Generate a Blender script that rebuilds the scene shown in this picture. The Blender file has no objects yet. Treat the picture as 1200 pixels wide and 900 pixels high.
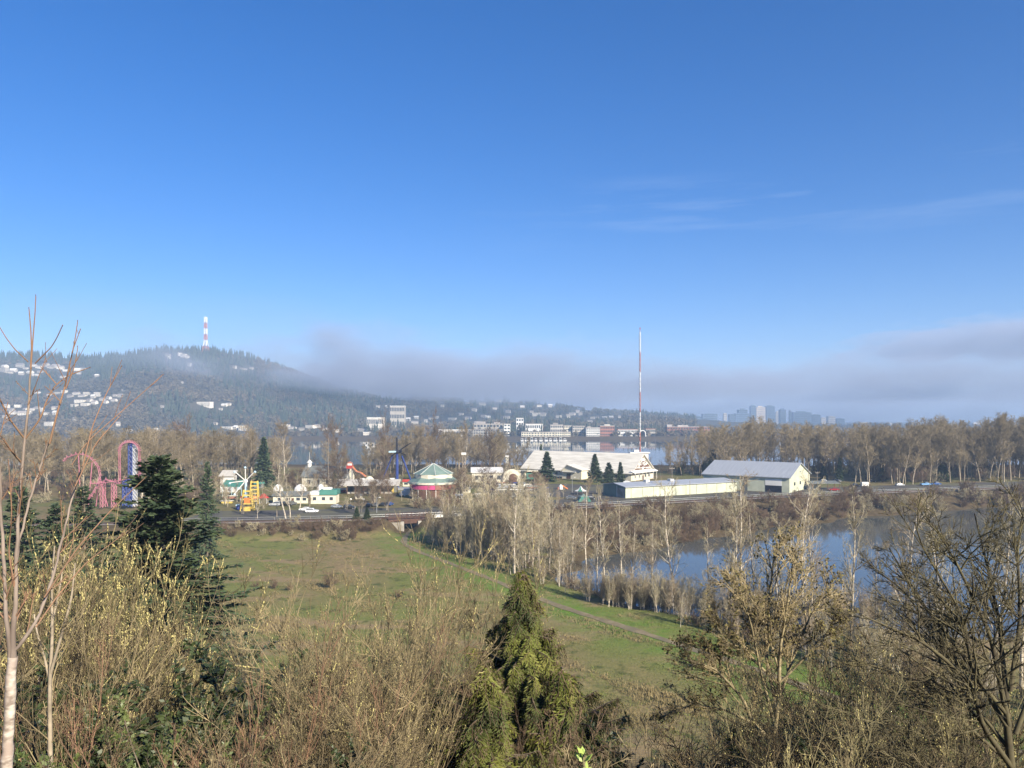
import bpy, math, random
import numpy as np
from mathutils import Vector, Matrix, Euler

# ------------------------------------------------------------------ camera, sky, sun, exposure
SC = bpy.context.scene
COL = SC.collection
CAM_Z, FPX, HOR = 40.0, 900.0, 490.0           # eye height over the water, focal length and horizon row (1200 x 900 frame)
cam = bpy.data.cameras.new('camera'); cam_o = bpy.data.objects.new('camera', cam); COL.objects.link(cam_o)
cam_o.location = (0, 0, CAM_Z); cam_o.rotation_euler = (math.radians(90), 0, 0)
cam.sensor_width = 36.0; cam.lens = 36.0 * FPX / 1200.0; cam.shift_y = (HOR - 450.0) / 1200.0
cam.clip_start = 0.1; cam.clip_end = 30000.0
SC.camera = cam_o

SUN_EL, SUN_AZ = 28.0, 142.0                  # elevation; azimuth clockwise from +Y (behind the viewer, to the right)
wld = bpy.data.worlds.new('World'); SC.world = wld; wld.use_nodes = True
wn, wl = wld.node_tree.nodes, wld.node_tree.links
wn.clear()
w_out = wn.new('ShaderNodeOutputWorld'); w_bg = wn.new('ShaderNodeBackground'); w_sky = wn.new('ShaderNodeTexSky')
w_sky.sky_type = 'NISHITA'; w_sky.sun_disc = False
w_sky.sun_elevation = math.radians(SUN_EL); w_sky.sun_rotation = math.radians(SUN_AZ)
w_sky.altitude = 30.0; w_sky.air_density = 1.0; w_sky.dust_density = 0.35; w_sky.ozone_density = 2.2
w_hs = wn.new('ShaderNodeHueSaturation'); w_hs.inputs['Saturation'].default_value = 1.30
w_bg.inputs['Strength'].default_value = 0.062
# faint cirrus streaks, far out on the sky itself
w_tc = wn.new('ShaderNodeTexCoord'); w_map = wn.new('ShaderNodeMapping')
w_map.inputs['Scale'].default_value = (2.2, 2.2, 26.0); w_map.inputs['Rotation'].default_value = (0.0, 0.075, 0.0)
w_no = wn.new('ShaderNodeTexNoise'); w_no.inputs['Scale'].default_value = 1.6; w_no.inputs['Detail'].default_value = 6.0; w_no.inputs['Roughness'].default_value = 0.62
w_r = wn.new('ShaderNodeMapRange'); w_r.inputs['From Min'].default_value = 0.52; w_r.inputs['From Max'].default_value = 0.85
w_r.inputs['To Max'].default_value = 0.26; w_r.clamp = True
w_sx = wn.new('ShaderNodeSeparateXYZ')
w_b1 = wn.new('ShaderNodeMapRange'); w_b1.inputs['From Min'].default_value = 0.20; w_b1.inputs['From Max'].default_value = 0.255
w_b2 = wn.new('ShaderNodeMapRange'); w_b2.inputs['From Min'].default_value = 0.30; w_b2.inputs['From Max'].default_value = 0.265
w_b3 = wn.new('ShaderNodeMapRange'); w_b3.inputs['From Min'].default_value = -0.08; w_b3.inputs['From Max'].default_value = 0.16
w_m1 = wn.new('ShaderNodeMath'); w_m1.operation = 'MULTIPLY'; w_m2 = wn.new('ShaderNodeMath'); w_m2.operation = 'MULTIPLY'
w_m3 = wn.new('ShaderNodeMath'); w_m3.operation = 'MULTIPLY'
w_mix = wn.new('ShaderNodeMixRGB'); w_mix.inputs['Color2'].default_value = (6.5, 7.4, 8.6, 1)
wl.new(w_tc.outputs['Generated'], w_map.inputs['Vector']); wl.new(w_map.outputs['Vector'], w_no.inputs['Vector'])
wl.new(w_no.outputs['Fac'], w_r.inputs['Value']); wl.new(w_tc.outputs['Generated'], w_sx.inputs['Vector'])
wl.new(w_sx.outputs['Z'], w_b1.inputs['Value']); wl.new(w_sx.outputs['Z'], w_b2.inputs['Value']); wl.new(w_sx.outputs['X'], w_b3.inputs['Value'])
wl.new(w_b1.outputs['Result'], w_m1.inputs[0]); wl.new(w_b2.outputs['Result'], w_m1.inputs[1])
wl.new(w_m1.outputs[0], w_m2.inputs[0]); wl.new(w_b3.outputs['Result'], w_m2.inputs[1])
wl.new(w_m2.outputs[0], w_m3.inputs[0]); wl.new(w_r.outputs['Result'], w_m3.inputs[1])
w_ti = wn.new('ShaderNodeMixRGB'); w_ti.blend_type = 'MULTIPLY'; w_ti.inputs['Fac'].default_value = 1.0; w_ti.inputs['Color2'].default_value = (0.80, 0.86, 1.12, 1)
wl.new(w_sky.outputs['Color'], w_ti.inputs['Color1']); wl.new(w_ti.outputs['Color'], w_hs.inputs['Color']); wl.new(w_hs.outputs['Color'], w_mix.inputs['Color1'])
wl.new(w_m3.outputs[0], w_mix.inputs['Fac']); wl.new(w_mix.outputs['Color'], w_bg.inputs['Color'])
wl.new(w_bg.outputs['Background'], w_out.inputs['Surface'])

sun = bpy.data.lights.new('sun', 'SUN'); sun_o = bpy.data.objects.new('sun', sun); COL.objects.link(sun_o)
sun.energy = 5.0; sun.angle = math.radians(0.53); sun.color = (1.0, 0.90, 0.73)
_a, _e = math.radians(SUN_AZ), math.radians(SUN_EL)
SUN_DIR = Vector((math.sin(_a) * math.cos(_e), math.cos(_a) * math.cos(_e), math.sin(_e)))
sun_o.rotation_euler = SUN_DIR.to_track_quat('Z', 'Y').to_euler(); sun_o.location = (60, -60, 120)

vs = SC.view_settings
vs.view_transform = 'Standard'; vs.look = 'None'; vs.gamma = 1.0; vs.exposure = 1.12; vs.use_curve_mapping = False
SC.render.engine = 'CYCLES'
cy = SC.cycles
cy.max_bounces = 5; cy.diffuse_bounces = 2; cy.glossy_bounces = 3; cy.transmission_bounces = 2; cy.volume_bounces = 1
cy.transparent_max_bounces = 6; cy.caustics_reflective = False; cy.caustics_refractive = False
cy.use_denoising = True; cy.volume_max_steps = 160; cy.sample_clamp_indirect = 6.0
try: cy.denoising_prefilter = 'ACCURATE'
except Exception: pass

HAZE_D, FOG_D = 1.8e-4, 4.0e-3               # density of the air and of the fog bank
# ------------------------------------------------------------------ helpers
random.seed(7)
RNG = np.random.default_rng(11)
def at(px, py, Y):                            # the point at depth Y that the photograph shows at (px, py)
    return Vector(((px - 600.0) / FPX * Y, Y, CAM_Z - (py - HOR) / FPX * Y))
def on(px, py, z=4.5):                        # the point at height z that the photograph shows at (px, py)
    Y = (CAM_Z - z) * FPX / (py - HOR)
    return Vector(((px - 600.0) / FPX * Y, Y, z))
def tag(o, label=None, cat=None, group=None, kind=None):
    if label: o['label'] = label
    if cat: o['category'] = cat
    if group: o['group'] = group
    if kind: o['kind'] = kind
    return o
def empty(name, loc=(0, 0, 0), rz=0.0):
    o = bpy.data.objects.new(name, None); COL.objects.link(o)
    o.empty_display_size = 0.5; o.location = loc; o.rotation_euler = (0, 0, rz)
    return o
def thing(name, label, cat, loc=(0, 0, 0), rz=0.0, group=None):
    return tag(empty(name, loc, rz), label, cat, group)
def link(name, me, parent=None, loc=None, rz=None):
    o = bpy.data.objects.new(name, me); COL.objects.link(o)
    if parent is not None: o.parent = parent
    if loc is not None: o.location = loc
    if rz is not None: o.rotation_euler = (0, 0, rz)
    return o
def copy_tree(o, parent=None):
    c = o.copy(); COL.objects.link(c); c.parent = parent
    for ch in list(o.children): copy_tree(ch, c)
    return c

def fast_mesh(name, V, quads=None, tris=None, mats=(), qm=None, tm=None, smooth=False):
    me = bpy.data.meshes.new(name)
    V = np.asarray(V, dtype=np.float32).reshape(-1, 3)
    nq = 0 if quads is None else len(quads); nt = 0 if tris is None else len(tris)
    me.vertices.add(len(V)); me.vertices.foreach_set('co', V.ravel())
    idx, start = [], []
    if nq: idx.append(np.asarray(quads, dtype=np.int32).ravel()); start.append(np.arange(nq, dtype=np.int32) * 4)
    if nt: idx.append(np.asarray(tris, dtype=np.int32).ravel()); start.append(np.arange(nt, dtype=np.int32) * 3 + nq * 4)
    idx = np.concatenate(idx); start = np.concatenate(start)
    me.loops.add(len(idx)); me.loops.foreach_set('vertex_index', idx)
    me.polygons.add(nq + nt); me.polygons.foreach_set('loop_start', start)
    for m in mats: me.materials.append(m)
    mi = np.zeros(nq + nt, dtype=np.int32)
    if qm is not None and nq: mi[:nq] = qm
    if tm is not None and nt: mi[nq:] = tm
    me.polygons.foreach_set('material_index', mi)
    me.polygons.foreach_set('use_smooth', np.full(nq + nt, smooth, dtype=bool))
    me.update(calc_edges=True)
    return me

class MB:                                     # collects simple shapes into ONE mesh
    def __init__(s): s.v = []; s.f = []; s.m = []
    def add(s, vs, fs, m=0):
        b = len(s.v); s.v += [tuple(v) for v in vs]
        for f in fs: s.f.append(tuple(b + i for i in f)); s.m.append(m)
    def box(s, x0, x1, y0, y1, z0, z1, m=0, rz=0.0, piv=None):
        vs = [(x0, y0, z0), (x1, y0, z0), (x1, y1, z0), (x0, y1, z0), (x0, y0, z1), (x1, y0, z1), (x1, y1, z1), (x0, y1, z1)]
        if rz:
            c, d = math.cos(rz), math.sin(rz); p = piv or ((x0 + x1) / 2, (y0 + y1) / 2)
            vs = [(p[0] + (x - p[0]) * c - (y - p[1]) * d, p[1] + (x - p[0]) * d + (y - p[1]) * c, z) for x, y, z in vs]
        s.add(vs, [(0, 3, 2, 1), (4, 5, 6, 7), (0, 1, 5, 4), (1, 2, 6, 5), (2, 3, 7, 6), (3, 0, 4, 7)], m)
        return s
    def bar(s, p, q, r, n=4, m=0, r2=None):
        p, q = Vector(p), Vector(q); d = (q - p)
        if d.length < 1e-6: return s
        d.normalize(); u = d.orthogonal().normalized(); w = d.cross(u); r2 = r if r2 is None else r2
        vs = []
        for c, rr in ((p, r), (q, r2)):
            for k in range(n):
                a = 2 * math.pi * (k + .5) / n; vs.append(c + u * (rr * math.cos(a)) + w * (rr * math.sin(a)))
        fs = [(k, (k + 1) % n, n + (k + 1) % n, n + k) for k in range(n)] + [tuple(range(n - 1, -1, -1)), tuple(range(n, 2 * n))]
        s.add(vs, fs, m); return s
    def path(s, pts, r, n=5, m=0):
        for a, b in zip(pts[:-1], pts[1:]): s.bar(a, b, r, n, m)
        return s
    def lathe(s, prof, n=12, m=0, c=(0, 0), a0=0.0, cap=True):
        vs = []; fs = []
        for r, z in prof:
            for k in range(n):
                a = a0 + 2 * math.pi * k / n; vs.append((c[0] + r * math.cos(a), c[1] + r * math.sin(a), z))
        for i in range(len(prof) - 1):
            for k in range(n):
                fs.append((i * n + k, i * n + (k + 1) % n, (i + 1) * n + (k + 1) % n, (i + 1) * n + k))
        if cap: fs += [tuple(range(n - 1, -1, -1)), tuple(range((len(prof) - 1) * n, len(prof) * n))]
        s.add(vs, fs, m); return s
    def prism(s, poly, a, b, axis='y', m=0):   # closed 2D outline pushed along an axis
        n = len(poly)
        if axis == 'y': vs = [(x, a, z) for x, z in poly] + [(x, b, z) for x, z in poly]
        elif axis == 'x': vs = [(a, x, z) for x, z in poly] + [(b, x, z) for x, z in poly]
        else: vs = [(x, y, a) for x, y in poly] + [(x, y, b) for x, y in poly]
        s.add(vs, [(k, (k + 1) % n, n + (k + 1) % n, n + k) for k in range(n)] + [tuple(range(n - 1, -1, -1)), tuple(range(n, 2 * n))], m); return s
    def mesh(s, name, mats):
        me = bpy.data.meshes.new(name); me.from_pydata(s.v, [], s.f)
        for m in (mats if isinstance(mats, (list, tuple)) else [mats]): me.materials.append(m)
        me.polygons.foreach_set('material_index', s.m); me.update()
        import bmesh
        bm = bmesh.new(); bm.from_mesh(me); bmesh.ops.recalc_face_normals(bm, faces=bm.faces); bm.to_mesh(me); bm.free()
        return me
    def build(s, name, mats, parent=None, loc=None, rz=None): return link(name, s.mesh(name, mats), parent, loc, rz)

# ------------------------------------------------------------------ materials
def mat(name, c1, c2=None, scale=1.0, rough=0.8, spec=0.25, var=0.0, detail=4.0, metal=0.0, bump=0.0, stretch=None, c3=None, scale3=0.1, trans=0.0):
    m = bpy.data.materials.new(name); m.use_nodes = True
    N, L = m.node_tree.nodes, m.node_tree.links
    b = N['Principled BSDF']; b.inputs['Roughness'].default_value = rough
    b.inputs['Specular IOR Level'].default_value = spec; b.inputs['Metallic'].default_value = metal
    c2 = c2 or tuple(x * 0.78 for x in c1)
    tc = N.new('ShaderNodeTexCoord'); mp = N.new('ShaderNodeMapping')
    L.new(tc.outputs['Object'], mp.inputs['Vector'])
    if stretch: mp.inputs['Scale'].default_value = stretch
    no = N.new('ShaderNodeTexNoise'); no.inputs['Scale'].default_value = scale; no.inputs['Detail'].default_value = detail
    L.new(mp.outputs['Vector'], no.inputs['Vector'])
    ra = N.new('ShaderNodeMapRange'); ra.inputs['From Min'].default_value = 0.35; ra.inputs['From Max'].default_value = 0.65
    L.new(no.outputs['Fac'], ra.inputs['Value'])
    mx = N.new('ShaderNodeMixRGB'); mx.inputs['Color1'].default_value = (*c1, 1); mx.inputs['Color2'].default_value = (*c2, 1)
    L.new(ra.outputs['Result'], mx.inputs['Fac']); out = mx.outputs['Color']
    if c3:
        n3 = N.new('ShaderNodeTexNoise'); n3.inputs['Scale'].default_value = scale3; n3.inputs['Detail'].default_value = 5
        L.new(tc.outputs['Object'], n3.inputs['Vector'])
        r3 = N.new('ShaderNodeMapRange'); r3.inputs['From Min'].default_value = 0.45; r3.inputs['From Max'].default_value = 0.62
        L.new(n3.outputs['Fac'], r3.inputs['Value'])
        m3 = N.new('ShaderNodeMixRGB'); m3.inputs['Color2'].default_value = (*c3, 1)
        L.new(r3.outputs['Result'], m3.inputs['Fac']); L.new(out, m3.inputs['Color1']); out = m3.outputs['Color']
    if var:
        oi = N.new('ShaderNodeObjectInfo'); mr = N.new('ShaderNodeMapRange')
        mr.inputs['To Min'].default_value = 1 - var; mr.inputs['To Max'].default_value = 1 + var
        L.new(oi.outputs['Random'], mr.inputs['Value'])
        hs = N.new('ShaderNodeHueSaturation'); L.new(mr.outputs['Result'], hs.inputs['Value']); L.new(out, hs.inputs['Color']); out = hs.outputs['Color']
    L.new(out, b.inputs['Base Color'])
    if bump:
        bp = N.new('ShaderNodeBump'); bp.inputs['Strength'].default_value = bump; bp.inputs['Distance'].default_value = 0.1
        L.new(no.outputs['Fac'], bp.inputs['Height']); L.new(bp.outputs['Normal'], b.inputs['Normal'])
    return m
M = {}
M['bark_pale'] = mat('bark_pale', (.55, .49, .39), (.24, .20, .16), 1.2, stretch=(1, 1, 3), var=.15)
M['bark_white'] = mat('bark_white', (.52, .46, .39), (.20, .16, .13), 9, stretch=(1, 1, 2.2), var=.0, c3=(.30, .24, .20), scale3=5)
M['bark_dark'] = mat('bark_dark', (.055, .046, .03), (.12, .105, .055), 3.0, var=.1)
M['bark_brown'] = mat('bark_brown', (.20, .16, .12), (.10, .08, .06), 1.5, var=.2)
M['twig_tan'] = mat('twig_tan', (.31, .245, .155), (.20, .155, .10), .25, var=.25)
M['twig_grey'] = mat('twig_grey', (.40, .35, .225), (.27, .235, .15), .25, var=.25)
M['twig_brown'] = mat('twig_brown', (.17, .115, .075), (.11, .08, .056), .3, var=.3)
M['twig_olive'] = mat('twig_olive', (.26, .225, .12), (.18, .15, .085), .4, var=.2)
M['bark_tan'] = mat('bark_tan', (.33, .275, .20), (.17, .14, .10), 1.0, stretch=(1, 1, 3), var=.2)
M['bark_pink'] = mat('bark_pink', (.26, .21, .175), (.14, .11, .09), 6, stretch=(1, 1, .4))
M['twig_red'] = mat('twig_red', (.235, .135, .085), (.15, .095, .06), 1.5, var=.1)
M['twig_wood'] = mat('twig_wood', (.265, .212, .125), (.165, .133, .08), .1, var=.28)
M['stem_tan'] = mat('stem_tan', (.32, .258, .145), (.105, .083, .047), .9, var=.25)
M['stem_brown'] = mat('stem_brown', (.15, .113, .062), (.042, .033, .02), 1.1, var=.3)
M['stem_olive'] = mat('stem_olive', (.225, .19, .085), (.09, .078, .036), .9, var=.2)
M['ivy'] = mat('ivy', (.045, .062, .022), (.028, .042, .016), 2, rough=.5, spec=.35)
M['catkin'] = mat('catkin', (.50, .44, .19), (.36, .31, .13), 5)
M['dead_leaf'] = mat('dead_leaf', (.17, .12, .06), (.11, .075, .045), 3)
M['moss_leaf'] = mat('moss_leaf', (.15, .13, .045), (.09, .075, .03), 3)
M['fir'] = mat('fir', (.042, .068, .034), (.072, .10, .046), .8, var=.2, rough=.7)
M['fir_far'] = mat('fir_far', (.032, .046, .034), (.05, .062, .043), .02, rough=.9)
M['cedar'] = mat('cedar', (.085, .11, .018), (.17, .17, .036), 1.1, rough=.7, c3=(.028, .038, .012), scale3=.6)
M['laurel'] = mat('laurel', (.10, .12, .04), (.06, .085, .025), 2, rough=.45, spec=.4)
M['sprout'] = mat('sprout', (.32, .40, .10), (.24, .33, .08), 6, rough=.5)
M['wood_far'] = mat('wood_far', (.115, .10, .07), (.07, .065, .048), .012, rough=.95, c3=(.14, .112, .075), scale3=.006)
M['cream'] = mat('cream', (.64, .60, .47), (.56, .52, .41), .15, rough=.7)
M['white'] = mat('white', (.68, .67, .63), (.58, .57, .54), .2, rough=.6, var=.05)
M['roof_white'] = mat('roof_white', (.68, .65, .57), (.52, .49, .42), .12, rough=.55, stretch=(1, 8, 1))
M['roof_grey'] = mat('roof_grey', (.40, .42, .44), (.33, .35, .38), .25, rough=.45, metal=.2, stretch=(8, .4, 1))
M['roof_dark'] = mat('roof_dark', (.15, .16, .155), (.11, .12, .12), .4, rough=.85)
M['pale_green'] = mat('pale_green', (.52, .535, .41), (.43, .45, .34), .3, rough=.75, c3=(.42, .44, .33), scale3=.25)
M['shed_green_shaded'] = mat('shed_green_shaded', (.16, .23, .19), (.13, .19, .16), .3, rough=.7)  # shed green with the end wall's shade put into the colour
M['teal'] = mat('teal', (.06, .20, .16), (.05, .16, .13), .5, rough=.6)
M['pink'] = mat('pink', (.50, .07, .19), (.40, .06, .15), .5, rough=.6)
M['track_pink'] = mat('track_pink', (.42, .17, .22), (.35, .13, .17), .5, rough=.5)
M['ride_blue'] = mat('ride_blue', (.035, .06, .22), (.03, .045, .16), .5, rough=.45)
M['ride_black'] = mat('ride_black', (.015, .016, .03), (.01, .01, .015), .5, rough=.5)
M['yellow'] = mat('yellow', (.62, .46, .11), (.52, .37, .08), .5, rough=.5)
M['red'] = mat('red', (.42, .05, .04), (.32, .04, .035), .5, rough=.6)
M['orange'] = mat('orange', (.60, .20, .05), (.5, .15, .04), .5, rough=.6)
M['light_blue'] = mat('light_blue', (.42, .58, .66), (.36, .5, .58), .5, rough=.5)
M['brick'] = mat('brick', (.30, .14, .10), (.24, .11, .08), .05, rough=.85, var=.15)
M['brown_trim'] = mat('brown_trim', (.14, .075, .05), (.10, .055, .04), .8, rough=.8)
M['concrete'] = mat('concrete', (.40, .38, .34), (.30, .285, .26), .4, rough=.9, c3=(.22, .20, .17), scale3=.3)
M['rust'] = mat('rust', (.10, .055, .042), (.065, .042, .034), .8, rough=.9)
M['steel'] = mat('steel', (.45, .46, .47), (.36, .37, .38), .5, rough=.45, metal=.5)
M['pole_wood'] = mat('pole_wood', (.30, .25, .19), (.20, .165, .13), .8, rough=.9)
M['glass'] = mat('glass', (.03, .04, .05), (.05, .06, .075), .3, rough=.12, spec=.5)
M['tyre'] = mat('tyre', (.02, .02, .02), (.03, .03, .03), 1, rough=.9)
M['asphalt'] = mat('asphalt', (.085, .078, .07), (.058, .055, .052), .35, rough=.95, c3=(.11, .105, .065), scale3=.07)
M['gravel'] = mat('gravel', (.36, .31, .25), (.24, .21, .17), .8, rough=.95, c3=(.20, .17, .13), scale3=.15)
M['ballast'] = mat('ballast', (.30, .26, .21), (.20, .175, .15), .6, rough=.95)
M['dirt_path'] = mat('dirt_path', (.22, .18, .11), (.15, .122, .072), .7, rough=.95, c3=(.14, .125, .08), scale3=.2)
M['far_wall'] = mat('far_wall', (.52, .49, .43), (.40, .37, .33), .05, rough=.8, var=.35)
M['far_roof'] = mat('far_roof', (.30, .27, .25), (.22, .20, .19), .05, rough=.9, var=.3)
M['city'] = mat('city', (.10, .13, .18), (.07, .10, .14), .02, rough=.4, var=.35)
M['city_tan'] = mat('city_tan', (.60, .50, .38), (.5, .42, .33), .02, rough=.7)
M['lens_red'] = mat('lens_red', (.4, .02, .02), rough=.3)
def paint(name, c): M[name] = mat(name, c, tuple(x * .9 for x in c), .6, rough=.25, spec=.5); return M[name]
for n_, c_ in (('car_white', (.78, .78, .77)), ('car_silver', (.42, .44, .46)), ('car_black', (.02, .021, .025)), ('car_blue', (.03, .08, .24)),
               ('car_red', (.33, .03, .03)), ('car_grey', (.12, .125, .13)), ('car_skyblue', (.16, .33, .58))): paint(n_, c_)

# ------------------------------------------------------------------ terrain
POND = np.array([(12, 196), (16, 180), (23, 166), (34, 154), (49, 149), (78, 142), (120, 136), (200, 138), (300, 150), (330, 372), (262, 364), (240, 352), (185, 331), (139, 309), (92, 276), (60, 250), (40, 234), (22, 216)], float)
def poly_sd(x, y, P):                          # signed distance, positive inside
    x = np.asarray(x, float); y = np.asarray(y, float)
    d2 = np.full(x.shape, 1e18); ins = np.zeros(x.shape, bool)
    for (ax, ay), (bx, by) in zip(P, np.roll(P, -1, 0)):
        ex, ey = bx - ax, by - ay
        t = np.clip(((x - ax) * ex + (y - ay) * ey) / (ex * ex + ey * ey), 0, 1)
        d2 = np.minimum(d2, (x - ax - t * ex) ** 2 + (y - ay - t * ey) ** 2)
        c = ((ay > y) != (by > y)) & (x < ex * (y - ay) / (ey if ey else 1e-9) + ax); ins ^= c
    return np.where(ins, 1, -1) * np.sqrt(d2)
def _yr(x): return np.interp(x, [-900, -97, -30, 33, 132, 252, 900], [190, 250, 262, 298, 340, 378, 560])
def yr(x):                                     # the railway line, y as a function of x
    x = np.asarray(x, float); return sum(_yr(x + d) for d in (-24, -12, 0, 12, 24)) / 5.0
UNDER_X = -35.5
def H(x, y):
    x = np.asarray(x, float); y = np.asarray(y, float)
    low = np.interp(y, [-40, 0, 3, 8, 20, 40, 60, 80, 96, 130], [38.6, 38.4, 37.4, 34.4, 28.0, 17.0, 8.6, 3.9, 2.6, 2.1])
    b = np.clip((y - 70) / 40, 0, 1)
    low = low + (1 - b) * np.clip(y / 12, 0, 1) * (.5 * np.sin(x * .31 + y * .2) + .3 * np.sin(x * .73 - y * .47)) + b * (.16 * np.sin(x * .09 + 1.3) * np.sin(y * .075) + .07 * np.sin(x * .31 + y * .23))
    s = y - yr(x)
    e = np.interp(s, [-15, -4.2], [0, 1]); notch = np.interp(np.abs(x - UNDER_X), [2.2, 5.0], [0, 1])
    z = np.where(s < -4.2, low + (6 - low) * e * notch, np.where(s < 4.2, 2.1 + 3.9 * notch, np.interp(s, [4.2, 10], [6, 4.5]) * notch + np.interp(s, [4.2, 24], [2.1, 4.5]) * (1 - notch)))
    near = (y > 50) & (y < 400) & (x > -10) & (x < 360)
    sd = np.full(np.broadcast(x, y).shape, -999.0)
    if near.any():
        xx, yy = np.broadcast_arrays(x, y); sd[near] = poly_sd(xx[near] + 2.2 * np.sin(yy[near] * .21) + 1.0 * np.sin(xx[near] * .6), yy[near] + 2.0 * np.sin(xx[near] * .17), POND)
    k = np.clip((sd + 9) / 9, 0, 1); k = k * k * (3 - 2 * k)
    z = z * (1 - k) + np.where(sd > 0, -np.clip(sd * .22, 0, 1.6), .02) * k
    yb = y + 9 * np.sin(x * .011) + 5 * np.sin(x * .037)
    riv = np.interp(yb, [585, 625, 1400, 1446, 1500], [1, 0, 0, 1, 1])
    z = np.where(y > 560, np.where(y < 1000, 4.5, 5.0) * riv - 3.2 * (1 - riv), z)
    return z
def gz(x, y): return float(H(np.array([x]), np.array([y]))[0])

def grow_axis(segs):
    out = []
    for a, b, st in segs:
        n = max(1, int(round(abs(b - a) / st))); out += list(a + (b - a) * np.arange(n) / n)
    out.append(segs[-1][1]); return np.array(out)
gx = grow_axis([(-6200, -1500, 300), (-1500, -420, 60), (-420, -200, 8), (-200, 360, 2), (360, 700, 10), (700, 1500, 60), (1500, 6200, 300)])
gy = grow_axis([(-60, -6, 6), (-6, 420, 2), (420, 700, 8), (700, 1380, 60), (1380, 1520, 14), (1520, 3000, 120), (3000, 8200, 350)])
GX, GY = np.meshgrid(gx, gy); GZ = H(GX, GY)
nx, ny = len(gx), len(gy)
ii = (np.arange(ny - 1)[:, None] * nx + np.arange(nx - 1)[None, :]).ravel()
gq = np.stack([ii, ii + 1, ii + nx + 1, ii + nx], 1)
gme = fast_mesh('ground', np.stack([GX, GY, GZ], -1), gq, smooth=True)
# where grass, bank soil, yard and litter lie
sdg = np.full(GX.shape, -999.0); nb = (GY > 50) & (GY < 400) & (GX > -10) & (GX < 360); sdg[nb] = poly_sd(GX[nb], GY[nb], POND)
PATH = [(-34, 262), (-34, 245), (-33, 232), (-27, 218), (-17, 202), (-5, 180), (9.4, 155), (26, 131), (38, 113.5), (50, 91), (64, 66)]
def path_dist(x, y):
    d = np.full(np.shape(x), 1e9)
    for (ax, ay), (bx, by) in zip(PATH[:-1], PATH[1:]):
        ex, ey = bx - ax, by - ay; t = np.clip(((x - ax) * ex + (y - ay) * ey) / (ex * ex + ey * ey), 0, 1)
        d = np.minimum(d, np.hypot(x - ax - t * ex, y - ay - t * ey))
    return d
SGN = GY - yr(GX)
a_brush = np.clip((SGN + 15) / 6, 0, 1); a_brush = np.maximum(a_brush, np.clip((GX - 8) / 10, 0, 1) * (GY > 205))                                   # embankment scrub soil
a_brush = a_brush * (1 - .75 * np.clip((SGN - 9) / 4, 0, 1))
a_brush = np.maximum(a_brush, np.clip((sdg + 7) / 5, 0, 1))
a_brush = np.maximum(a_brush, np.clip((84 - GY) / 10, 0, 1))
a_brush = np.maximum(a_brush, np.clip((GY - 540) / 30, 0, 1))
a_lush = np.exp(-(path_dist(GX, GY) / 9.0) ** 2)                          # greener verge along the footpath
ca = gme.color_attributes.new('zone', 'FLOAT_COLOR', 'POINT')
cc = np.stack([a_brush, a_lush, np.zeros_like(a_lush), np.ones_like(a_lush)], -1).astype(np.float32)
ca.data.foreach_set('color', cc.ravel())

def ground_material():
    m = bpy.data.materials.new('meadow_ground'); m.use_nodes = True
    N, L = m.node_tree.nodes, m.node_tree.links; b = N['Principled BSDF']; b.inputs['Roughness'].default_value = .95; b.inputs['Specular IOR Level'].default_value = .1
    tc = N.new('ShaderNodeTexCoord')
    def noise(sc, det, lo, hi, st=None):
        n = N.new('ShaderNodeTexNoise'); n.inputs['Scale'].default_value = sc; n.inputs['Detail'].default_value = det
        if st:
            mp = N.new('ShaderNodeMapping'); mp.inputs['Scale'].default_value = st; L.new(tc.outputs['Object'], mp.inputs['Vector']); L.new(mp.outputs['Vector'], n.inputs['Vector'])
        else: L.new(tc.outputs['Object'], n.inputs['Vector'])
        r = N.new('ShaderNodeMapRange'); r.inputs['From Min'].default_value = lo; r.inputs['From Max'].default_value = hi; L.new(n.outputs['Fac'], r.inputs['Value']); return r.outputs['Result']
    def mix(f, a, c):
        x = N.new('ShaderNodeMixRGB')
        for s, v in (('Fac', f), ('Color1', a), ('Color2', c)):
            if isinstance(v, tuple): x.inputs[s].default_value = (*v, 1)
            else: L.new(v, x.inputs[s])
        return x.outputs['Color']
    at_ = N.new('ShaderNodeAttribute'); at_.attribute_name = 'zone'; sp = N.new('ShaderNodeSeparateColor'); L.new(at_.outputs['Color'], sp.inputs['Color'])
    green = mix(noise(.9, 6, .35, .65), (.122, .142, .042), (.165, .168, .056))
    dry = mix(noise(1.3, 6, .35, .65), (.25, .185, .095), (.15, .115, .06))
    g = mix(noise(.028, 7, .455, .605, (1, .42, 1)), green, dry)
    g = mix(noise(.11, 7, .50, .66), g, (.165, .145, .062))
    g = mix(noise(.06, 8, .53, .62, (.6, 1.6, 1)), g, (.22, .165, .09))
    g = mix(noise(.35, 8, .55, .68), g, (.075, .085, .028))
    lush = mix(noise(.7, 5, .35, .65), (.09, .165, .026), (.12, .19, .034))
    wob = noise(.25, 5, .30, .62)
    mul = N.new('ShaderNodeMath'); mul.operation = 'MULTIPLY'; L.new(sp.outputs['Green'], mul.inputs[0]); L.new(wob, mul.inputs[1])
    g = mix(mul.outputs[0], g, lush)
    soil = mix(noise(.5, 6, .35, .65), (.062, .046, .027), (.10, .076, .042))
    g = mix(sp.outputs['Red'], g, soil)
    L.new(g, b.inputs['Base Color'])
    bn = N.new('ShaderNodeTexNoise'); bn.inputs['Scale'].default_value = 2.2; bn.inputs['Detail'].default_value = 8; L.new(tc.outputs['Object'], bn.inputs['Vector'])
    bp = N.new('ShaderNodeBump'); bp.inputs['Strength'].default_value = .7; bp.inputs['Distance'].default_value = .25; L.new(bn.outputs['Fac'], bp.inputs['Height']); L.new(bp.outputs['Normal'], b.inputs['Normal'])
    return m
gme.materials.append(ground_material())
tag(link('ground', gme), kind='structure')

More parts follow.
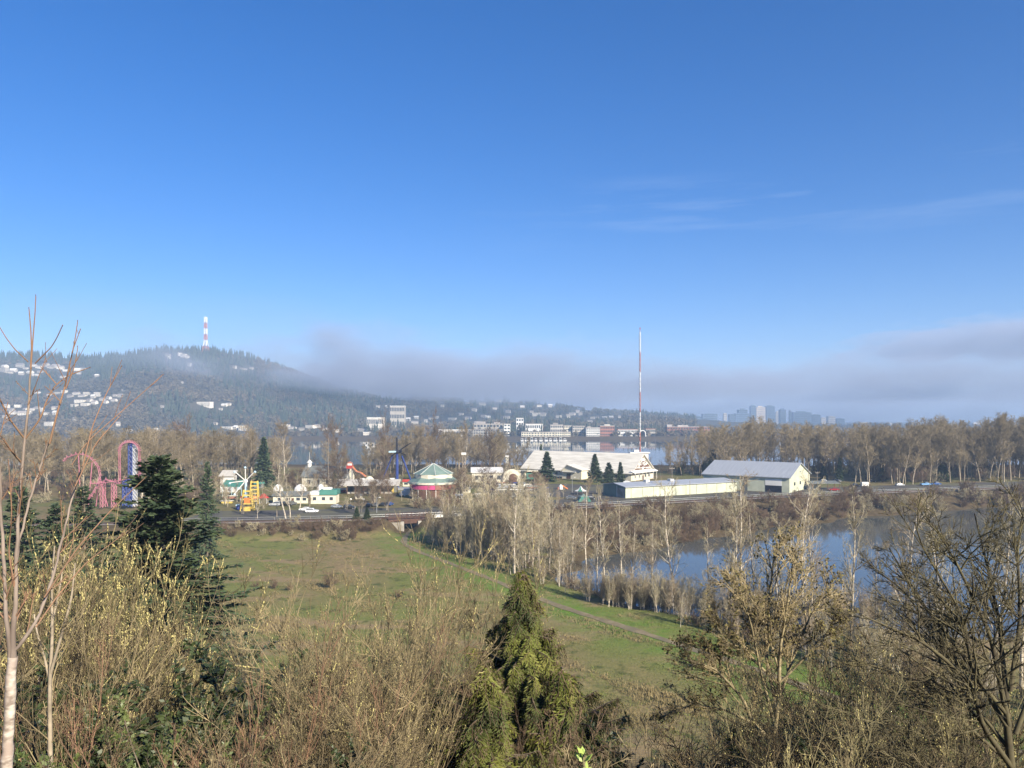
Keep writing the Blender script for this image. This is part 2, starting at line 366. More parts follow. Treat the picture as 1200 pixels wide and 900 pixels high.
def water_material(name, deep, bump, scale):
    m = bpy.data.materials.new(name); m.use_nodes = True; N, L = m.node_tree.nodes, m.node_tree.links; b = N['Principled BSDF']
    b.inputs['Base Color'].default_value = (*deep, 1); b.inputs['Roughness'].default_value = .04; b.inputs['IOR'].default_value = 1.33; b.inputs['Specular IOR Level'].default_value = .5
    tc = N.new('ShaderNodeTexCoord'); n = N.new('ShaderNodeTexNoise'); n.inputs['Scale'].default_value = scale; n.inputs['Detail'].default_value = 3; L.new(tc.outputs['Object'], n.inputs['Vector'])
    bp = N.new('ShaderNodeBump'); bp.inputs['Strength'].default_value = bump; bp.inputs['Distance'].default_value = .05; L.new(n.outputs['Fac'], bp.inputs['Height']); L.new(bp.outputs['Normal'], b.inputs['Normal'])
    return m
def sheet(name, x0, x1, y0, y1, z, m):
    mb = MB(); mb.add([(x0, y0, z), (x1, y0, z), (x1, y1, z), (x0, y1, z)], [(0, 1, 2, 3)]); return tag(mb.build(name, m), kind='structure')
sheet('pond_water', 0, 345, 62, 376, 0.0, water_material('pond_water', (.07, .078, .075), .16, .8))
sheet('river_water', -6000, 6000, 575, 1452, 0.0, water_material('river_water', (.03, .042, .05), .05, .15))

def ribbon(name, pts, width, lift, m, step=2.0):      # a path or track bed laid on the ground
    P = [Vector((x, y, 0)) for x, y in pts]; S = []
    for a, b_ in zip(P[:-1], P[1:]):
        n = max(1, int((b_ - a).length / step)); S += [a.lerp(b_, k / n) for k in range(n)]
    S.append(P[-1])
    for _ in range(6): S = [S[0]] + [(S[i - 1] + S[i] * 2 + S[i + 1]) / 4 for i in range(1, len(S) - 1)] + [S[-1]]
    V = []; F = []
    for i, p in enumerate(S):
        d = (S[min(i + 1, len(S) - 1)] - S[max(i - 1, 0)]).normalized(); nrm = Vector((-d.y, d.x, 0))
        w = width * (1 + .15 * math.sin(i * .7) + .13 * math.sin(i * 1.9 + 1) + random.uniform(-.12, .12))
        for t in (-.5, 0, .5):
            q = p + nrm * (w * t); V.append((q.x, q.y, gz(q.x, q.y) + lift))
    for i in range(len(S) - 1):
        for k in (0, 1): F.append((i * 3 + k, i * 3 + k + 1, i * 3 + k + 4, i * 3 + k + 3))
    me = bpy.data.meshes.new(name); me.from_pydata(V, [], F); me.materials.append(m)
    return tag(link(name, me), kind='structure')
ribbon('footpath', [p for p in PATH], 1.8, .07, M['dirt_path'])
# railway bed along the embankment crest, broken by the underpass bridge
xs_r = list(range(-260, 420, 6))
def rail_pts(off, xs): return [(x, float(yr(x)) + off) for x in xs]
bed = MB(); V = []
def strip(mb, xs, o0, o1, z, m=0):
    v = []
    for x in xs: y = float(yr(x)); v += [(x, y + o0, z), (x, y + o1, z)]
    mb.add(v, [(2 * i, 2 * i + 2, 2 * i + 3, 2 * i + 1) for i in range(len(xs) - 1)], m)
strip(bed, [x for x in xs_r if x < UNDER_X - 6], -3.6, 1.4, 6.06); strip(bed, [x for x in xs_r if x > UNDER_X + 6], -3.6, 1.4, 6.06)
tag(bed.build('railway_bed', M['ballast']), kind='structure')
rails = MB()
for off in (-1.75, -.31):
    rails.path([Vector((x, float(yr(x)) + off, 6.2)) for x in xs_r], .07, 4)
tag(rails.build('railway_rails', M['rust']), kind='structure')
# bank-top trail beside the rails
trail = MB(); strip(trail, [x for x in xs_r if x > UNDER_X + 6], -4.9, -3.7, 6.09)
tag(trail.build('trail_path', M['gravel']), kind='structure')
# yard of the fairground
yard = MB()
strip(yard, list(range(-115, 300, 8)), 14, 44, 4.54); tag(yard.build('parking_lot', M['asphalt']), kind='structure')
yard2 = MB(); yard2.add([(p.x, p.y, 4.545) for p in (on(560, 579), on(716, 585), on(730, 568.5), on(560, 566))], [(0, 1, 2, 3)])
tag(yard2.build('service_yard', M['asphalt']), kind='structure')

# ------------------------------------------------------------------ far hills
CREST = [(-420, 425), (-300, 422), (-100, 419), (0, 418), (40, 417), (100, 421), (150, 416), (190, 411), (240, 411), (270, 414), (300, 422), (340, 436), (400, 458), (460, 473), (520, 480), (600, 485), (700, 488.5), (780, 492), (860, 501), (1000, 503)]
CX, CYp = np.array([c[0] for c in CREST], float), np.array([c[1] for c in CREST], float)
Y0H, YCH = 1500.0, 2600.0
def bumps(x, y, s=1.0): return s * (9 * np.sin(x * .013 + y * .004) + 7 * np.sin(x * .006 - y * .011 + 2) + 5 * np.sin(x * .027 + y * .019 + 1))
def hill_z(x, y):
    x = np.asarray(x, float); y = np.asarray(y, float)
    zc = np.interp(600 + 900 * x / (y * .35 + YCH * .65), CX, HOR - CYp) / FPX * YCH + CAM_Z
    t = (y - Y0H) / (YCH - Y0H)
    prof = np.where(t < 1, np.clip(t, 0, 1) ** 1.12, 1 - .25 * np.clip(t - 1, 0, 1))
    return 1.0 + (zc - 1) * prof + bumps(x, y) * np.clip((zc - 8) / 70, 0, 1) * np.clip(t * 2.2, 0, 1) * np.clip((1 - t) * 3, 0, 1)
CREST2 = [(-200, 470), (300, 460), (430, 462), (500, 466), (560, 470), (640, 475), (700, 482), (760, 487), (830, 492), (880, 501), (1200, 504)]
C2X, C2Y = np.array([c[0] for c in CREST2], float), np.array([c[1] for c in CREST2], float)
def hill2_z(x, y):
    x = np.asarray(x, float); y = np.asarray(y, float)
    zc = np.interp(600 + 900 * x / 3500.0, C2X, HOR - C2Y) / FPX * 3500 + CAM_Z
    t = (y - 1750) / (3500 - 1750.)
    return 1.0 + (zc - 1) * np.where(t < 1, np.clip(t, 0, 1) ** .9, 1 - .3 * np.clip(t - 1, 0, 1)) + bumps(x, y, .5) * np.clip((zc - 8) / 70, 0, 1) * np.clip(t * 3, 0, 1)
def hills_z(x, y): return np.maximum(hill_z(x, y), hill2_z(x, y))
def ray_hill(px, py, y0=1505, y1=3500):       # the hillside point seen at a pixel
    Y = np.arange(y0, y1, 6.0); X = (px - 600) / FPX * Y; Z = CAM_Z - (py - HOR) / FPX * Y
    hit = np.nonzero(hills_z(X, Y) >= Z)[0]
    if not len(hit): return None
    i = hit[0]; return Vector((X[i], Y[i], float(hills_z(X[i], Y[i]))))
hx = grow_axis([(-3200, 900, 26), (900, 2600, 90)]); hy = grow_axis([(1496, 2700, 26), (2700, 4300, 80)])
HX, HY = np.meshgrid(hx, hy); HZ = hills_z(HX, HY); HZ[0, :] = -2; HZ[-1, :] = -2; HZ[:, 0] = -2; HZ[:, -1] = -2
i2 = (np.arange(len(hy) - 1)[:, None] * len(hx) + np.arange(len(hx) - 1)[None, :]).ravel(); n2 = len(hx)
hme = fast_mesh('hills', np.stack([HX, HY, HZ], -1), np.stack([i2, i2 + 1, i2 + n2 + 1, i2 + n2], 1), mats=[mat('hill_ground', (.085, .075, .055), (.06, .06, .045), .02, rough=1)], smooth=True)
tag(link('hills', hme), kind='structure')

def far_wood(name, spots, kind, m, rng, hlo, hhi):    # one mass of far trees; each crown has its own outline
    V, T = [], []; b = 0
    for (x, y, z) in spots:
        h = rng.uniform(hlo, hhi)
        if kind == 'fir':
            r = h * rng.uniform(.16, .24); nl = 5
            for l in range(nl):
                zt = z + h * (.28 + .72 * (l + 1) / nl); zb = z + h * (.08 + .80 * l / nl); rr = r * (1.05 - l / nl) * rng.uniform(.85, 1.15)
                k = 7; a = rng.uniform(0, 6.28) + np.arange(k) * 2 * np.pi / k; ra = rr * rng.uniform(.55, 1.15, k)
                ring = np.stack([x + ra * np.cos(a), y + ra * np.sin(a), np.full(k, zb) - rng.uniform(0, .06, k) * h], 1)
                V.append(np.vstack([[[x, y, zt]], ring])); T.append(b + np.array([(0, 1 + i, 1 + (i + 1) % k) for i in range(k)])); b += k + 1
        else:
            n = 60; w = h * rng.uniform(.32, .45)
            u = rng.normal(size=(n, 3)); u /= np.linalg.norm(u, axis=1)[:, None]; u *= rng.uniform(.55, 1, (n, 1))
            c = np.array([x, y, z + h * .58]) + u * [w, w, h * .42]
            s = rng.uniform(.9, 2.3, n)[:, None]
            p = c[:, None, :] + rng.normal(size=(n, 3, 3)) * s[:, None, :]
            V.append(p.reshape(-1, 3)); T.append(b + np.arange(3 * n).reshape(n, 3)); b += 3 * n
    o = link(name, fast_mesh(name, np.vstack(V), None, np.vstack(T), [m])); o['kind'] = 'stuff'; return o
def hill_spots(n, rng, test, clear):
    out = []
    while len(out) < n:
        px = rng.uniform(-60, 815); Y = 1520 + (2680 - 1520) * rng.uniform(0, 1) ** .85
        if px > 480: Y = rng.uniform(1520, 3560)
        x = (px - 600) / 900 * Y; z = float(hills_z(np.array([x]), np.array([Y]))[0])
        py = HOR + (CAM_Z - z) / Y * FPX
        if any(abs(px - c[0]) < c[2] and -3 < (py - c[1]) < c[3] for c in clear): continue
        if test(x, Y, px, py, rng): out.append((x, Y, z - .5))
    return out

# houses on the hill: (px, py of the base, width in px, height in px, roof)
HILL_HOUSES = {
 'upper': [(2, 436, 13, 6), (3, 431, 9, 4), (11, 438, 8, 4), (22, 431, 10, 6), (29, 433, 7, 3), (24, 440, 6, 5), (15, 436, 8, 5), (38, 430, 8, 4), (44, 432, 7, 4), (33, 438, 8, 4), (46, 437, 8, 3), (52, 430, 9, 5), (58, 432, 8, 4), (64, 431, 9, 5), (70, 433, 10, 5), (76, 436, 6, 3), (90, 435, 8, 4), (96, 434, 7, 3), (92, 439, 6, 4), (113, 442, 6, 4), (73, 443, 8, 3), (40, 441, 7, 3)],
 'middle': [(66, 462, 9, 3), (74, 461, 8, 4), (81, 466, 7, 4), (88, 463, 9, 4), (95, 465, 10, 3), (101, 463, 8, 4), (108, 467, 6, 5), (113, 465, 8, 6), (119, 470, 8, 4), (126, 468, 7, 4), (132, 471, 9, 4), (140, 466, 8, 5), (92, 472, 14, 4), (103, 471, 9, 4), (109, 474, 8, 5), (98, 476, 10, 4), (85, 477, 9, 4), (122, 473, 7, 4), (134, 465, 6, 3), (144, 459, 6, 3), (42, 462, 8, 3), (57, 464, 7, 3)],
 'lower': [(6, 478, 8, 5), (11, 482, 9, 4), (20, 478, 7, 4), (25, 487, 10, 6), (33, 486, 7, 5), (42, 480, 8, 4), (47, 483, 7, 6), (52, 487, 8, 4), (36, 482, 6, 4), (63, 487, 7, 6), (64, 480, 8, 4), (14, 486, 8, 5), (56, 500, 14, 6), (86, 493, 5, 5), (6, 490, 8, 4), (28, 481, 7, 3)],
 'top': [(196, 418, 7, 4), (197, 421, 4, 4), (211, 417, 6, 4), (214, 419, 7, 5), (219, 420, 5, 4), (221, 430, 5, 5), (274, 432, 5, 4), (285, 433, 10, 2), (294, 433, 5, 3), (213, 450, 3, 3)],
 'slope': [(238, 476, 22, 6), (262, 477, 8, 4), (258, 481, 6, 3), (267, 476, 6, 4), (190, 478, 5, 3), (213, 505, 7, 4), (182, 505, 8, 3), (265, 503, 18, 3), (275, 504, 7, 6), (283, 505, 8, 7), (138, 500, 5, 6), (150, 506, 10, 3), (286, 505, 6, 4), (250, 498, 9, 3)],
 'far slope': [(334, 501, 12, 4), (341, 503, 10, 3), (362, 502, 14, 4), (372, 501, 9, 4), (353, 505, 8, 4), (381, 505, 8, 4), (394, 507, 9, 4), (424, 506, 10, 4), (430, 511, 12, 5), (422, 505, 7, 3), (443, 478, 6, 3), (452, 478, 3, 3), (478, 494, 6, 5), (488, 491, 7, 4), (499, 495, 5, 4), (486, 497, 9, 4), (505, 492, 6, 3), (512, 491, 6, 4), (516, 497, 5, 3), (529, 493, 12, 4), (548, 492, 8, 4), (557, 499, 7, 3), (518, 477, 5, 3), (547, 473, 5, 2), (555, 482, 7, 4), (565, 475, 9, 4), (566, 489, 8, 3), (572, 490, 6, 3), (595, 484, 7, 4), (593, 491, 8, 4), (623, 484, 5, 3), (628, 488, 12, 5), (636, 488, 8, 5), (645, 477, 6, 4), (654, 490, 7, 4), (666, 490, 6, 5), (670, 487, 8, 4), (677, 484, 6, 4), (680, 487, 5, 5), (694, 491, 5, 3), (691, 495, 7, 3), (700, 490, 5, 2), (708, 490, 8, 2), (716, 490, 5, 3), (726, 490, 4, 3), (584, 471, 6, 3), (604, 470, 6, 2), (632, 477, 7, 3), (560, 497, 9, 4), (540, 487, 6, 3), (580, 480, 6, 3), (690, 480, 5, 3), (612, 478, 6, 3)]}
CLEAR = [(p[0], p[1], p[2] * .55 + 2, p[3] * .6 + 4.5) for L_ in HILL_HOUSES.values() for p in L_] + [(466, 487, 15, 14), (440, 494, 14, 8)]
rw = np.random.default_rng(5)
def patchn(x, y): return math.sin(x * .009 + 1.1) + math.sin(y * .013 - x * .004) + .8 * math.sin(x * .021 + y * .017)
def is_fir(x, y, px, py, r):
    crest = np.interp(px, CX, CYp)
    if px < 300 and py < crest + 26 and not (py > 425 and px < 100): return True
    if 330 < px < 470 and py > 470: return r.uniform() < .6
    if px < 330 and 440 < py < 500: return patchn(x, y) + r.normal() * .7 > .7
    return patchn(x, y) + r.normal() * .6 > .35
far_wood('hillside_fir_wood', hill_spots(4200, rw, is_fir, CLEAR), 'fir', M['fir_far'], rw, 15, 30)
far_wood('hillside_bare_wood', hill_spots(4300, rw, lambda *a: not is_fir(*a), CLEAR), 'bare', M['wood_far'], rw, 12, 19)
rs = np.random.default_rng(19)          # trees lining the far river shore
def shore_spots(n):
    out = []
    while len(out) < n:
        px = rs.uniform(-40, 860); Y = rs.uniform(1462, 1500) if rs.uniform() < .35 else rs.uniform(1530, 1720)
        out.append(((px - 600) / 900 * Y, Y, 4.0))
    return out
far_wood('far_shore_wood', shore_spots(420), 'bare', M['wood_far'], rs, 7, 13)

rq = np.random.default_rng(23); fl = []      # low woods on the flat land far beyond the river at right
while len(fl) < 620:
    Y = 1560 + 2100 * rq.uniform() ** 1.4; px = rq.uniform(800, 1270); fl.append(((px - 600) / 900 * Y, Y, 4.0))
far_wood('far_flat_wood', fl, 'bare', M['wood_far'], rq, 8, 19)
hm_cache = {}
HOUSE_M = [M['far_wall'], M['far_roof'], M['glass'], M['white']]
def house_mesh(w, d, h, flat, white_roof=False):
    mb = MB(); hw = h * (1.0 if flat else .62); rm = 3 if white_roof else 1
    mb.box(-w / 2, w / 2, 0, d, -6, hw, 0)
    if flat: mb.box(-w / 2 - .4, w / 2 + .4, -.4, d + .4, hw + .003, hw + .5, rm)
    else:
        o = .6; mb.prism([(-o, hw - .1), (d / 2, h), (d + o, hw - .1), (d + o, hw + .35), (d / 2, h + .5), (-o, hw + .35)], -w / 2 - o, w / 2 + o, 'x', rm)
        mb.prism([(0.02, hw - .2), (d / 2, h - .05), (d - .02, hw - .2)], -w / 2 + .02, w / 2 - .02, 'x', 0)
    nw = max(2, int(w / 3.2)); ns = max(1, int(hw / 2.9))
    for j in range(ns):
        for k in range(nw):
            cx = -w / 2 + w * (k + .5) / nw; z0 = .9 + j * 2.8
            if z0 + 1.3 < hw: mb.box(cx - w / nw * .24, cx + w / nw * .24, -.06, .1, z0, z0 + 1.25, 2)
    return mb.mesh('house', HOUSE_M)
WHERE = {'upper': 'high on the left end of the wooded hill', 'middle': 'half way up the hill, left of the hilltop mast', 'lower': 'low on the left hillside above the bare wood',
         'top': 'on the wooded crest under the hilltop mast', 'slope': 'on the wooded slope below the hilltop mast', 'far slope': 'on the far slope under the fog bank'}
rh = random.Random(3)
for key, L_ in HILL_HOUSES.items():
    for (px, py, w, h) in L_:
        p = ray_hill(px, py)
        if p is None: p = at(px, py, 1740); p.z = 5
        k = p.y / FPX; W_, H_ = w * k * rh.uniform(.7, .9), h * k * .85
        flat = w > 11 or rh.random() < .25
        o = link('hillside_house', house_mesh(W_, min(14, W_ * .7), max(H_, 4.5), flat, rh.random() < .22), None, p, rh.uniform(-.5, .25))
        tag(o, 'small pale house ' + WHERE[key], 'house', 'pale houses ' + WHERE[key])

# larger blocks
def block(name, label, px0, px1, py0, py1, Y, wall, storeys, bays, group=None, roofm=None, depth=22, steps=None, z_base=4.5, rz=0.0, cat='building'):
    a = at(px0, py1, Y); b_ = at(px1, py0, Y); W_ = b_.x - a.x; top = b_.z - z_base
    t = thing(name, label, cat, (a.x, Y, z_base), rz, group)
    mb = MB(); mb.box(0, W_, 0, depth, -3, top, 0)
    mb.build('wall', [wall], t)
    mb = MB(); mb.box(-.5, W_ + .5, -.5, depth + .5, top + .004, top + 1.0, 0)
    for (s0, s1, hh) in (steps or []): mb.box(W_ * s0, W_ * s1, 3, depth * .7, top + 1.003, top + hh, 0)
    mb.build('roof', [roofm or M['far_roof']], t)
    hs = top / storeys
    for j in range(storeys):
        mb = MB()
        for k in range(bays):
            c = W_ * (k + .5) / bays; w2 = W_ / bays * .33
            mb.box(c - w2, c + w2, -.15, .2, j * hs + hs * .28, j * hs + hs * .80)
        mb.build('window_row', [M['glass']], t)
    return t
Yb = 1475
block('apartment_block', 'white apartment block with recessed balconies on the far river shore', 687, 703, 501.5, 510, Yb, M['white'], 4, 7, steps=[(.1, .35, 3)])
block('apartment_block', 'grey apartment block left of the white block on the far shore', 671, 685.5, 499.5, 510, Yb + 20, M['far_wall'], 4, 7)
block('apartment_block', 'cream apartment block between grey blocks on the far shore', 661, 670, 499, 508, Yb + 30, M['cream'], 4, 5)
block('apartment_block', 'pale stepped apartment block above the row of houseboats', 645, 660, 498, 507, Yb + 30, M['far_wall'], 3, 7, steps=[(.2, .6, 4)])
block('apartment_block', 'low long pale block uphill of the houseboats', 616, 636, 497, 503, Yb + 120, M['white'], 2, 8)
block('tower_block', 'small white tower block standing on the far hillside', 605, 613.5, 490, 497.5, 1720, M['white'], 4, 3)
block('office_block', 'long red brick office block on the far shore beside the white block', 703.5, 720, 499.5, 508, Yb + 15, M['brick'], 3, 8, roofm=M['far_wall'], steps=[(.3, .7, 4)])
block('office_block', 'wide brown brick block at right behind the river', 782, 832, 500.5, 508, Yb + 70, M['brick'], 3, 16, steps=[(.25, .5, 4), (.0, .12, 5)])
block('office_block', 'low long grey office with white bands on the far shore', 549, 589, 503.5, 510, Yb, M['concrete'], 3, 14)
block('office_block', 'pale office block standing above the low grey office', 555, 589, 497, 506, Yb + 60, M['far_wall'], 3, 9, steps=[(.1, .4, 5), (.7, .9, 4)])
block('office_block', 'tall plain white slab right of the pale office block', 590.5, 598, 497, 510.5, Yb + 30, M['white'], 4, 2)
block('hotel', 'pink and white terraced hotel on the slope under the fog', 457, 474, 476, 488, 1700, M['far_wall'], 4, 9, roofm=M['white'])
block('apartment_block', 'white row of flats left of the pink and white hotel', 430, 449, 489.5, 495, 1650, M['far_wall'], 2, 8, roofm=M['white'])
block('warehouse', 'long low pale warehouse beyond the bare trees on the far shore', 514, 548, 504, 507.5, Yb, M['far_wall'], 1, 10, roofm=M['white'])
block('terrace', 'long low row of pale buildings on the far shore left of the tall mast', 724, 747, 503.5, 508, Yb + 20, M['white'], 2, 14, roofm=M['brick'])
block('terrace', 'long low row of pale buildings on the far shore right of the tall mast', 757, 768, 503, 508, Yb + 20, M['far_wall'], 2, 8, roofm=M['brick'])
for (a_, b2) in ((611, 622), (622.5, 636), (636.5, 650), (650.5, 661), (661.5, 668.5)):
    block('waterfront_house', 'yellow cream waterfront row house behind the houseboats', a_, b2, 506.5, 512, 1452 + 6, M['cream'], 2, 4, group='cream row houses on the far shore', depth=12)
# the white arch beside the mast
t = thing('arch', 'small white arch standing on the far shore just right of the mast', 'arch', at(753, 507, 1460).xy.to_3d() + Vector((0, 0, 4.5)))
mb = MB(); pts = [Vector((5.6 * math.cos(a), 0, 6 + 6 * math.sin(a))) for a in np.linspace(0, math.pi, 11)]
mb.path([Vector((5.6, 0, -1))] + pts + [Vector((-5.6, 0, -1))], 1.1, 6); mb.build('frame', M['white'], t)
# houseboats and boats on the river
def boat_mesh(w, h, m1):
    mb = MB(); mb.prism([(-w / 2, 0.9), (-w * .42, -.3), (w * .42, -.3), (w / 2, 1.1)], -2, 2, 'y', 0); mb.box(-w * .33, w * .25, -1.6, 1.6, 1.0, h, 0); mb.box(-w * .36, w * .28, -1.8, 1.8, h + .003, h + .35, 1)
    mb.box(-w * .28, w * .2, -1.66, -1.5, 1.5, h - .6, 2); return mb.mesh('boat', [m1, M['far_roof'], M['glass']])
for i, (px, w) in enumerate([(612, 4), (617, 5), (623, 5), (628, 4), (634, 5), (640, 5), (645, 4), (651, 6), (657, 5), (662, 5), (433, 4), (437, 6), (442, 4), (430, 4)]):
    left = px < 500; py = (524 if px > 432 else 522) if left else 516.4
    p = at(px, py, 1.0); Y = CAM_Z * FPX / (py - HOR); p = Vector(((px - 600) / FPX * Y, Y, 0.0))
    o = link('houseboat', boat_mesh(w * Y / FPX * .9, 4.2 + (i % 3) * .8, M['white']), None, p, rh.uniform(-.2, .2))
    tag(o, 'white houseboat moored on the river at left, behind the bare trees' if left else 'white houseboat in the moored row under the cream waterfront houses', 'boat', 'white boats at left' if left else 'moored row of houseboats')

# the city under the fog
CITY = [(824, 841, 485, 'city'), (848, 852, 484.5, 'far_wall'), (855, 862, 485.5, 'city'), (862.5, 878, 484.5, 'city'), (866, 876, 480, 'city'), (880, 886, 475.5, 'city'), (886.5, 897, 477, 'city_tan'), (898.5, 908, 476, 'city'), (909, 914, 483, 'far_wall'), (914.5, 921, 480, 'city'), (925, 927.5, 482, 'city'), (930, 951, 483, 'city'), (952, 961.5, 486, 'city'), (962.5, 968, 489.5, 'far_wall'), (971, 979, 488, 'far_wall'), (981, 990, 490.5, 'city'), (783, 788, 488, 'far_wall'), (793, 799, 489, 'far_wall'), (803, 805, 485, 'far_wall'), (811, 814, 489.5, 'far_wall'), (817, 823, 488, 'city'), (1008, 1022, 495.4, 'far_wall'), (1040, 1047, 496, 'far_wall'), (1068, 1079, 495.4, 'far_wall'), (1093, 1100, 496, 'city'), (1140, 1150, 497, 'far_wall'), (1173, 1180, 496, 'city')]
for i, (a_, b2, py, mt) in enumerate(CITY):
    Y = 3900 + (i * 37 % 9) * 60; p = at(a_, py, Y); w = (b2 - a_) / FPX * Y; h = max(p.z - 5, 8)
    mb = MB(); mb.box(0, w, 0, min(w, 40), -4, h, 0); mb.box(w * .2, w * .7, 4, 16, h + .003, h + (6 if h > 60 else 2), 0)
    nf = max(2, int(h / 9))
    for j in range(nf): mb.box(w * .04, w * .96, -.5, .3, h * (j + .25) / nf, h * (j + .72) / nf, 1)
    o = link('city_tower' if h > 40 else 'city_building', mb.mesh('city_tower', [M[mt], M['glass'] if mt == 'city' else M['far_roof']]), None, (p.x, Y, 5))
    lab = {5: 'tall blue glass tower left of the tan tower under the fog', 6: 'tall tan tower in the middle of the far city', 7: 'tall blue tower right of the tan tower under the fog', 11: 'broad dark blue glass slab at the right of the far city', 0: 'broad blue grey office slab at the left of the far city'}.get(i)
    if lab: tag(o, lab, 'tower')
    elif h > 40: tag(o, 'hazy blue grey city building under the fog bank', 'building', 'hazy city buildings')
    else: tag(o, 'low pale building on the horizon above the right hand wood' if a_ > 960 else 'low pale city building left of the blue towers', 'building', 'low city buildings at right' if a_ > 960 else 'low city buildings at left')

# ------------------------------------------------------------------ red and white masts
def mast(name, label, x, y, z0, z1, w0, w1, bands, leg_r, legs=3, step=3.0, splay=None, group=None, guys=None):
    t = thing(name, label, 'radio mast', (x, y, z0), .35, group)
    Ht = z1 - z0
    def wid(z):
        f = z / Ht
        if splay and f < splay[0]: return splay[1] + (w0 - splay[1]) * (f / splay[0])
        return w0 + (w1 - w0) * f
    def leg(k, z): a = 2 * math.pi * k / legs + .3; r = wid(z) * .577 if legs == 3 else wid(z) * .707; return Vector((r * math.cos(a), r * math.sin(a), z))
    for i in range(bands):
        mb = MB(); za, zb = Ht * i / bands, Ht * (i + 1) / bands; n = max(1, int((zb - za) / step))
        for k in range(legs):
            mb.bar(leg(k, za), leg(k, zb), leg_r, 4)
            for j in range(n):
                q0, q1 = za + (zb - za) * j / n, za + (zb - za) * (j + 1) / n
                mb.bar(leg(k, q0), leg((k + 1) % legs, q1), leg_r * .6, 3); mb.bar(leg(k, q1), leg((k + 1) % legs, q1), leg_r * .6, 3)
                mb.bar(leg(k, q1), leg((k + 1) % legs, q0), leg_r * .6, 3)
        mb.build('mast_section', M['mast_white'] if (i + bands) % 2 else M['mast_red'], t)
    mb = MB(); mb.bar((0, 0, Ht), (0, 0, Ht + 2.2), .12, 5); mb.lathe([(.05, Ht + 1.9), (.35, Ht + 2.1), (.35, Ht + 2.7), (.05, Ht + 2.9)], 8); mb.build('beacon', M['lens_red'], t)
    if guys:
        for (zg, rg) in guys:
            mb = MB()
            for k in range(3): mb.bar(leg(k, zg), Vector((rg * math.cos(2.1 * k + .2), rg * math.sin(2.1 * k + .2), .3)), .022, 3)
            mb.build('guy_wires', M['steel'], t)
    return t
M['mast_white'] = mat('mast_white', (.80, .80, .78), rough=.6); M['mast_red'] = mat('mast_red', (.50, .19, .14), rough=.6)
pm = at(750, 545, 505)
mast('radio_mast', 'tall slender red and white lattice mast behind the big white roofed hall', pm.x, pm.y, 4.4, at(750, 389, 505).z, 1.0, .9, 7, .105, guys=[(60, 42), (90, 60)])
mb = MB(); mb.box(pm.x - 6, pm.x + 5, pm.y - 3, pm.y + 3, 4.4, 19.0 - 2, 0); mb.box(pm.x - 7, pm.x + 6, pm.y - 3.6, pm.y + 3.6, 17.003, 17.7, 1); mb.box(pm.x - 4, pm.x - 1, pm.y - 2, pm.y + 2, 17.703, 19.2, 0)
tag(mb.build('mast_house', [M['white'], M['white']]), 'white flat topped building at the foot of the tall mast', 'building')
ph = ray_hill(241, 412.5); zt = at(241, 371.5, ph.y).z
mast('hilltop_mast', 'short sturdy red and white mast on the wooded hilltop', ph.x, ph.y, ph.z, zt, 8, 6.4, 6, .9, legs=4, step=12, splay=(.30, 17))

# ------------------------------------------------------------------ buildings and rides of the fairground
def rot_for(u): return math.atan2(u[1], u[0])
def gable_hall(name, label, cat, origin, rz, L_, W_, hw, hr, wallm, roofm, over=.7, thick=.35, group=None, flip=False):
    t = thing(name, label, cat, origin, rz, group)
    mb = MB(); mb.prism([(0, -1), (W_, -1), (W_, hw), (W_ / 2, hr), (0, hw)], 0, L_, 'x'); mb.build('wall', [wallm], t)
    sl = (hr - hw) / (W_ / 2); e = over * sl
    mb = MB(); mb.prism([(-over, hw - e + .05), (W_ / 2, hr + .05), (W_ + over, hw - e + .05), (W_ + over, hw - e + .05 + thick), (W_ / 2, hr + .05 + thick), (-over, hw - e + .05 + thick)], -over, L_ + over, 'x')
    r = mb.build('roof', [roofm], t)
    return t, r
def window(parent, x0, x1, z0, z1, y=0.0, axis='y', fm='white'):
    mb = MB(); f = .09; P = lambda a, b, c, d, e0, e1, mb=mb: mb.box(a, b, e0, e1, c, d) if axis == 'y' else mb.box(e0, e1, a, b, c, d)
    P(x0 - f, x0, z0 - f, z1 + f, y - .07, y + .05); P(x1, x1 + f, z0 - f, z1 + f, y - .07, y + .05); P(x0, x1, z0 - f, z0, y - .07, y + .05); P(x0, x1, z1, z1 + f, y - .07, y + .05)
    w = mb.build('window', M[fm], parent)
    mb = MB(); P(x0, x1, z0, z1, y - .03, y + .04, mb); mb.build('pane', M['glass'], w); return w
def door(parent, x0, x1, z1, y=0.0, m='brown_trim', axis='y'):
    mb = MB()
    if axis == 'y': mb.box(x0, x1, y - .09, y + .1, 0, z1)
    else: mb.box(y - .09, y + .1, x0, x1, 0, z1)
    d = mb.build('door', M[m], parent)
    mb = MB()
    if axis == 'y': mb.box(x1 - .25, x1 - .12, y - .16, y - .09, z1 * .42, z1 * .5)
    else: mb.box(y + .1, y + .17, x1 - .25, x1 - .12, z1 * .42, z1 * .5)
    mb.build('handle', M['steel'], d); return d
G = 4.5
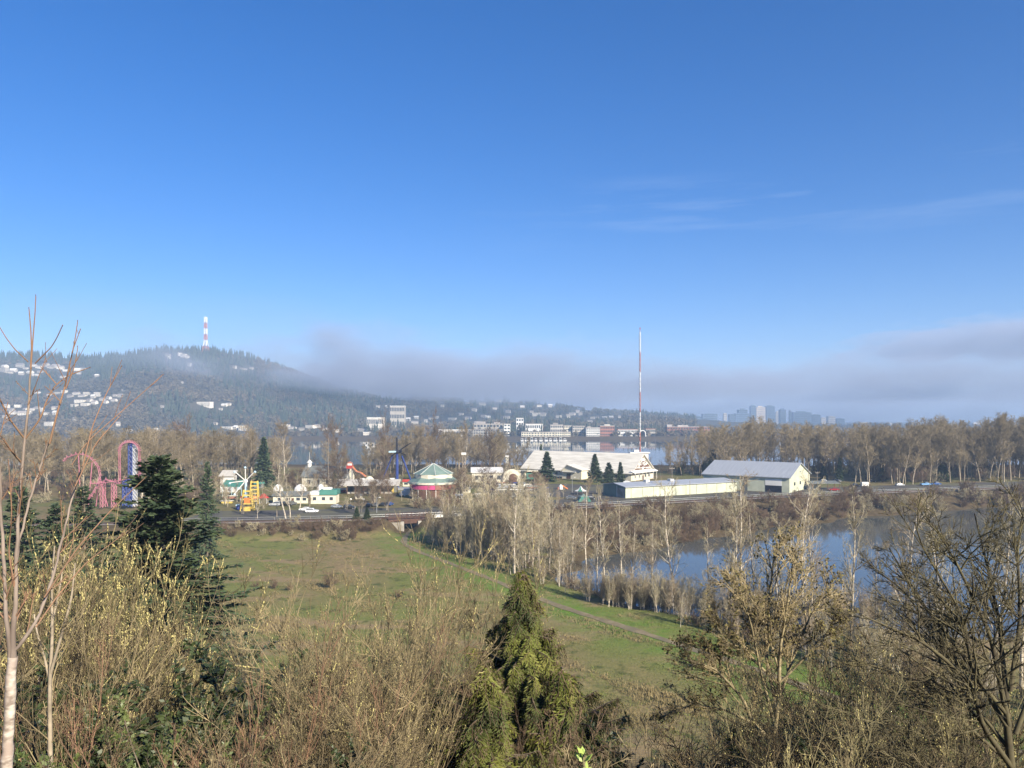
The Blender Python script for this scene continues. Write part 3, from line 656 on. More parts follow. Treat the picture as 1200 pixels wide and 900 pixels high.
# --- the big white roofed hall: gable end facing right
U, Vv = Vector((-.79, .61, 0)).normalized(), Vector((.61, .79, 0)).normalized()
C0 = Vector((67.0, 432.0, G)); LH, WH, HW, HR = 76.0, 27.0, 4.8, 14.6
org = C0 + Vv * WH                       # local x runs along U (leftwards and away), local y towards the viewer's side
t, roof = gable_hall('skating_hall', 'long white hall with a huge pale gabled roof in the middle of the fairground', 'hall', org, rot_for(U), LH, WH, HW, HR, M['cream'], M['roof_white'], over=1.2)
mb = MB()                                # brown gable infill behind white struts
mb.prism([(3.2, HW + 1.2), (WH - 3.2, HW + 1.2), (WH / 2, HR - .9)], -.16, .02, 'x'); gp = mb.build('gable_panel', M['brown_trim'], t)
mb = MB(); rg = random.Random(8)
for k in range(46):
    z = rg.uniform(HW + 1.4, HR - 2.2); w = (HR - z) / (HR - HW) * WH / 2 - 2.2; y = WH / 2 + rg.uniform(-w, w)
    a = rg.choice((0, 0, .7, -.7)); l = rg.uniform(.6, 1.5); mb.bar((-.2, y - l * math.cos(a), z - l * math.sin(a) * .6), (-.2, y + l * math.cos(a), z + l * math.sin(a) * .6), .22, 4)
for z in (6.9, 9.0, 11.2): w = (HR - z) / (HR - HW) * WH / 2 - 1.6; mb.box(-.34, -.17, WH / 2 - w, WH / 2 + w, z, z + .28)
mb.build('gable_trim', M['white'], gp)
mb = MB(); mb.prism([(-2.6, HW - .4), (-2.6, HW - .1), (-.02, HW + 1.0), (-.02, HW + .6)], -.8, WH + .8, 'y')
aw = mb.build('awning', M['white'], t)
mb = MB()
for k in range(7): y = .6 + k * (WH - 1.2) / 6; mb.bar((-2.4, y, -.2), (-2.4, y, HW - .3), .12, 6)
mb.build('awning_post', M['white'], aw)
for y in (5.0, 9.4, 16.6, 21.4): window(t, y, y + 1.6, 1.4, 3.0, -.0, 'x')
door(t, 12.2, 14.4, 2.6, -.12, 'brown_trim', 'x')
for x in (4, 9, 14, 44, 50, 56, 62): # the long side faces the viewer at y = WH
    mb = MB(); mb.box(x, x + 2.0, WH - .06, WH + .08, 1.5, 3.1); mb.build('window', M['glass'], t)
# gabled porch on the long side
d0 = 28.5
tp = empty('entrance_porch', (d0, WH - .4, 0)); tp.parent = t
mb = MB(); mb.prism([(0, -1), (13.5, -1), (13.5, 5.0), (9.6, 8.2), (0, 5.6)], 0, 7.5, 'y'); mb.build('wall', M['cream'], tp)
mb = MB(); mb.prism([(-.8, 5.5), (-.8, 5.15), (9.6, 8.0), (14.2, 4.2), (14.2, 4.55), (9.6, 8.4)], -.3, 8.3, 'y'); mb.build('porch_roof', M['roof_white'], tp)
mb = MB(); mb.box(7.4, 10.2, 7.45, 7.62, 0, 3.1); mb.build('porch_door', M['rust'], tp)
mb = MB(); mb.box(3.5, 12.8, 7.5, 8.8, 4.0, 4.3); mb.build('canopy', M['white'], tp)
# covered seats and teal kiosk at the hall's left
pk = on(622.5, 561.5); t = thing('teal_kiosk', 'teal fronted kiosk at the left end of the big white hall', 'kiosk', pk, .0)
mb = MB(); mb.box(-2.8, 2.6, 0, 4, -.5, 4.1); mb.build('wall', M['teal'], t); mb = MB(); mb.box(-8, 4, -1.5, 5, 4.5, 5.0); mb.box(-7.6, -2.9, .3, 4.2, -.3, 4.45); mb.build('roof', M['cream'], t)
mb = MB(); mb.box(-1.6, 1.4, -.12, .1, 1.1, 2.9); mb.build('hatch', M['brown_trim'], t)
pk = on(651, 563.2); t = thing('shelter', 'low dark topped shelter on posts right of the big spruce', 'shelter', pk, .0)
mb = MB(); mb.box(-4, 4, -1.5, 1.5, 2.5, 2.8); mb.build('roof', M['roof_dark'], t)
for x in np.linspace(-3.6, 3.6, 6):
    mb = MB(); mb.box(x - .1, x + .1, -1.3, -1.1, -.2, 2.5); mb.build('post', M['brown_trim'], t)
# --- pale low ride hall with arched front
pk = on(553, 565.5); t = thing('ride_hall', 'low cream ride hall with a grey white roof and arched doorway', 'hall', pk, .06)
mb = MB(); mb.box(0, 17, 0, 10, -.6, 5.6); mb.box(17.003, 27, -1, 10, -.6, 4.9); mb.build('wall', M['cream'], t)
mb = MB(); mb.prism([(-.8, 5.4), (10.8, 7.4), (10.8, 7.8), (-.8, 5.8)], -.6, 17.5, 'x'); mb.build('roof', M['white'], t)
mb = MB(); n = 12; arc = [(22 + 4.8 * math.cos(a), 4.0 + 3.4 * math.sin(a)) for a in np.linspace(0, math.pi, n)]
mb.prism([(26.8, -.5)] + arc + [(17.2, -.5)], -2.0, -1.1, 'y'); mb.build('arched_front', M['cream'], t)
mb = MB(); arc = [(22.6 + 2.2 * math.cos(a), 3.0 + 2.0 * math.sin(a)) for a in np.linspace(0, math.pi, n)]; mb.prism([(24.8, -.4)] + arc + [(20.4, -.4)], -2.08, -1.9, 'y'); mb.build('doorway', M['brown_trim'], t)
for k in range(4): window(t, 1.6 + k * 4.1, 3.6 + k * 4.1, 1.6, 3.8, 0)
pk = on(588, 566); t = thing('ride_facade', 'low pale wall with stripes of white trim beside the arched doorway', 'wall', pk + Vector((-8, 2, 0)), .06)
pk = on(594, 567); t2 = thing('light_tower', 'short cream lattice light tower rising above the ride hall', 'light tower', pk + Vector((0, 18, 0)), 0)
bpy.data.objects.remove(t)
mb = MB(); hT = at(594, 535, pk.y + 18).z - G
for sx in (-.6, .6):
    for sy in (-.6, .6): mb.bar((sx, sy, -.3), (sx, sy, hT), .11, 4)
for k in range(9):
    z0, z1 = hT * k / 9, hT * (k + 1) / 9; mb.bar((-.6, -.6, z0), (.6, -.6, z1), .12, 4); mb.bar((-.6, -.6, z1), (.6, -.6, z1), .12, 4); mb.bar((.6, -.6, z0), (.6, .6, z1), .12, 4)
mb.build('frame', M['cream'], t2); mb = MB(); mb.box(-1, 1, -1, 1, hT + .003, hT + .5); mb.build('lamp_head', M['white'], t2)
pk = on(543.5, 571); t2 = thing('light_tower', 'slim weathered tower standing right of the green tent roof', 'light tower', pk, 0); mb = MB(); hT = at(543.5, 533, pk.y).z - G
for sx in (-.7, .7):
    for sy in (-.7, .7): mb.bar((sx, sy, -.3), (sx, sy, hT), .13, 4)
for k in range(8):
    z0, z1 = hT * k / 8, hT * (k + 1) / 8; mb.bar((-.7, -.7, z1), (.7, -.7, z0), .13, 4); mb.bar((-.7, -.7, z1), (.7, -.7, z1), .14, 4); mb.bar((.7, -.7, z1), (.7, .7, z0), .12, 4)
mb.build('frame', M['pole_wood'], t2); mb = MB(); mb.box(-1.2, 1.2, -.9, .9, hT + .003, hT + 1.2); mb.build('lamp_head', M['white'], t2)

# --- long pale green shed
U2 = Vector((.88, .47, 0)).normalized(); C1 = Vector((50.3, 340, G))
t = thing('long_shed', 'long low pale green shed with a grey roof and a green end coloured as if shaded', 'shed', C1, rot_for(U2))
LS, WS = 66.0, 17.0
mb = MB(); mb.prism([(0, -1.2), (WS, -1.2), (WS, 5.2), (0, 4.7)], .0, LS, 'x'); mb.build('wall', M['pale_green'], t)
mb = MB(); mb.prism([(-.7, 4.75), (WS / 2, 6.0), (WS + .7, 4.9), (WS + .7, 5.2), (WS / 2, 6.3), (-.7, 5.05)], -.6, LS, 'x'); mb.build('roof', M['roof_grey'], t)
mb = MB(); mb.prism([(.05, -1.2), (WS - .05, -1.2), (WS - .05, 5.0), (WS / 2, 5.9), (.05, 4.68)], -.12, -.004, 'x'); e = mb.build('end_wall', M['shed_green_shaded'], t)
mb = MB(); mb.box(-.2, -.125, 6.2, 6.5, -.8, 5.2); mb.build('corner_trim', M['white'], e)
mb = MB(); mb.box(-.18, -.125, .4, 6.1, -.4, 4.3); mb.build('sliding_door', M['concrete'], e)
for k in range(10):
    mb = MB(); x = 3 + k * 6.3; mb.bar((x, -.12, -1), (x, -.12, 4.7), .09, 4); mb.build('downpipe', M['pale_green'], t)
mb = MB(); mb.box(16, 18.2, 6, 8, 6.0, 7.2); mb.box(30, 32, 5.5, 8, 6.0, 7.0); mb.build('roof_vent', M['white'], t)
# --- tall barn with a grey roof
U3, V3 = Vector((-.8, .6, 0)), Vector((.6, .8, 0)); C2 = Vector((131.5, 364, G)); LB, WB = 43.0, 33.0
t, r = gable_hall('tall_barn', 'tall pale green barn with a large grey metal roof by the railway', 'barn', C2 + V3 * WB, rot_for(U3), LB, WB, 7.2, 13.2, M['pale_green'], M['roof_grey'], over=.8)
mb = MB(); mb.box(3.6, 11.5, WB - .05, WB + .09, 3.2, 6.3); mb.build('white_panel', M['white'], t)
mb = MB(); mb.box(3.6, 11.5, WB - .05, WB + .07, -.3, 3.1); mb.build('cart_door', M['ride_black'], t)
mb = MB(); mb.box(20.2, 22.2, WB - .05, WB + .1, -.3, 7.0); mb.build('side_door', M['roof_dark'], t)
for y in (6, 15, 24):
    mb = MB(); mb.box(-.09, .1, y, y + 2, 3.0, 4.6); mb.build('window', M['glass'], t)
mb = MB(); mb.box(-.4, -.05, WB / 2 - .3, WB / 2 + .3, 9, 9.6); mb.bar((-.2, WB / 2, 9.2), (-1.4, WB / 2, 9.8), .06, 4); mb.build('lamp', M['steel'], t)
# lean-to sheds right of the barn
pk = on(958, 574); t = thing('lean_to', 'open brown lean-to on posts right of the tall barn', 'shelter', pk, .1)
mb = MB(); mb.prism([(-2, 3.1), (4, 4.0), (4, 4.2), (-2, 3.3)], -4, 11, 'x'); mb.build('roof', M['roof_dark'], t)
for x in (-3.4, .5, 4.5, 8, 10.6):
    mb = MB(); mb.box(x - .14, x + .14, -1.7, -1.4, -.3, 3.1); mb.build('post', M['brown_trim'], t)
mb = MB(); mb.box(-3, 2, 2.6, 3.4, -.3, 2.8); mb.build('screen', M['cream'], t)

# --- round ride under a two-tier green roof
pc = on(508, 583.0); t = thing('carousel', 'round ride under a two tier sea green roof with a pink front', 'carousel', pc, .2)
k = pc.y / FPX; R1, R2 = 24 * k * .98, 30.5 * k; zt, z1, z2, z3 = [at(0, py, pc.y).z - G for py in (543.5, 555, 556.5, 564.5)]
mb = MB(); mb.lathe([(R1, z1), (.4, zt), (.2, zt + .3)], 8); mb.build('upper_roof', M['roof_teal'] if 'roof_teal' in M else M.setdefault('roof_teal', mat('roof_teal', (.17, .235, .205), (.13, .19, .165), .4, rough=.6)), t)
mb = MB()
for j in range(8): a = 2 * math.pi * j / 8; mb.bar((R1 * math.cos(a), R1 * math.sin(a), z1 + .08), (.3 * math.cos(a), .3 * math.sin(a), zt + .12), .09, 4)
mb.build('roof_rib', M['white'], t)
mb = MB(); mb.lathe([(R1 * .95, z2 - 1.2), (R1 * .95, z1 - .02)], 16); mb.build('clerestory', M['cream'], t)
mb = MB(); mb.lathe([(R2, z3), (R1 * .92, z2 - .6)], 8, cap=False); mb.lathe([(R2, z3 - .25), (R2, z3)], 8, cap=False); mb.build('lower_roof', M['roof_teal'], t)
mb = MB(); a0_, a1_ = math.radians(200), math.radians(292)
def band(mb, r, za, zb, a0, a1, n=10):
    A = np.linspace(a0, a1, n); mb.add([(rr * math.cos(a), rr * math.sin(a), z) for a in A for rr, z in ((r, za), (r, zb), (r - .25, zb), (r - .25, za))], [(4 * i + j, 4 * i + (j + 1) % 4, 4 * i + 4 + (j + 1) % 4, 4 * i + 4 + j) for i in range(n - 1) for j in range(4)]); return mb
band(mb, R2 * .93, 4.4, z3 - .6, math.radians(195), math.radians(268)).build('fascia', M['pink'], t)
band(MB(), R2 * .93, 4.3, z3 - .6, math.radians(268.5), math.radians(350)).build('fascia', M['brick'], t)
band(MB(), R2 * .97, z3 - .58, z3 + .3, math.radians(190), math.radians(352), 18).build('valance', M['cream'], t)
band(MB(), R2 * .90, -.3, 4.0, math.radians(190), math.radians(352), 18).build('lower_wall', M['brown_trim'], t)
mb = MB()
for j in range(16):
    a = 2 * math.pi * j / 16; mb.bar((R2 * .9 * math.cos(a), R2 * .9 * math.sin(a), -.3), (R2 * .9 * math.cos(a), R2 * .9 * math.sin(a), z3), .14, 5)
mb.build('post', M['white'], t)
mb = MB(); mb.lathe([(2.2, -.2), (2.6, 2), (1.6, z3), (1.2, z1)], 10); mb.build('centre_drum', M['yellow'], t)
def carousel_horse():
    hb = MB(); hb.lathe([(.1, 0), (.35, .15), (.38, 1.2), (.12, 1.5)], 6)
    return hb
pw = on(501.5, 589.0); t = thing('board_fence', 'low brown board fence before the round green roofed ride', 'fence', pw + Vector((-6, 0, 0)), .0)
mb = MB(); mb.box(0, 16.5, 0, .2, .3, 1.6); mb.build('board', M['pole_wood'], t)
mb = MB(); mb.box(-.2, 16.6, .21, .4, -.3, .55); mb.build('plinth', M['brown_trim'], t)

# --- pendulum ride: blue mast, black top, blue stays
ps = on(465.3, 573.5); t = thing('swing_ride', 'tall blue pendulum ride with black upper arm and blue stays', 'fairground ride', ps, 0)
k = ps.y / FPX; zz = lambda py: at(0, py, ps.y).z - G; xx = lambda px: (px - 465.3) * k
mb = MB(); mb.bar((0, 0, -.3), (0, 0, zz(531)), .85, 8, 0, .7); mb.build('tower', M['ride_blue'], t)
mb = MB(); mb.bar((0, -.8, zz(531)), (0, -.8, zz(512.5)), .48, 6); mb.build('pendulum_arm', M['ride_black'], t)
mb = MB(); mb.lathe([(1.3, zz(531.5)), (1.5, zz(529.5)), (1.0, zz(527.5))], 10); mb.bar((0, 0, zz(529)), (xx(471), -.5, zz(528.5)), .7, 6); mb.build('hub', M['ride_black'], t)
mb = MB()
for q in ((478, 521), (482, 519), (476, 533), (459, 534), (456, 537)): mb.bar((xx(466), -.4, zz(529.5)), (xx(q[0]), -1.5, zz(q[1])), .2, 4)
mb.build('claw', M['ride_black'], t)
mb = MB(); mb.prism([(xx(456), zz(530.3)), (xx(464.6), zz(530.0)), (xx(464.6), zz(528.2)), (xx(456), zz(528.4))], -1.4, .4, 'y'); mb.build('gondola', M['light_blue'], t)
for q, w in (((484.5, 557), .42), ((442, 560), .3)):
    mb = MB(); mb.bar((xx(471 if q[0] > 465 else 460), 0, zz(534)), (xx(q[0]), 3, -.3), w, 6); mb.build('stay', M['ride_blue'], t)
mb = MB(); mb.box(-4, 6, -3, 3, -.4, 1.0); mb.build('platform', M['steel'], t)
pk = on(459.5, 577); t = thing('ticket_booth', 'narrow yellow booth at the foot of the blue ride', 'booth', pk, 0); mb = MB(); mb.box(-.8, .8, -.8, .8, -.3, 6.4); mb.build('wall', M['yellow'], t); mb = MB(); mb.box(-1.1, 1.1, -1.1, 1.1, 6.403, 6.8); mb.build('roof', M['white'], t)

# --- slide tower
pk = on(410, 571); k = pk.y / FPX; zz = lambda py, p=pk: at(0, py, p.y).z - G; xx = lambda px, p=pk: (px - 410) * p.y / FPX
t = thing('slide_tower', 'red capped slide with an orange and white chute running right', 'slide', pk, 0)
mb = MB()
for sx in (-1.2, 1.2):
    for sy in (-1.2, 1.2): mb.bar((sx, sy, -.3), (sx, sy, zz(549)), .18, 4)
mb.build('tower_leg', M['steel'], t)
mb = MB(); mb.box(-1.5, 1.5, -1.5, 1.5, zz(549), zz(545.5)); mb.build('cabin', M['red'], t)
mb = MB(); mb.lathe([(2.2, zz(545.4)), (1.5, zz(542)), (.2, zz(540.6))], 4, a0=.78); mb.build('cabin_roof', M['brick'], t)
mb = MB(); mb.box(-.9, 1.3, -1.62, -1.5, zz(545.2), zz(543.0)); mb.build('cabin_sign', M['white'], t)
for dy, mt in ((-1.4, 'brick'), (0.1, 'orange')):
    mb = MB(); mb.path([Vector((1.4, dy, zz(547))), Vector((xx(418), dy, zz(552.5))), Vector((xx(423), dy, zz(554.0))), Vector((xx(429), dy, zz(558.6)))], .38, 6); mb.build('chute', M[mt], t)
pk = on(429, 573); t = thing('bouncy_house', 'rounded white inflatable right of the slide chute', 'inflatable', pk, 0)
mb = MB(); s_ = pk.y / FPX
mb.lathe([(2.6, 0), (2.9, 2.6), (2.6, 4.2), (1.2, 5.2), (.2, 5.5)], 10, c=(-1.8, 0)); mb.build('dome', M['white'], t); mb = MB(); mb.lathe([(2.3, 0), (2.6, 3), (2.2, 5.0), (1.0, 6.2), (.2, 6.4)], 10, c=(1.6, .6)); mb.build('dome', M['cream'], t)

# --- long pavilion, grey roof on posts
pk = on(394, 580); t = thing('pavilion', 'long open pavilion with a wide weathered grey roof', 'pavilion', pk, .04); k = pk.y / FPX
mb = MB(); mb.prism([(0, 4.1), (7, 6.3), (14, 4.1), (14, 4.4), (7, 6.65), (0, 4.4)], 0, 29, 'x'); mb.build('roof', mat('roof_weathered', (.46, .44, .40), (.36, .34, .31), .5, rough=.9, stretch=(6, .4, 1)), t)
for x in np.linspace(1, 28, 8):
    mb = MB(); mb.box(x - .16, x + .16, .8, 1.1, -.4, 4.3); mb.build('post', M['brown_trim'], t)
mb = MB(); mb.box(3, 27, 12.5, 13, -.3, 4.0); mb.build('back_wall', M['roof_dark'], t)
for k2 in range(3):
    mb = MB(); mb.box(4 + k2 * 8, 9 + k2 * 8, 5, 7, -.2, 1.0); mb.build('counter', M['concrete'], t)
pk = on(474, 582); t = thing('box_truck', 'white box truck parked at the right end of the grey pavilion', 'truck', pk, .5)
mb = MB(); mb.box(0, 4.6, -1.2, 1.2, .8, 3.6); mb.build('box', M['car_white'], t)
mb = MB(); mb.prism([(-2.0, .5), (-.05, .5), (-.05, 2.6), (-1.0, 2.6), (-1.9, 1.6)], -1.1, 1.1, 'y'); mb.build('cab', M['car_white'], t)
mb = MB(); mb.prism([(-1.83, 1.7), (-1.08, 2.52), (-1.12, 2.5), (-1.95, 1.66)], -1.0, 1.0, 'y'); mb.build('windscreen', M['glass'], t)
for x in (-1.2, 3.4):
    for y in (-1.15, 1.0):
        mb = MB(); mb.bar((x, y, .45), (x, y + .2, .45), .45, 12); mb.build('wheel', M['tyre'], t)

# --- cream barn with a dark roof
pb = on(366, 569.5); U4 = Vector((-.62, .78, 0)).normalized()
t, r = gable_hall('cream_barn', 'cream barn with a dark grey gabled roof behind the small office', 'barn', pb + Vector((15.0, 1.5, 0)) + Vector((-1.5, 0, 0)), rot_for(Vector((-1, .1, 0))), 14, 13, 5.2, 10.4, M['cream'], M['roof_dark'], over=.5)
bpy.data.objects.remove(r)
for c in list(t.children): bpy.data.objects.remove(c)
mb = MB(); mb.prism([(-6, -1), (6, -1), (6, 5.2), (0, 10.0), (-6, 5.2)], 0, 24, 'x'); mb.build('wall', M['cream'], t)
mb = MB(); mb.prism([(-6.7, 4.75), (0, 10.1), (6.7, 4.75), (6.7, 5.1), (0, 10.5), (-6.7, 5.1)], -.6, 24.6, 'x'); mb.build('roof', M['roof_dark'], t)
t.location = at(362, 569.5, 1) * 0 + Vector((on(356, 570).x, on(356, 570).y + 6, G)); t.rotation_euler = (0, 0, -.16)
for k2 in range(4): window(t, 3 + k2 * 5, 4.6 + k2 * 5, 1.4, 3.4, -6.0)
mb = MB(); mb.lathe([(1.1, 9.6), (1.1, 12.0), (1.6, 12.0), (.2, 13.6)], 8, c=(1.5, 0)); mb.bar((1.5, 0, 13.5), (1.5, 0, 17.5), .07, 4); mb.build('cupola', M['white'], t)

# --- small office with a teal roof edge, and its white wing
pk = on(364, 590.5); t = thing('ticket_office', 'small cream office with a teal mansard roof edge', 'office', pk, .03); k = pk.y / FPX
mb = MB(); mb.box(0, 10.4, 0, 7, -.6, 3.8); mb.build('wall', M['cream'], t)
mb = MB(); mb.prism([(-.5, 3.75), (.3, 5.7), (7.2, 5.7), (7.5, 3.75)], 3.6, 10.8, 'x'); mb.build('mansard', M['teal'], t)
mb = MB(); mb.prism([(-.4, 3.8), (.2, 5.0), (7.2, 5.0), (7.4, 3.8)], -.4, 3.55, 'x'); mb.build('roof', M['white'], t)
mb = MB(); mb.box(4.4, 8, 2.5, 5, 5.705, 6.5); mb.build('roof_unit', M['white'], t)
for x in (.9, 4.6, 7.8): window(t, x, x + 1.4, 1.5, 2.8, 0)
door(t, 2.7, 3.6, 2.3, 0, 'cream')
pk = on(320, 590.0); t = thing('office_wing', 'long low cream wing with a grey roof left of the teal edged office', 'office', pk, .03)
mb = MB(); mb.box(0, 14.6, 0, 7, -.6, 3.1); mb.build('wall', M['cream'], t)
mb = MB(); mb.prism([(-.6, 3.05), (3.5, 4.5), (7.6, 3.05), (7.6, 3.3), (3.5, 4.8), (-.6, 3.3)], -.5, 15.0, 'x'); mb.build('roof', M['roof_dark'], t)
for x in (2.0, 5.6, 9.6, 12.2): window(t, x, x + 1.5, 1.2, 2.4, 0)
door(t, 7.6, 8.6, 2.2, 0, 'brown_trim')
for i, (px, w, lab) in enumerate(((326, 12, 'left'), (352, 15, 'middle'), (376, 10, 'right'))):
    pk = on(px, 583.5); t = thing('white_marquee', 'white hump roofed marquee behind the cream office, %s of three' % lab, 'marquee', pk, .05)
    r_ = w / 2 * pk.y / FPX; mb = MB(); mb.lathe([(r_, 3.0), (r_ * .9, 4.4), (r_ * .55, 5.6), (.2, 6.2)], 10); mb.build('canopy', M['white'], t)
    for j in range(6):
        a = j * math.pi / 3; mb = MB(); mb.bar((r_ * .95 * math.cos(a), r_ * .95 * math.sin(a), -.3), (r_ * .95 * math.cos(a), r_ * .95 * math.sin(a), 3.1), .09, 4); mb.build('post', M['white'], t)

# --- grey roofed hut, teal canopy
pk = on(257, 577); t = thing('grey_hut', 'white hut with a pale grey roof behind the teal canopy', 'hut', pk, .02); k = pk.y / FPX; zr = at(0, 552.5, pk.y).z - G
mb = MB(); mb.box(.3, 6.6, .4, 5, -.3, zr - 2.2); mb.build('wall', M['white'], t); mb = MB(); mb.prism([(-.4, zr - 2.4), (5.4, zr), (5.4, zr + .3), (-.4, zr - 2.1)], -.3, 7.0, 'x'); mb.build('roof', M['roof_weathered'] if 'roof_weathered' in M else bpy.data.materials['roof_weathered'], t)
pk = on(259, 583); t = thing('teal_canopy', 'low teal canopy left of the yellow climbing ride', 'canopy', pk, .02); zr = at(0, 564.5, pk.y).z - G; zl = at(0, 570.5, pk.y).z - G
mb = MB(); mb.prism([(-.4, zl), (6, zr), (6, zr + .3), (-.4, zl + .3)], 0, 9.4, 'x'); mb.build('roof', M['teal'], t)
for x in (.5, 4.6, 9):
    mb = MB(); mb.bar((x, .3, -.3), (x, .3, zl + .2), .1, 5); mb.build('post', M['light_blue'], t)
# --- yellow lattice ride (two towers)
def yellow_tower(name, label, pxc, py0, py1, wb, wt, rungs):
    p = on(pxc, py0); k = p.y / FPX; h = at(0, py1, p.y).z - G; t = thing(name, label, 'fairground ride', p, .1)
    for s in (-1, 1):
        mb = MB()
        for y in (-1.1, 1.1): mb.bar((s * wb * k / 2, y * 1.2, -.2), (s * wt * k / 2, y * .7, h), .2, 4)
        mb.build('side_leg', M['yellow'], t)
    for j in range(rungs):
        f = (j + .7) / rungs; w = (wb + (wt - wb) * f) * k / 2; mb = MB()
        mb.box(-w, w, -1.15 + .3 * f, -.9 + .3 * f, h * f - .18, h * f + .18); mb.box(-w, w, .9 - .3 * f, 1.1 - .3 * f, h * f - .15, h * f + .15); mb.build('cross_beam', M['yellow'], t)
    return t, k, h
t, k, h = yellow_tower('yellow_tower', 'yellow ladder sided ride tower standing nearest the railway', 290, 598.5, 574, 15, 8, 5)
mb = MB(); mb.box(-1.0, 1.0, -1.0, .8, h * .32, h * .62); mb.build('seat_pod', M['orange'], t)
mb = MB(); mb.box(-1.3, 1.3, -1.35, 1.2, -.1, h * .2); mb.build('base_box', M['yellow'], t)
t, k, h = yellow_tower('yellow_tower', 'taller yellow ride tower behind, with open square frames', 298, 590, 563.5, 10, 7, 6)
mb = MB(); mb.box(-1.2, 1.2, -1.0, 1.0, h * .2, h * .34); mb.build('seat_pod', M['orange'], t)
# --- white star armed ride
ps = on(288, 589); k = ps.y / FPX; zz = lambda py: at(0, py, ps.y).z - G; t = thing('star_ride', 'white star armed ride with a pale blue post', 'fairground ride', ps + Vector((0, .0, 0)), 0)
mb = MB(); mb.bar((0, 0, -.3), (0, 0, zz(563)), .55, 8); mb.build('post', M['light_blue'], t)
hub = Vector((0, -.3, zz(563.5)))
mb = MB(); mb.lathe([(.8, hub.z - .6), (.9, hub.z), (.8, hub.z + .6)], 10); mb.build('hub', M['white'], t)
for q in ((288.5, 547), (276, 552), (300, 552), (270.5, 565.5), (276, 578.5)):
    e = Vector(((q[0] - 288) * k, -1.2, zz(q[1]))); mb = MB(); mb.bar(hub, e, .24, 5, 0, .2); a = mb.build('arm', M['white'], t)
    mb = MB(); mb.lathe([(.2, e.z - .7), (.5, e.z - .5), (.5, e.z - .1), (.2, e.z + .2)], 8, c=(e.x, e.y)); mb.build('seat', M['light_blue'], a)
# --- red tents, small kiosks
for i, (px, py, w, h, mt, lab) in enumerate(((285, 588, 6, 9, 'red', 'small red canopy left of the yellow ride towers'), (309, 590, 10, 12, 'red', 'red canopy right of the yellow ride towers'), (279.5, 597, 4, 6, 'ride_blue', 'small bright blue kiosk left of the nearer yellow tower'), (269, 584, 15, 3.4, 'brick', 'long low brick red counter under the teal canopy'), (266, 589.5, 12, 3, 'yellow', 'low yellow counter beside the dark spruces'))):
    p = on(px, py); k = p.y / FPX; t = thing('kiosk' if mt != 'red' else 'tent', lab, 'kiosk' if mt != 'red' else 'tent', p, .1); W2 = w * k / 2; Hh = h * k
    if mt == 'red':
        mb = MB(); mb.lathe([(W2 * 1.3, Hh * .55), (W2 * .5, Hh * .85), (.1, Hh)], 8); mb.build('canopy', M[mt], t)
        for j in range(4): a = j * math.pi / 2 + .78; mb = MB(); mb.bar((W2 * 1.1 * math.cos(a), W2 * 1.1 * math.sin(a), -.2), (W2 * 1.1 * math.cos(a), W2 * 1.1 * math.sin(a), Hh * .6), .1, 4); mb.build('post', M['white'], t)
    else:
        mb = MB(); mb.box(-W2, W2, -1, 1, -.2, Hh * .8); mb.build('wall', M[mt], t); mb = MB(); mb.box(-W2 * 1.15, W2 * 1.15, -1.3, 1.3, Hh * .8 + .004, Hh); mb.build('roof', M['light_blue' if mt == 'ride_blue' else 'cream'], t)
# --- white and green tents, playground in the yard
pk = on(680.5, 579.5); t = thing('striped_tent', 'white and green conical tent beside the lamp post', 'tent', pk, .2); k = pk.y / FPX; hT = at(0, 569.5, pk.y).z - G
for a_ in range(8):
    mb = MB(); n = 1; r_ = 7.5 * k; a0, a1 = a_ * math.pi / 4, (a_ + 1) * math.pi / 4
    pr = [(r_, hT * .42), (r_ * .45, hT * .62), (.05, hT)]
    mb.add([(r * math.cos(a), r * math.sin(a), z) for r, z in pr for a in (a0, a1)], [(0, 1, 3, 2), (2, 3, 5, 4)]); mb.build('canopy_panel', M['teal' if a_ % 3 == 2 else 'white'], t)
    mb = MB(); mb.bar((r_ * .96 * math.cos(a0), r_ * .96 * math.sin(a0), -.2), (r_ * .96 * math.cos(a0), r_ * .96 * math.sin(a0), hT * .44), .08, 4); mb.build('post', M['steel'], t)
pk = on(684, 587.5); t = thing('green_tent', 'small green ridge tent in front of the white conical tent', 'tent', pk, .15)
mb = MB(); mb.prism([(-2.9, 0), (2.9, 0), (1.6, 2.1), (-1.6, 2.1)], -2, 2, 'y'); mb.build('side', M['teal'], t); mb = MB(); mb.lathe([(2.7, 2.105), (.1, 3.1)], 4, a0=.78); mb.build('roof', M['roof_teal'], t)
mb = MB(); mb.prism([(-1.4, .1), (1.4, .1), (0, 1.9)], -2.08, -1.95, 'y'); mb.build('flap', M['roof_dark'], t)
pk = on(658.5, 573.5); t = thing('playground_set', 'small white and orange play structure in the yard', 'play structure', pk, .3)
mb = MB(); mb.lathe([(1.1, 0), (1.1, 1.6), (.1, 2.6)], 8, c=(-.6, 0)); mb.build('dome', M['white'], t); mb = MB(); mb.path([Vector((0, 0, 2)), Vector((1.6, -.4, .9)), Vector((2.8, -.6, .2))], .4, 6); mb.build('chute', M['orange'], t); mb = MB(); mb.box(-2.4, -1.7, -.5, .5, -.1, 1.2); mb.build('step', M['brick'], t)
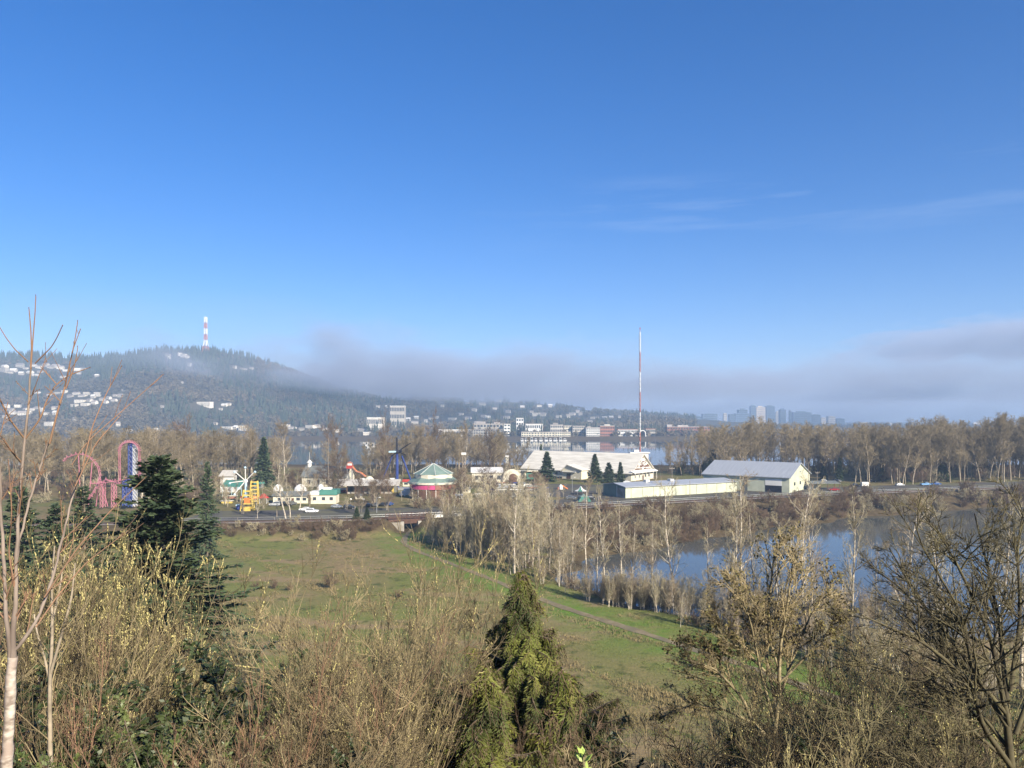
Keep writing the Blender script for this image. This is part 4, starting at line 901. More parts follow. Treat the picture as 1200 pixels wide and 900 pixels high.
# long low hulls laid out in rows on the yard
hull_c = ['far_wall', 'white', 'brick', 'car_silver', 'ride_blue', 'far_wall', 'car_silver', 'brick', 'white', 'car_silver']
rl = random.Random(4); nrow = 0
for row, (py, x0, x1) in enumerate(((566.5, 573, 606), (568.4, 565, 639), (570.4, 564, 632), (572.4, 580, 640), (574.6, 570, 630), (576.4, 606, 622))):
    px = x0
    while px < x1 - 5:
        w = rl.uniform(9, 17); p = on(px + w / 2, py); k = p.y / FPX; ln = w * k * .9
        mt = hull_c[(nrow * 7 + row * 3) % len(hull_c)]
        mb = MB(); mb.prism([(-ln / 2, .5), (-ln * .44, .15), (ln * .44, .15), (ln / 2, .4), (ln * .42, .62), (-ln * .42, .62)], -.4, .4, 'y', 0); mb.box(-ln * .3, -ln * .26, -.35, .35, -.1, .14, 1); mb.box(ln * .26, ln * .3, -.35, .35, -.1, .14, 1)
        o = mb.build('boat_hull', [M[mt], M['steel']], None, p, rl.uniform(-.04, .04)); nrow += 1
        cn = {'white': 'white', 'brick': 'dull red', 'ride_blue': 'blue', 'far_wall': 'cream', 'pink': 'pink', 'car_silver': 'grey'}[mt]
        tag(o, 'long low %s hull lying in the rows before the ride hall' % cn, 'boat', '%s hulls in rows on the yard' % cn)
        px += w + rl.uniform(.5, 4)

# --- looping coaster: pink rails, blue lattice towers
pr_ = at(152, 590, 300); KC = 300 / FPX
t = thing('roller_coaster', 'looping roller coaster of pink track with blue lattice towers', 'roller coaster', (pr_.x, 300, G), 0)
cx = lambda px: (px - 152) * KC
cz = lambda py: at(0, py, 300).z - G
def track(name, pts, gauge=.55, m='track_pink', dy=(-.55, .55)):
    P = []
    for a, b_ in zip(pts[:-1], pts[1:]):
        for s in range(4): P.append(Vector(a).lerp(Vector(b_), s / 4))
    P.append(Vector(pts[-1])); mb = MB()
    for d in dy: mb.path([p + Vector((0, d, 0)) for p in P], .13, 5)
    for i in range(0, len(P), 2):
        mb.bar(P[i] + Vector((0, dy[0], 0)), P[i] + Vector((0, dy[1], 0)), .1, 4)
        d = (P[min(i + 1, len(P) - 1)] - P[max(i - 1, 0)]).normalized(); nn = Vector((-d.z, 0, d.x)); q = P[i] + nn * .9
        mb.bar(P[i] + Vector((0, dy[0], 0)), q, .09, 4); mb.bar(P[i] + Vector((0, dy[1], 0)), q, .09, 4)
    return mb.build(name, M[m], t)
C_ = lambda px, py, y=0: (cx(px), y, cz(py))
loop = [C_(143.5, 566, -2)] + [C_(153 + 10 * math.cos(a), 528 - 10 * math.sin(a), -2 + 2 * (1 - a / math.pi)) for a in np.linspace(math.pi, 0, 11)] + [C_(162.6, 550, 1), C_(160, 560, 2)]
track('loop_track', loop)
track('arch_track', [C_(70, 541, 3), C_(74, 536.5, 3), C_(84, 532.6, 3), C_(92, 532.8, 3), C_(101, 535.6, 2), C_(108, 540.5, 1.4), C_(114, 548, .8), C_(117.4, 557, 0), C_(117, 566, -1), C_(113, 576, -2), C_(108, 584, -2.5)])
track('level_track', [C_(112, 566, -3), C_(120, 565.6, -3), C_(134, 564, -3), C_(145, 562.4, -2.6), C_(157, 559.5, -1.6)])
track('return_track', [C_(106, 570, 5), C_(118, 563, 4), C_(134, 567, 3), C_(150, 563, 2), C_(160, 558, 1)])
def lattice(px0, px1, py0, py1, y, m, name, n, r=.14):
    mb = MB(); xa, xb, za, zb = cx(px0), cx(px1), cz(py1), cz(py0); ya, yb = y, y + 2.2
    for X in (xa, xb):
        for Yy in (ya, yb): mb.bar((X, Yy, za), (X, Yy, zb), r * 1.3, 4)
    for i in range(n):
        z0, z1 = za + (zb - za) * i / n, za + (zb - za) * (i + 1) / n
        for Yy in (ya, yb): mb.bar((xa, Yy, z0), (xb, Yy, z1), r, 4); mb.bar((xa, Yy, z1), (xb, Yy, z0), r, 4); mb.bar((xa, Yy, z1), (xb, Yy, z1), r, 4)
        for X in (xa, xb): mb.bar((X, ya, z0), (X, yb, z1), r, 4)
    return mb.build(name, M[m], t)
lattice(149.5, 154.0, 520, 594, .5, 'ride_blue', 'lift_tower', 13, .17)
lattice(154.8, 157.0, 521, 594, .5, 'steel', 'ladder_tower', 16, .07)
lattice(146.5, 151, 562, 592, -2, 'ride_blue', 'support_tower', 6, .2)
lattice(135, 138, 566, 594, -3, 'track_pink', 'support_tower', 5, .07)
lattice(122, 125, 566, 594, -3, 'track_pink', 'support_tower', 5, .07)
for (a_, b2) in (((117, 560), (110, 594)), ((117, 560), (124, 594)), ((92, 533), (92, 594)), ((108, 541), (101, 594))):
    mb = MB(); mb.bar(C_(*a_, 0), C_(*b2, 1.5), .2, 5); mb.build('support_column', M['track_pink'], t)

# small booths and stalls scattered through the fairground
BOOTHS = [(420, 585, 7, 6, 'cream', 'roof_dark', 'cream booth with a dark roof before the grey pavilion'), (437, 572, 8, 7, 'white', 'teal', 'white booth with a teal roof behind the grey pavilion'), (449, 569, 9, 6, 'yellow', 'white', 'yellow booth with a white roof left of the blue ride'), (476, 570, 8, 8, 'cream', 'red', 'cream booth with a red roof at the foot of the blue stay'), (488, 588, 6, 5, 'brown_trim', 'roof_grey', 'brown booth at the left foot of the round green roofed ride'), (538, 585, 8, 6, 'white', 'roof_grey', 'white booth at the right foot of the round green roofed ride'), (546, 578, 9, 7, 'cream', 'roof_dark', 'cream stall with a dark roof right of the slim weathered tower'), (561, 583, 7, 5, 'concrete', 'white', 'grey stall with a white roof at the front of the yard'), (303, 572, 10, 7, 'roof_dark', 'teal', 'dark stall with a teal roof behind the yellow towers'), (275, 574, 9, 6, 'light_blue', 'white', 'pale blue stall under the bare trees left of the star ride'), (400, 577, 9, 5, 'red', 'white', 'red stall with a white roof right of the cream barn'), (612, 570, 7, 5, 'white', 'roof_dark', 'white stall near the teal kiosk'), (600, 586, 7, 5, 'brown_trim', 'roof_dark', 'brown hut at the front of the yard below the hulls'), (640, 583, 8, 5, 'concrete', 'roof_grey', 'grey hut at the front of the yard left of the tents')]
for i, (px, py, w, h, wm, rm_, lab_) in enumerate(BOOTHS):
    p = on(px, py); k = p.y / FPX; W2, Hh = w * k / 2, h * k; t = thing('booth', lab_, 'booth', p, .1 * (i % 3) - .1)
    mb = MB(); mb.box(-W2, W2, 0, W2 * 1.4, -.3, Hh * .68); mb.build('wall', M[wm], t)
    mb = MB(); mb.prism([(-.5, Hh * .68), (W2 * .7, Hh), (W2 * 1.4 + .5, Hh * .68)], -W2 - .35, W2 + .35, 'x'); mb.build('roof', M[rm_], t)
    mb = MB(); mb.box(-W2 * .6, W2 * .5, -.06, .1, Hh * .25, Hh * .55); mb.build('hatch', M['glass'], t)
# ------------------------------------------------------------------ vehicles
def car_meshes(kind):
    L_ = {'car': 4.4, 'suv': 4.6, 'pickup': 5.4}[kind]; w = .9
    if kind == 'car':
        body = [(-2.2, .45), (-2.2, .85), (-2.1, .98), (-1.3, 1.02), (1.0, 1.0), (1.9, .88), (2.2, .7), (2.2, .4), (1.9, .3), (-1.9, .3)]; cab = [(-1.75, 1.0), (-1.2, 1.42), (.25, 1.46), (1.05, 1.0)]
    elif kind == 'suv':
        body = [(-2.3, .5), (-2.3, 1.05), (-2.2, 1.12), (1.05, 1.1), (2.05, 1.0), (2.3, .85), (2.3, .45), (2.0, .35), (-2.0, .35)]; cab = [(-2.2, 1.1), (-2.0, 1.72), (.3, 1.74), (1.1, 1.1)]
    else:
        body = [(-2.7, .55), (-2.7, 1.15), (-.4, 1.15), (1.3, 1.12), (2.4, 1.05), (2.7, .9), (2.7, .5), (2.3, .42), (-2.3, .42)]; cab = [(-.5, 1.12), (-.4, 1.75), (.9, 1.76), (1.55, 1.12)]
    mb = MB(); mb.prism(body, -w, w, 'y')
    n = len(cab); vs_ = [(x, -w * (.98 if z < 1.2 else .80), z) for x, z in cab] + [(x, w * (.98 if z < 1.2 else .80), z) for x, z in cab]
    mb.add(vs_, [(k, (k + 1) % n, n + (k + 1) % n, n + k) for k in range(n)] + [tuple(range(n - 1, -1, -1)), tuple(range(n, 2 * n))])
    b = mb
    g = MB(); z0, z1 = cab[0][1] + .08, cab[1][1] - .08; f = lambda q, z: q
    x0 = cab[0][0] + .3 * (cab[1][0] - cab[0][0]); x1, x2, x3 = cab[1][0] + .05, cab[2][0] - .05, cab[3][0] - .25
    for s in (-1, 1):
        y0_, y1_ = s * w * .965, s * w * .83
        g.add([(x0, y0_ + s * .03, z0), (x3, y0_ + s * .03, z0), (x2, y1_ + s * .03, z1), (x1, y1_ + s * .03, z1)], [(0, 1, 2, 3)])
    rwv = MB(); wv = MB(); wv.add([(cab[3][0] + .02, -w * .85, z0), (cab[3][0] + .02, w * .85, z0), (cab[2][0] + .06, w * .72, z1), (cab[2][0] + .06, -w * .72, z1)], [(0, 1, 2, 3)])
    rwv.add([(cab[0][0] - .02, -w * .85, z0), (cab[0][0] - .02, w * .85, z0), (cab[1][0] - .04, w * .72, z1), (cab[1][0] - .04, -w * .72, z1)], [(0, 1, 2, 3)])
    return b, g, wv, rwv, L_
car_cache = {}
def vehicle(kind, color, p, rz, label, cat='car', group=None):
    if kind not in car_cache:
        b, g, wv, rwv, L_ = car_meshes(kind); wh = MB(); wh.bar((0, -.11, 0), (0, .11, 0), .33, 14); hl = MB(); hl.box(-.06, .06, -.18, .18, -.08, .08)
        rm = MB(); rm.bar((0, -.125, 0), (0, .125, 0), .19, 10)
        car_cache[kind] = (b.mesh('body', M['car_white']), g.mesh('side_glass', M['glass']), wv.mesh('windscreen', M['glass']), rwv.mesh('rear_window', M['glass']), wh.mesh('wheel', M['tyre']), hl.mesh('headlight', M['white']), rm.mesh('rim', M['steel']), L_)
    b, g, wv, rwv, wh, hl, rm, L_ = car_cache[kind]
    t = thing({'car': 'parked_car', 'suv': 'parked_car', 'pickup': 'pickup_truck'}[kind], label, cat, p, rz, group)
    bm = b.copy(); bm.materials.clear(); bm.materials.append(M[color]); link('body', bm, t); link('side_glass', g, t); link('windscreen', wv, t); link('rear_window', rwv, t)
    for x in (-L_ * .31, L_ * .31):
        for y in (-.83, .83): w_ = link('wheel', wh, t, (x, y, .33)); link('rim', rm, w_)
    for y in (-.6, .6): link('headlight', hl, t, (L_ / 2 - .02, y, .72))
    return t
def park(kind, color, px, py, deg, label, cat='car', dz=.05): return vehicle(kind, color, on(px, py) + Vector((0, 0, dz)), math.radians(deg), label, cat)
park('car', 'car_white', 357.5, 598.8, 172, 'white car half hidden behind another white car by the railway')
park('suv', 'car_white', 365.8, 601.0, 3, 'white car nearest the railway, fully in view')
park('car', 'car_silver', 394.5, 595.4, -25, 'silver car parked right of the small office')
park('suv', 'car_black', 409.5, 596.6, 5, 'dark car parked beside the leafless tree and pole')
park('suv', 'car_silver', 322.5, 593.0, 175, 'silver car parked at the left end of the cream office')
park('suv', 'car_black', 332.0, 592.5, 60, 'black car parked second from left before the cream office')
park('suv', 'car_grey', 342.0, 592.0, 70, 'dark grey car parked before the cream office door')
for i, (px, py) in enumerate(((433, 594), (441, 593.4), (449.5, 593), (457, 592.6))):
    park('car', ('car_black', 'car_grey', 'car_black', 'car_blue')[i], px, py, 80, ('black car parked first in the row under the bare trees', 'dark grey car parked second in the row under the bare trees', 'black car parked third in the row under the bare trees', 'dark blue car at the right end of the row under the bare trees')[i])
park('car', 'car_black', 692, 585.5, 20, 'dark car parked between the green tent and the long shed')
park('car', 'car_grey', 669, 585.0, -8, 'dark grey car parked left of the green tent')
park('pickup', 'car_black', 1003, 570.5, 178, 'black pickup truck parked left of the white trailer board', 'pickup truck')
park('suv', 'car_silver', 966, 565.5, 10, 'silver car at the edge of the wood right of the tall barn')
park('suv', 'car_grey', 981, 565.0, 5, 'grey car at the edge of the wood, second from the tall barn')
park('car', 'car_black', 1022, 564.8, 0, 'black car in the shade of the wood behind the white board')
park('car', 'car_silver', 1054.5, 569.5, 3, 'silver car parked alone between the white board and the blue trucks')
park('pickup', 'car_skyblue', 1084.5, 569.0, 8, 'sky blue pickup truck at the foot of the bare trees', 'pickup truck')
park('pickup', 'car_blue', 1096.5, 568.6, 5, 'dark blue pickup truck right of the sky blue one', 'pickup truck')
park('car', 'car_red', 977.5, 575.2, 168, 'red and white car near the open lean-to')
park('car', 'car_white', 735, 566.4, 0, 'white car by the gable end of the big hall')
pk = on(1013.3, 571); t = thing('trailer', 'white board sided trailer behind the black pickup', 'trailer', pk, .0)
mb = MB(); mb.box(-1.7, 1.7, -.9, .9, .7, 2.7); mb.build('box', M['white'], t)
for y in (-1.0, .8):
    mb = MB(); mb.bar((.2, y, .4), (.2, y + .2, .4), .4, 12); mb.build('wheel', M['tyre'], t)
mb = MB(); mb.bar((-1.7, 0, .8), (-3.2, 0, .7), .08, 4); mb.build('tow_bar', M['steel'], t)

# ------------------------------------------------------------------ poles, bridge, fence
def utility_pole(px, py0, py1, label, arm=True, z=G, r=.16, m='pole_wood'):
    p = on(px, py0, z); h = at(0, py1, p.y).z - z; t = thing('utility_pole', label, 'pole', p, .3)
    mb = MB(); mb.bar((0, 0, -.8), (0, 0, h), r, 7, 0, r * .65); mb.build('post', M[m], t)
    if arm:
        mb = MB(); mb.box(-1.3, 1.3, -.08, .08, h - .9, h - .72); mb.build('cross_arm', M[m], t)
        mb = MB()
        for x in (-1.2, -.5, .5, 1.2): mb.lathe([(.05, h - .72), (.09, h - .6), (.04, h - .45)], 6, c=(x, 0))
        mb.build('insulator', M['steel'], t)
    return t
utility_pole(787.5, 583, 547, 'grey utility pole with a crossarm before the long pale green shed')
utility_pole(808.5, 582, 563, 'short bare pole against the long pale green shed', False)
utility_pole(947.5, 577, 541, 'tall thin pole at the right corner of the tall barn', False)
utility_pole(415.8, 602, 571, 'bare wooden pole beside the leafless tree at the railway', False)
utility_pole(385, 579, 513, 'very tall thin pole between the barn and the round bare tree', False, r=.14)
utility_pole(324.5, 606, 590, 'short post by the railway left of the bare twin trunks', False)
utility_pole(957.6, 566, 552.5, 'short pole with a white lamp box at the edge of the wood')
def lamp_post(px, py0, py1, label, r=.11):
    p = on(px, py0); h = at(0, py1, p.y).z - G; t = thing('lamp_post', label, 'lamp post', p, 0)
    mb = MB(); mb.bar((0, 0, -.5), (0, 0, h), r, 8, 0, r * .6); mb.build('post', M['steel'], t); mb = MB(); mb.bar((0, 0, h), (1.2, -.2, h + .1), .06, 5); mb.build('arm', M['steel'], t); mb = MB(); mb.box(.8, 1.6, -.4, .0, h, h + .2); mb.build('lamp_head', M['white'], t)
lamp_post(670.6, 577, 559.5, 'pale lamp post beside the white and green conical tent')
lamp_post(441.5, 601, 583, 'pale lamp post by the railway under the bare trees')
for px, lab in ((411, 'left'), (426, 'right')):
    p = on(px, 590); t = thing('globe_lamp', 'white globe lamp on a short post under the pavilion eave, %s one' % lab, 'lamp', p, 0); mb = MB(); mb.bar((0, 0, -.3), (0, 0, 1.3), .06, 5); mb.build('post', M['steel'], t); mb = MB(); mb.lathe([(.1, 1.3), (.42, 1.5), (.5, 1.75), (.42, 2.0), (.1, 2.2)], 10); mb.build('globe', M['white'], t)
# railway bridge over the footpath
yb = float(yr(UNDER_X)); t = thing('railway_bridge', 'short railway bridge with rusty railings over the footpath', 'bridge', (UNDER_X, yb, 0), math.atan2(float(yr(UNDER_X + 4)) - float(yr(UNDER_X - 4)), 8))
mb = MB(); mb.box(-7.5, 7.5, -4.2, 2.6, 5.3, 6.02); mb.build('deck', M['rust'], t)
for s in (-1, 1):
    mb = MB(); x0, x1 = sorted((s * 2.4, s * 3.6)); mb.box(x0, x1, -5.0, 4, .5, 5.28); xa, xb = sorted((s * 3.6, s * 7.2)); mb.box(xa, xb, -5.0, -4.4, 2.2, 5.1); mb.build('abutment', M['concrete'], t)
for y in (-4.1, 2.5):
    mb = MB()
    for x in np.linspace(-7.4, 7.4, 11): mb.box(x - .07, x + .07, y - .07, y + .07, 6.02, 7.3)
    for z in (6.45, 6.85, 7.25): mb.box(-7.5, 7.5, y - .05, y + .05, z - .08, z + .08)
    mb.build('railing', M['rust'], t)
mb = MB(); mb.box(-2.4, 2.4, -4.15, -3.9, 4.5, 5.29); mb.build('girder', M['rust'], t)
t = thing('guard_wall', 'low white barrier wall beside the track right of the bridge', 'barrier', (UNDER_X + 9, float(yr(UNDER_X + 9)) - 4.3, 6), 0)
mb = MB(); x0 = UNDER_X + 9
for k2 in range(8):
    a, b_ = x0 + k2 * 1.9, x0 + k2 * 1.9 + 1.8; za = float(yr(a)) - 4.3 - t.location.y; zb = float(yr(b_)) - 4.3 - t.location.y
    mb.add([(a - x0, za, -.5), (b_ - x0, zb, -.5), (b_ - x0, zb + .3, -.5), (a - x0, za + .3, -.5), (a - x0, za, .9), (b_ - x0, zb, .9), (b_ - x0, zb + .3, .9), (a - x0, za + .3, .9)], [(0, 3, 2, 1), (4, 5, 6, 7), (0, 1, 5, 4), (1, 2, 6, 5), (2, 3, 7, 6), (3, 0, 4, 7)])
mb.build('panel', M['white'], t)
# post and rail fence along the yard edge
t = thing('yard_fence', 'thin wire fence on posts along the yard edge behind the railway', 'fence', (0, 0, 0), 0)
fx = list(range(-112, 250, 6)); fy = [float(yr(x)) + 12 for x in fx]; mb = MB()
for x, y in zip(fx, fy): mb.bar((x, y, 4.2), (x, y, 6.0), .06, 4)
mb.build('post', M['pole_wood'], t).__setitem__('kind', 'stuff'); mb = MB()
for z in (5.2, 5.9): mb.path([Vector((x, y, z)) for x, y in zip(fx, fy)], .03, 3)
mb.build('wire', M['steel'], t)

# ------------------------------------------------------------------ plant builders
def norm(v): return v / np.maximum(np.linalg.norm(v, axis=-1, keepdims=True), 1e-9)
def wander(S, D, L_, K, wig, up, rng):
    n = len(S); P = np.zeros((n, K + 1, 3)); P[:, 0] = S; d = norm(D)
    for k in range(K):
        d = norm(d + wig * rng.normal(size=(n, 3)) + np.array([0, 0, up])); P[:, k + 1] = P[:, k] + d * (L_ / K)[:, None]
    return P
def taper(r0, K, tip): return r0[:, None] * (1 - (1 - tip) * np.linspace(0, 1, K + 1)[None, :])
def kids(P, R, L_, n, t0, t1, ang, asd, lr, fall, rr, rng, K, wig, up, tip=.35, flat=0.0):
    m, K0 = len(P), P.shape[1] - 1; idx = np.repeat(np.arange(m), n); N = len(idx)
    t = rng.uniform(t0, t1, N); f = t * K0; i = np.minimum(f.astype(int), K0 - 1); fr = (f - i)[:, None]
    S = P[idx, i] * (1 - fr) + P[idx, i + 1] * fr; T = norm(P[idx, i + 1] - P[idx, i])
    a = np.radians(rng.normal(ang, asd, N))[:, None]; ref = np.where(np.abs(T[:, 2:3]) < .9, np.array([[0, 0, 1.0]]), np.array([[1.0, 0, 0]]))
    u = norm(np.cross(T, ref)); w = np.cross(T, u); ph = rng.uniform(0, 2 * np.pi, N)[:, None]
    D = np.cos(a) * T + np.sin(a) * (np.cos(ph) * u + np.sin(ph) * w)
    if flat: D[:, 2] *= (1 - flat)
    l = L_[idx] * lr * (1 - fall * t) * rng.uniform(.6, 1.25, N); r = np.minimum((R[idx, i] * rr), R[idx, i] * .9) * rng.uniform(.75, 1.1, N)
    return wander(S, D, l, K, wig, up, rng), taper(r, K, tip), l
def tubes(P, R, sides):
    n, K1 = P.shape[:2]
    T = np.zeros_like(P); T[:, :-1] = P[:, 1:] - P[:, :-1]; T[:, -1] = T[:, -2]; T = norm(T)
    ref = np.where(np.abs(T[:, :1, 2:3]) < .9, np.array([0, 0, 1.0]), np.array([1.0, 0, 0])); u = norm(np.cross(T, np.broadcast_to(ref, T.shape))); w = np.cross(T, u)
    a = np.arange(sides) * 2 * np.pi / sides
    V = P[:, :, None, :] + R[:, :, None, None] * (np.cos(a)[None, None, :, None] * u[:, :, None, :] + np.sin(a)[None, None, :, None] * w[:, :, None, :])
    base = (np.arange(n) * K1 * sides)[:, None, None] + (np.arange(K1 - 1) * sides)[None, :, None]; k = np.arange(sides); k2 = (k + 1) % sides
    q = np.stack([base + k, base + k2, base + sides + k2, base + sides + k], -1).reshape(-1, 4)
    return V.reshape(-1, 3), q
class Plant:                                  # gathers tubes and leaves of one part
    def __init__(s): s.V = []; s.Q = []; s.T = []; s.qm = []; s.tm = []; s.b = 0
    def tube(s, P, R, sides, m=0):
        V, q = tubes(P, R, sides); s.V.append(V); s.Q.append(q + s.b); s.qm.append(np.full(len(q), m)); s.b += len(V)
    def leaf(s, C, D, W, L_, Wd, m=0):          # diamond leaves: base C, direction D, width axis W
        n = len(C); a = C; b_ = C + D * (L_ * .5)[:, None] + W * Wd[:, None]; c = C + D * L_[:, None]; d = C + D * (L_ * .5)[:, None] - W * Wd[:, None]
        s.V.append(np.stack([a, b_, c, d], 1).reshape(-1, 3)); s.Q.append(s.b + np.arange(4 * n).reshape(n, 4)); s.qm.append(np.full(n, m)); s.b += 4 * n
    def bud(s, C, D, L_, r, m=0):               # small spindle, six sided faces
        n = len(C); D = norm(D); ref = np.where(np.abs(D[:, 2:3]) < .9, np.array([[0, 0, 1.0]]), np.array([[1.0, 0, 0]])); u = norm(np.cross(D, ref)); w = np.cross(D, u)
        mid = C + D * (L_ * .5)[:, None]; ring = [mid + r[:, None] * (math.cos(a) * u + math.sin(a) * w) for a in (0, 2.094, 4.189)]
        V = np.stack([C] + ring + [C + D * L_[:, None]], 1).reshape(-1, 3)
        t = np.array([(0, 2, 1), (0, 3, 2), (0, 1, 3), (4, 1, 2), (4, 2, 3), (4, 3, 1)]); T = (s.b + np.arange(n)[:, None, None] * 5 + t[None]).reshape(-1, 3)
        s.V.append(V); s.T.append(T); s.tm.append(np.full(len(T), m)); s.b += 5 * n
    def mesh(s, name, mats, smooth=True):
        return fast_mesh(name, np.vstack(s.V), np.vstack(s.Q) if s.Q else None, np.vstack(s.T) if s.T else None, mats, np.concatenate(s.qm) if s.qm else None, np.concatenate(s.tm) if s.tm else None, smooth)
def arr(*a): return np.array(a, float)

def bare_tree(seed, h, r0, fork=.35, n1=22, ang=38, n2=9, n3=5, lr=.42, tw=.026, trunk_m='bark_pale', twig_m='twig_tan', K=9, wig=.05, up1=.05, multi=1, n4=0, sides=6, t0=None, base_spread=.12, fall=.62):
    rng = np.random.default_rng(seed); tr, cr = Plant(), Plant()
    S = np.zeros((multi, 3)); S[:, :2] = rng.normal(size=(multi, 2)) * (.18 * multi ** .5 if multi > 1 else 0); S[:, 2] = -.3
    D = np.tile(arr(0, 0, 1), (multi, 1)) + rng.normal(size=(multi, 3)) * (base_spread if multi > 1 else .03)
    L0 = np.full(multi, h) * rng.uniform(.8 if multi > 1 else 1, 1.0, multi); P0 = wander(S, D, L0, K, wig, .05, rng); R0 = taper(np.full(multi, r0) * rng.uniform(.7, 1, multi), K, .12)
    tr.tube(P0, R0, sides)
    P1, R1, L1 = kids(P0, R0, L0, n1, t0 or fork, .97, ang, 10, lr, fall, .52, rng, 6, .10, up1)
    cr.tube(P1, R1, 4, 0)
    P2, R2, L2 = kids(P1, R1, L1, n2, .15, 1, 36, 14, .48, .45, .55, rng, 4, .13, .05); R2 = np.maximum(R2, tw * .8); cr.tube(P2, R2, 3, 1)
    P3, R3, L3 = kids(P2, R2, L2, n3, .1, 1, 34, 15, .58, .3, .7, rng, 3, .14, .04); R3 = np.maximum(R3 * 0 + tw * .7, tw * .7) * np.linspace(1, .5, 4)[None]; cr.tube(P3, R3, 3, 1)
    last = (P3, R3)
    if n4:
        P4, R4, L4 = kids(P3, R3, L3, n4, .1, 1, 34, 15, .6, .3, .8, rng, 2, .15, .03); R4 = np.full(R4.shape, tw * .5) * np.linspace(1, .5, 3)[None]; cr.tube(P4, R4, 3, 1); last = (P4, R4)
    return tr.mesh('trunk', [M[trunk_m]]), cr.mesh('crown', [M[trunk_m], M[twig_m]]), last, rng
def joined(tm, cm):                            # one mesh for trees too far to show trunk and crown apart
    import bmesh
    v1 = np.empty(len(tm.vertices) * 3); tm.vertices.foreach_get('co', v1); v2 = np.empty(len(cm.vertices) * 3); cm.vertices.foreach_get('co', v2)
    def faces(me):
        li = np.empty(len(me.loops), np.int32); me.loops.foreach_get('vertex_index', li); return li.reshape(-1, 4), None
    q1, q2 = faces(tm)[0], faces(cm)[0]; mi = np.empty(len(cm.polygons), np.int32); cm.polygons.foreach_get('material_index', mi)
    return fast_mesh('bare_tree', np.concatenate([v1, v2]).reshape(-1, 3), np.vstack([q1, q2 + len(v1) // 3]), None, [tm.materials[0], cm.materials[1]], np.concatenate([np.zeros(len(q1), np.int32), mi]), None, True)
def wood_mass(name, protos, spots, m_, rng):   # the deep back of a wood, which reads as one mass
    V, Q, MI, b = [], [], [], 0; data = []
    for me in protos:
        v = np.empty(len(me.vertices) * 3, np.float32); me.vertices.foreach_get('co', v); li = np.empty(len(me.loops), np.int32); me.loops.foreach_get('vertex_index', li); mi = np.empty(len(me.polygons), np.int32); me.polygons.foreach_get('material_index', mi); data.append((v.reshape(-1, 3), li.reshape(-1, 4), mi))
    for i, (x, y, z, s, sx) in enumerate(spots):
        v, q, mi = data[i % len(data)]; a = rng.uniform(0, 6.28); c, d = math.cos(a), math.sin(a)
        V.append(np.stack([x + s * sx * (v[:, 0] * c - v[:, 1] * d), y + s * sx * (v[:, 0] * d + v[:, 1] * c), z + s * v[:, 2]], 1)); Q.append(q + b); MI.append(mi); b += len(v)
    o = link(name, fast_mesh(name, np.vstack(V), np.vstack(Q), None, m_, np.concatenate(MI), None, True)); o['kind'] = 'stuff'; return o
def conifer(seed, h, rb, whorl=.55, nb=7, per=34, leaf=.42, wid=.10, droop=.10, m='fir', bare=.03, powr=.85, rag=.25):
    rng = np.random.default_rng(seed); tr, cr = Plant(), Plant()
    P0 = wander(arr((0, 0, -.4)).reshape(1, 3), arr((0, 0, 1)).reshape(1, 3), arr(h * 1.0), 8, .008, .1, rng); R0 = taper(arr(h * .014 + .05), 8, .06); tr.tube(P0, R0, 6)
    zs = np.arange(h * bare, h * .985, whorl); idx = np.repeat(zs, nb); N = len(idx); z = idx + rng.uniform(-.5, .5, N) * whorl
    Lb = rb * np.clip(1 - z / h, .015, 1) ** powr * rng.uniform(1 - rag * 1.6, 1 + rag, N); az = rng.uniform(0, 2 * np.pi, N); el = np.radians(np.interp(z / h, [0, .5, 1], [-8, 8, 42]) + rng.normal(0, 7, N))
    D = np.stack([np.cos(az) * np.cos(el), np.sin(az) * np.cos(el), np.sin(el)], 1); S = np.stack([np.zeros(N), np.zeros(N), z], 1)
    Pb = wander(S, D, Lb, 4, .05, -droop, rng); Rb = taper(.012 + .012 * Lb, 4, .3); tr.tube(Pb, Rb, 3)
    cnt = np.maximum(4, (per * Lb / rb).astype(int)); bi = np.repeat(np.arange(N), cnt); n = len(bi); t = rng.uniform(.12, 1, n) ** .8
    f = t * 4; i = np.minimum(f.astype(int), 3); fr = (f - i)[:, None]; C = Pb[bi, i] * (1 - fr) + Pb[bi, i + 1] * fr; T = norm(Pb[bi, i + 1] - Pb[bi, i])
    side = norm(np.cross(T, np.array([[0, 0, 1.0]]))) * rng.choice([-1, 1], n)[:, None]; upv = np.cross(side, T)
    Dl = norm(T * rng.uniform(.4, 1.1, n)[:, None] + side * rng.uniform(.2, 1, n)[:, None] + np.array([0, 0, 1]) * rng.normal(-.12, .22, n)[:, None])
    W = norm(np.cross(Dl, norm(upv + rng.normal(size=(n, 3)) * .6))); ll = leaf * rng.uniform(.6, 1.4, n) * (1.1 - .35 * t)
    cr.leaf(C, Dl, W, ll, wid * rng.uniform(.7, 1.3, n), 0)
    return tr.mesh('trunk', [M['bark_brown']]), cr.mesh('foliage', [M[m]], False)
def place(protos, p, label, cat, group=None, s=1.0, rz=None, lean=(0, 0), name='bare_tree', sink=True, rng=random, sxy=1.0):
    z = gz(p[0], p[1]) if sink else p[2]
    sc = (s * sxy, s * sxy, s)
    if isinstance(protos, tuple):
        t = thing(name, label, cat, (p[0], p[1], z), 0, group); t.scale = sc; t.rotation_euler = (lean[1], lean[0], rng.uniform(0, 6.28) if rz is None else rz)
        for me in protos: link({'trunk': 'trunk', 'crown': 'crown', 'foliage': 'foliage'}.get(me.name.split('.')[0], me.name.split('.')[0]), me, t)
        return t
    o = link(name, protos, None, (p[0], p[1], z)); o.scale = sc; o.rotation_euler = (lean[1], lean[0], rng.uniform(0, 6.28) if rz is None else rz)
    return tag(o, label, cat, group)
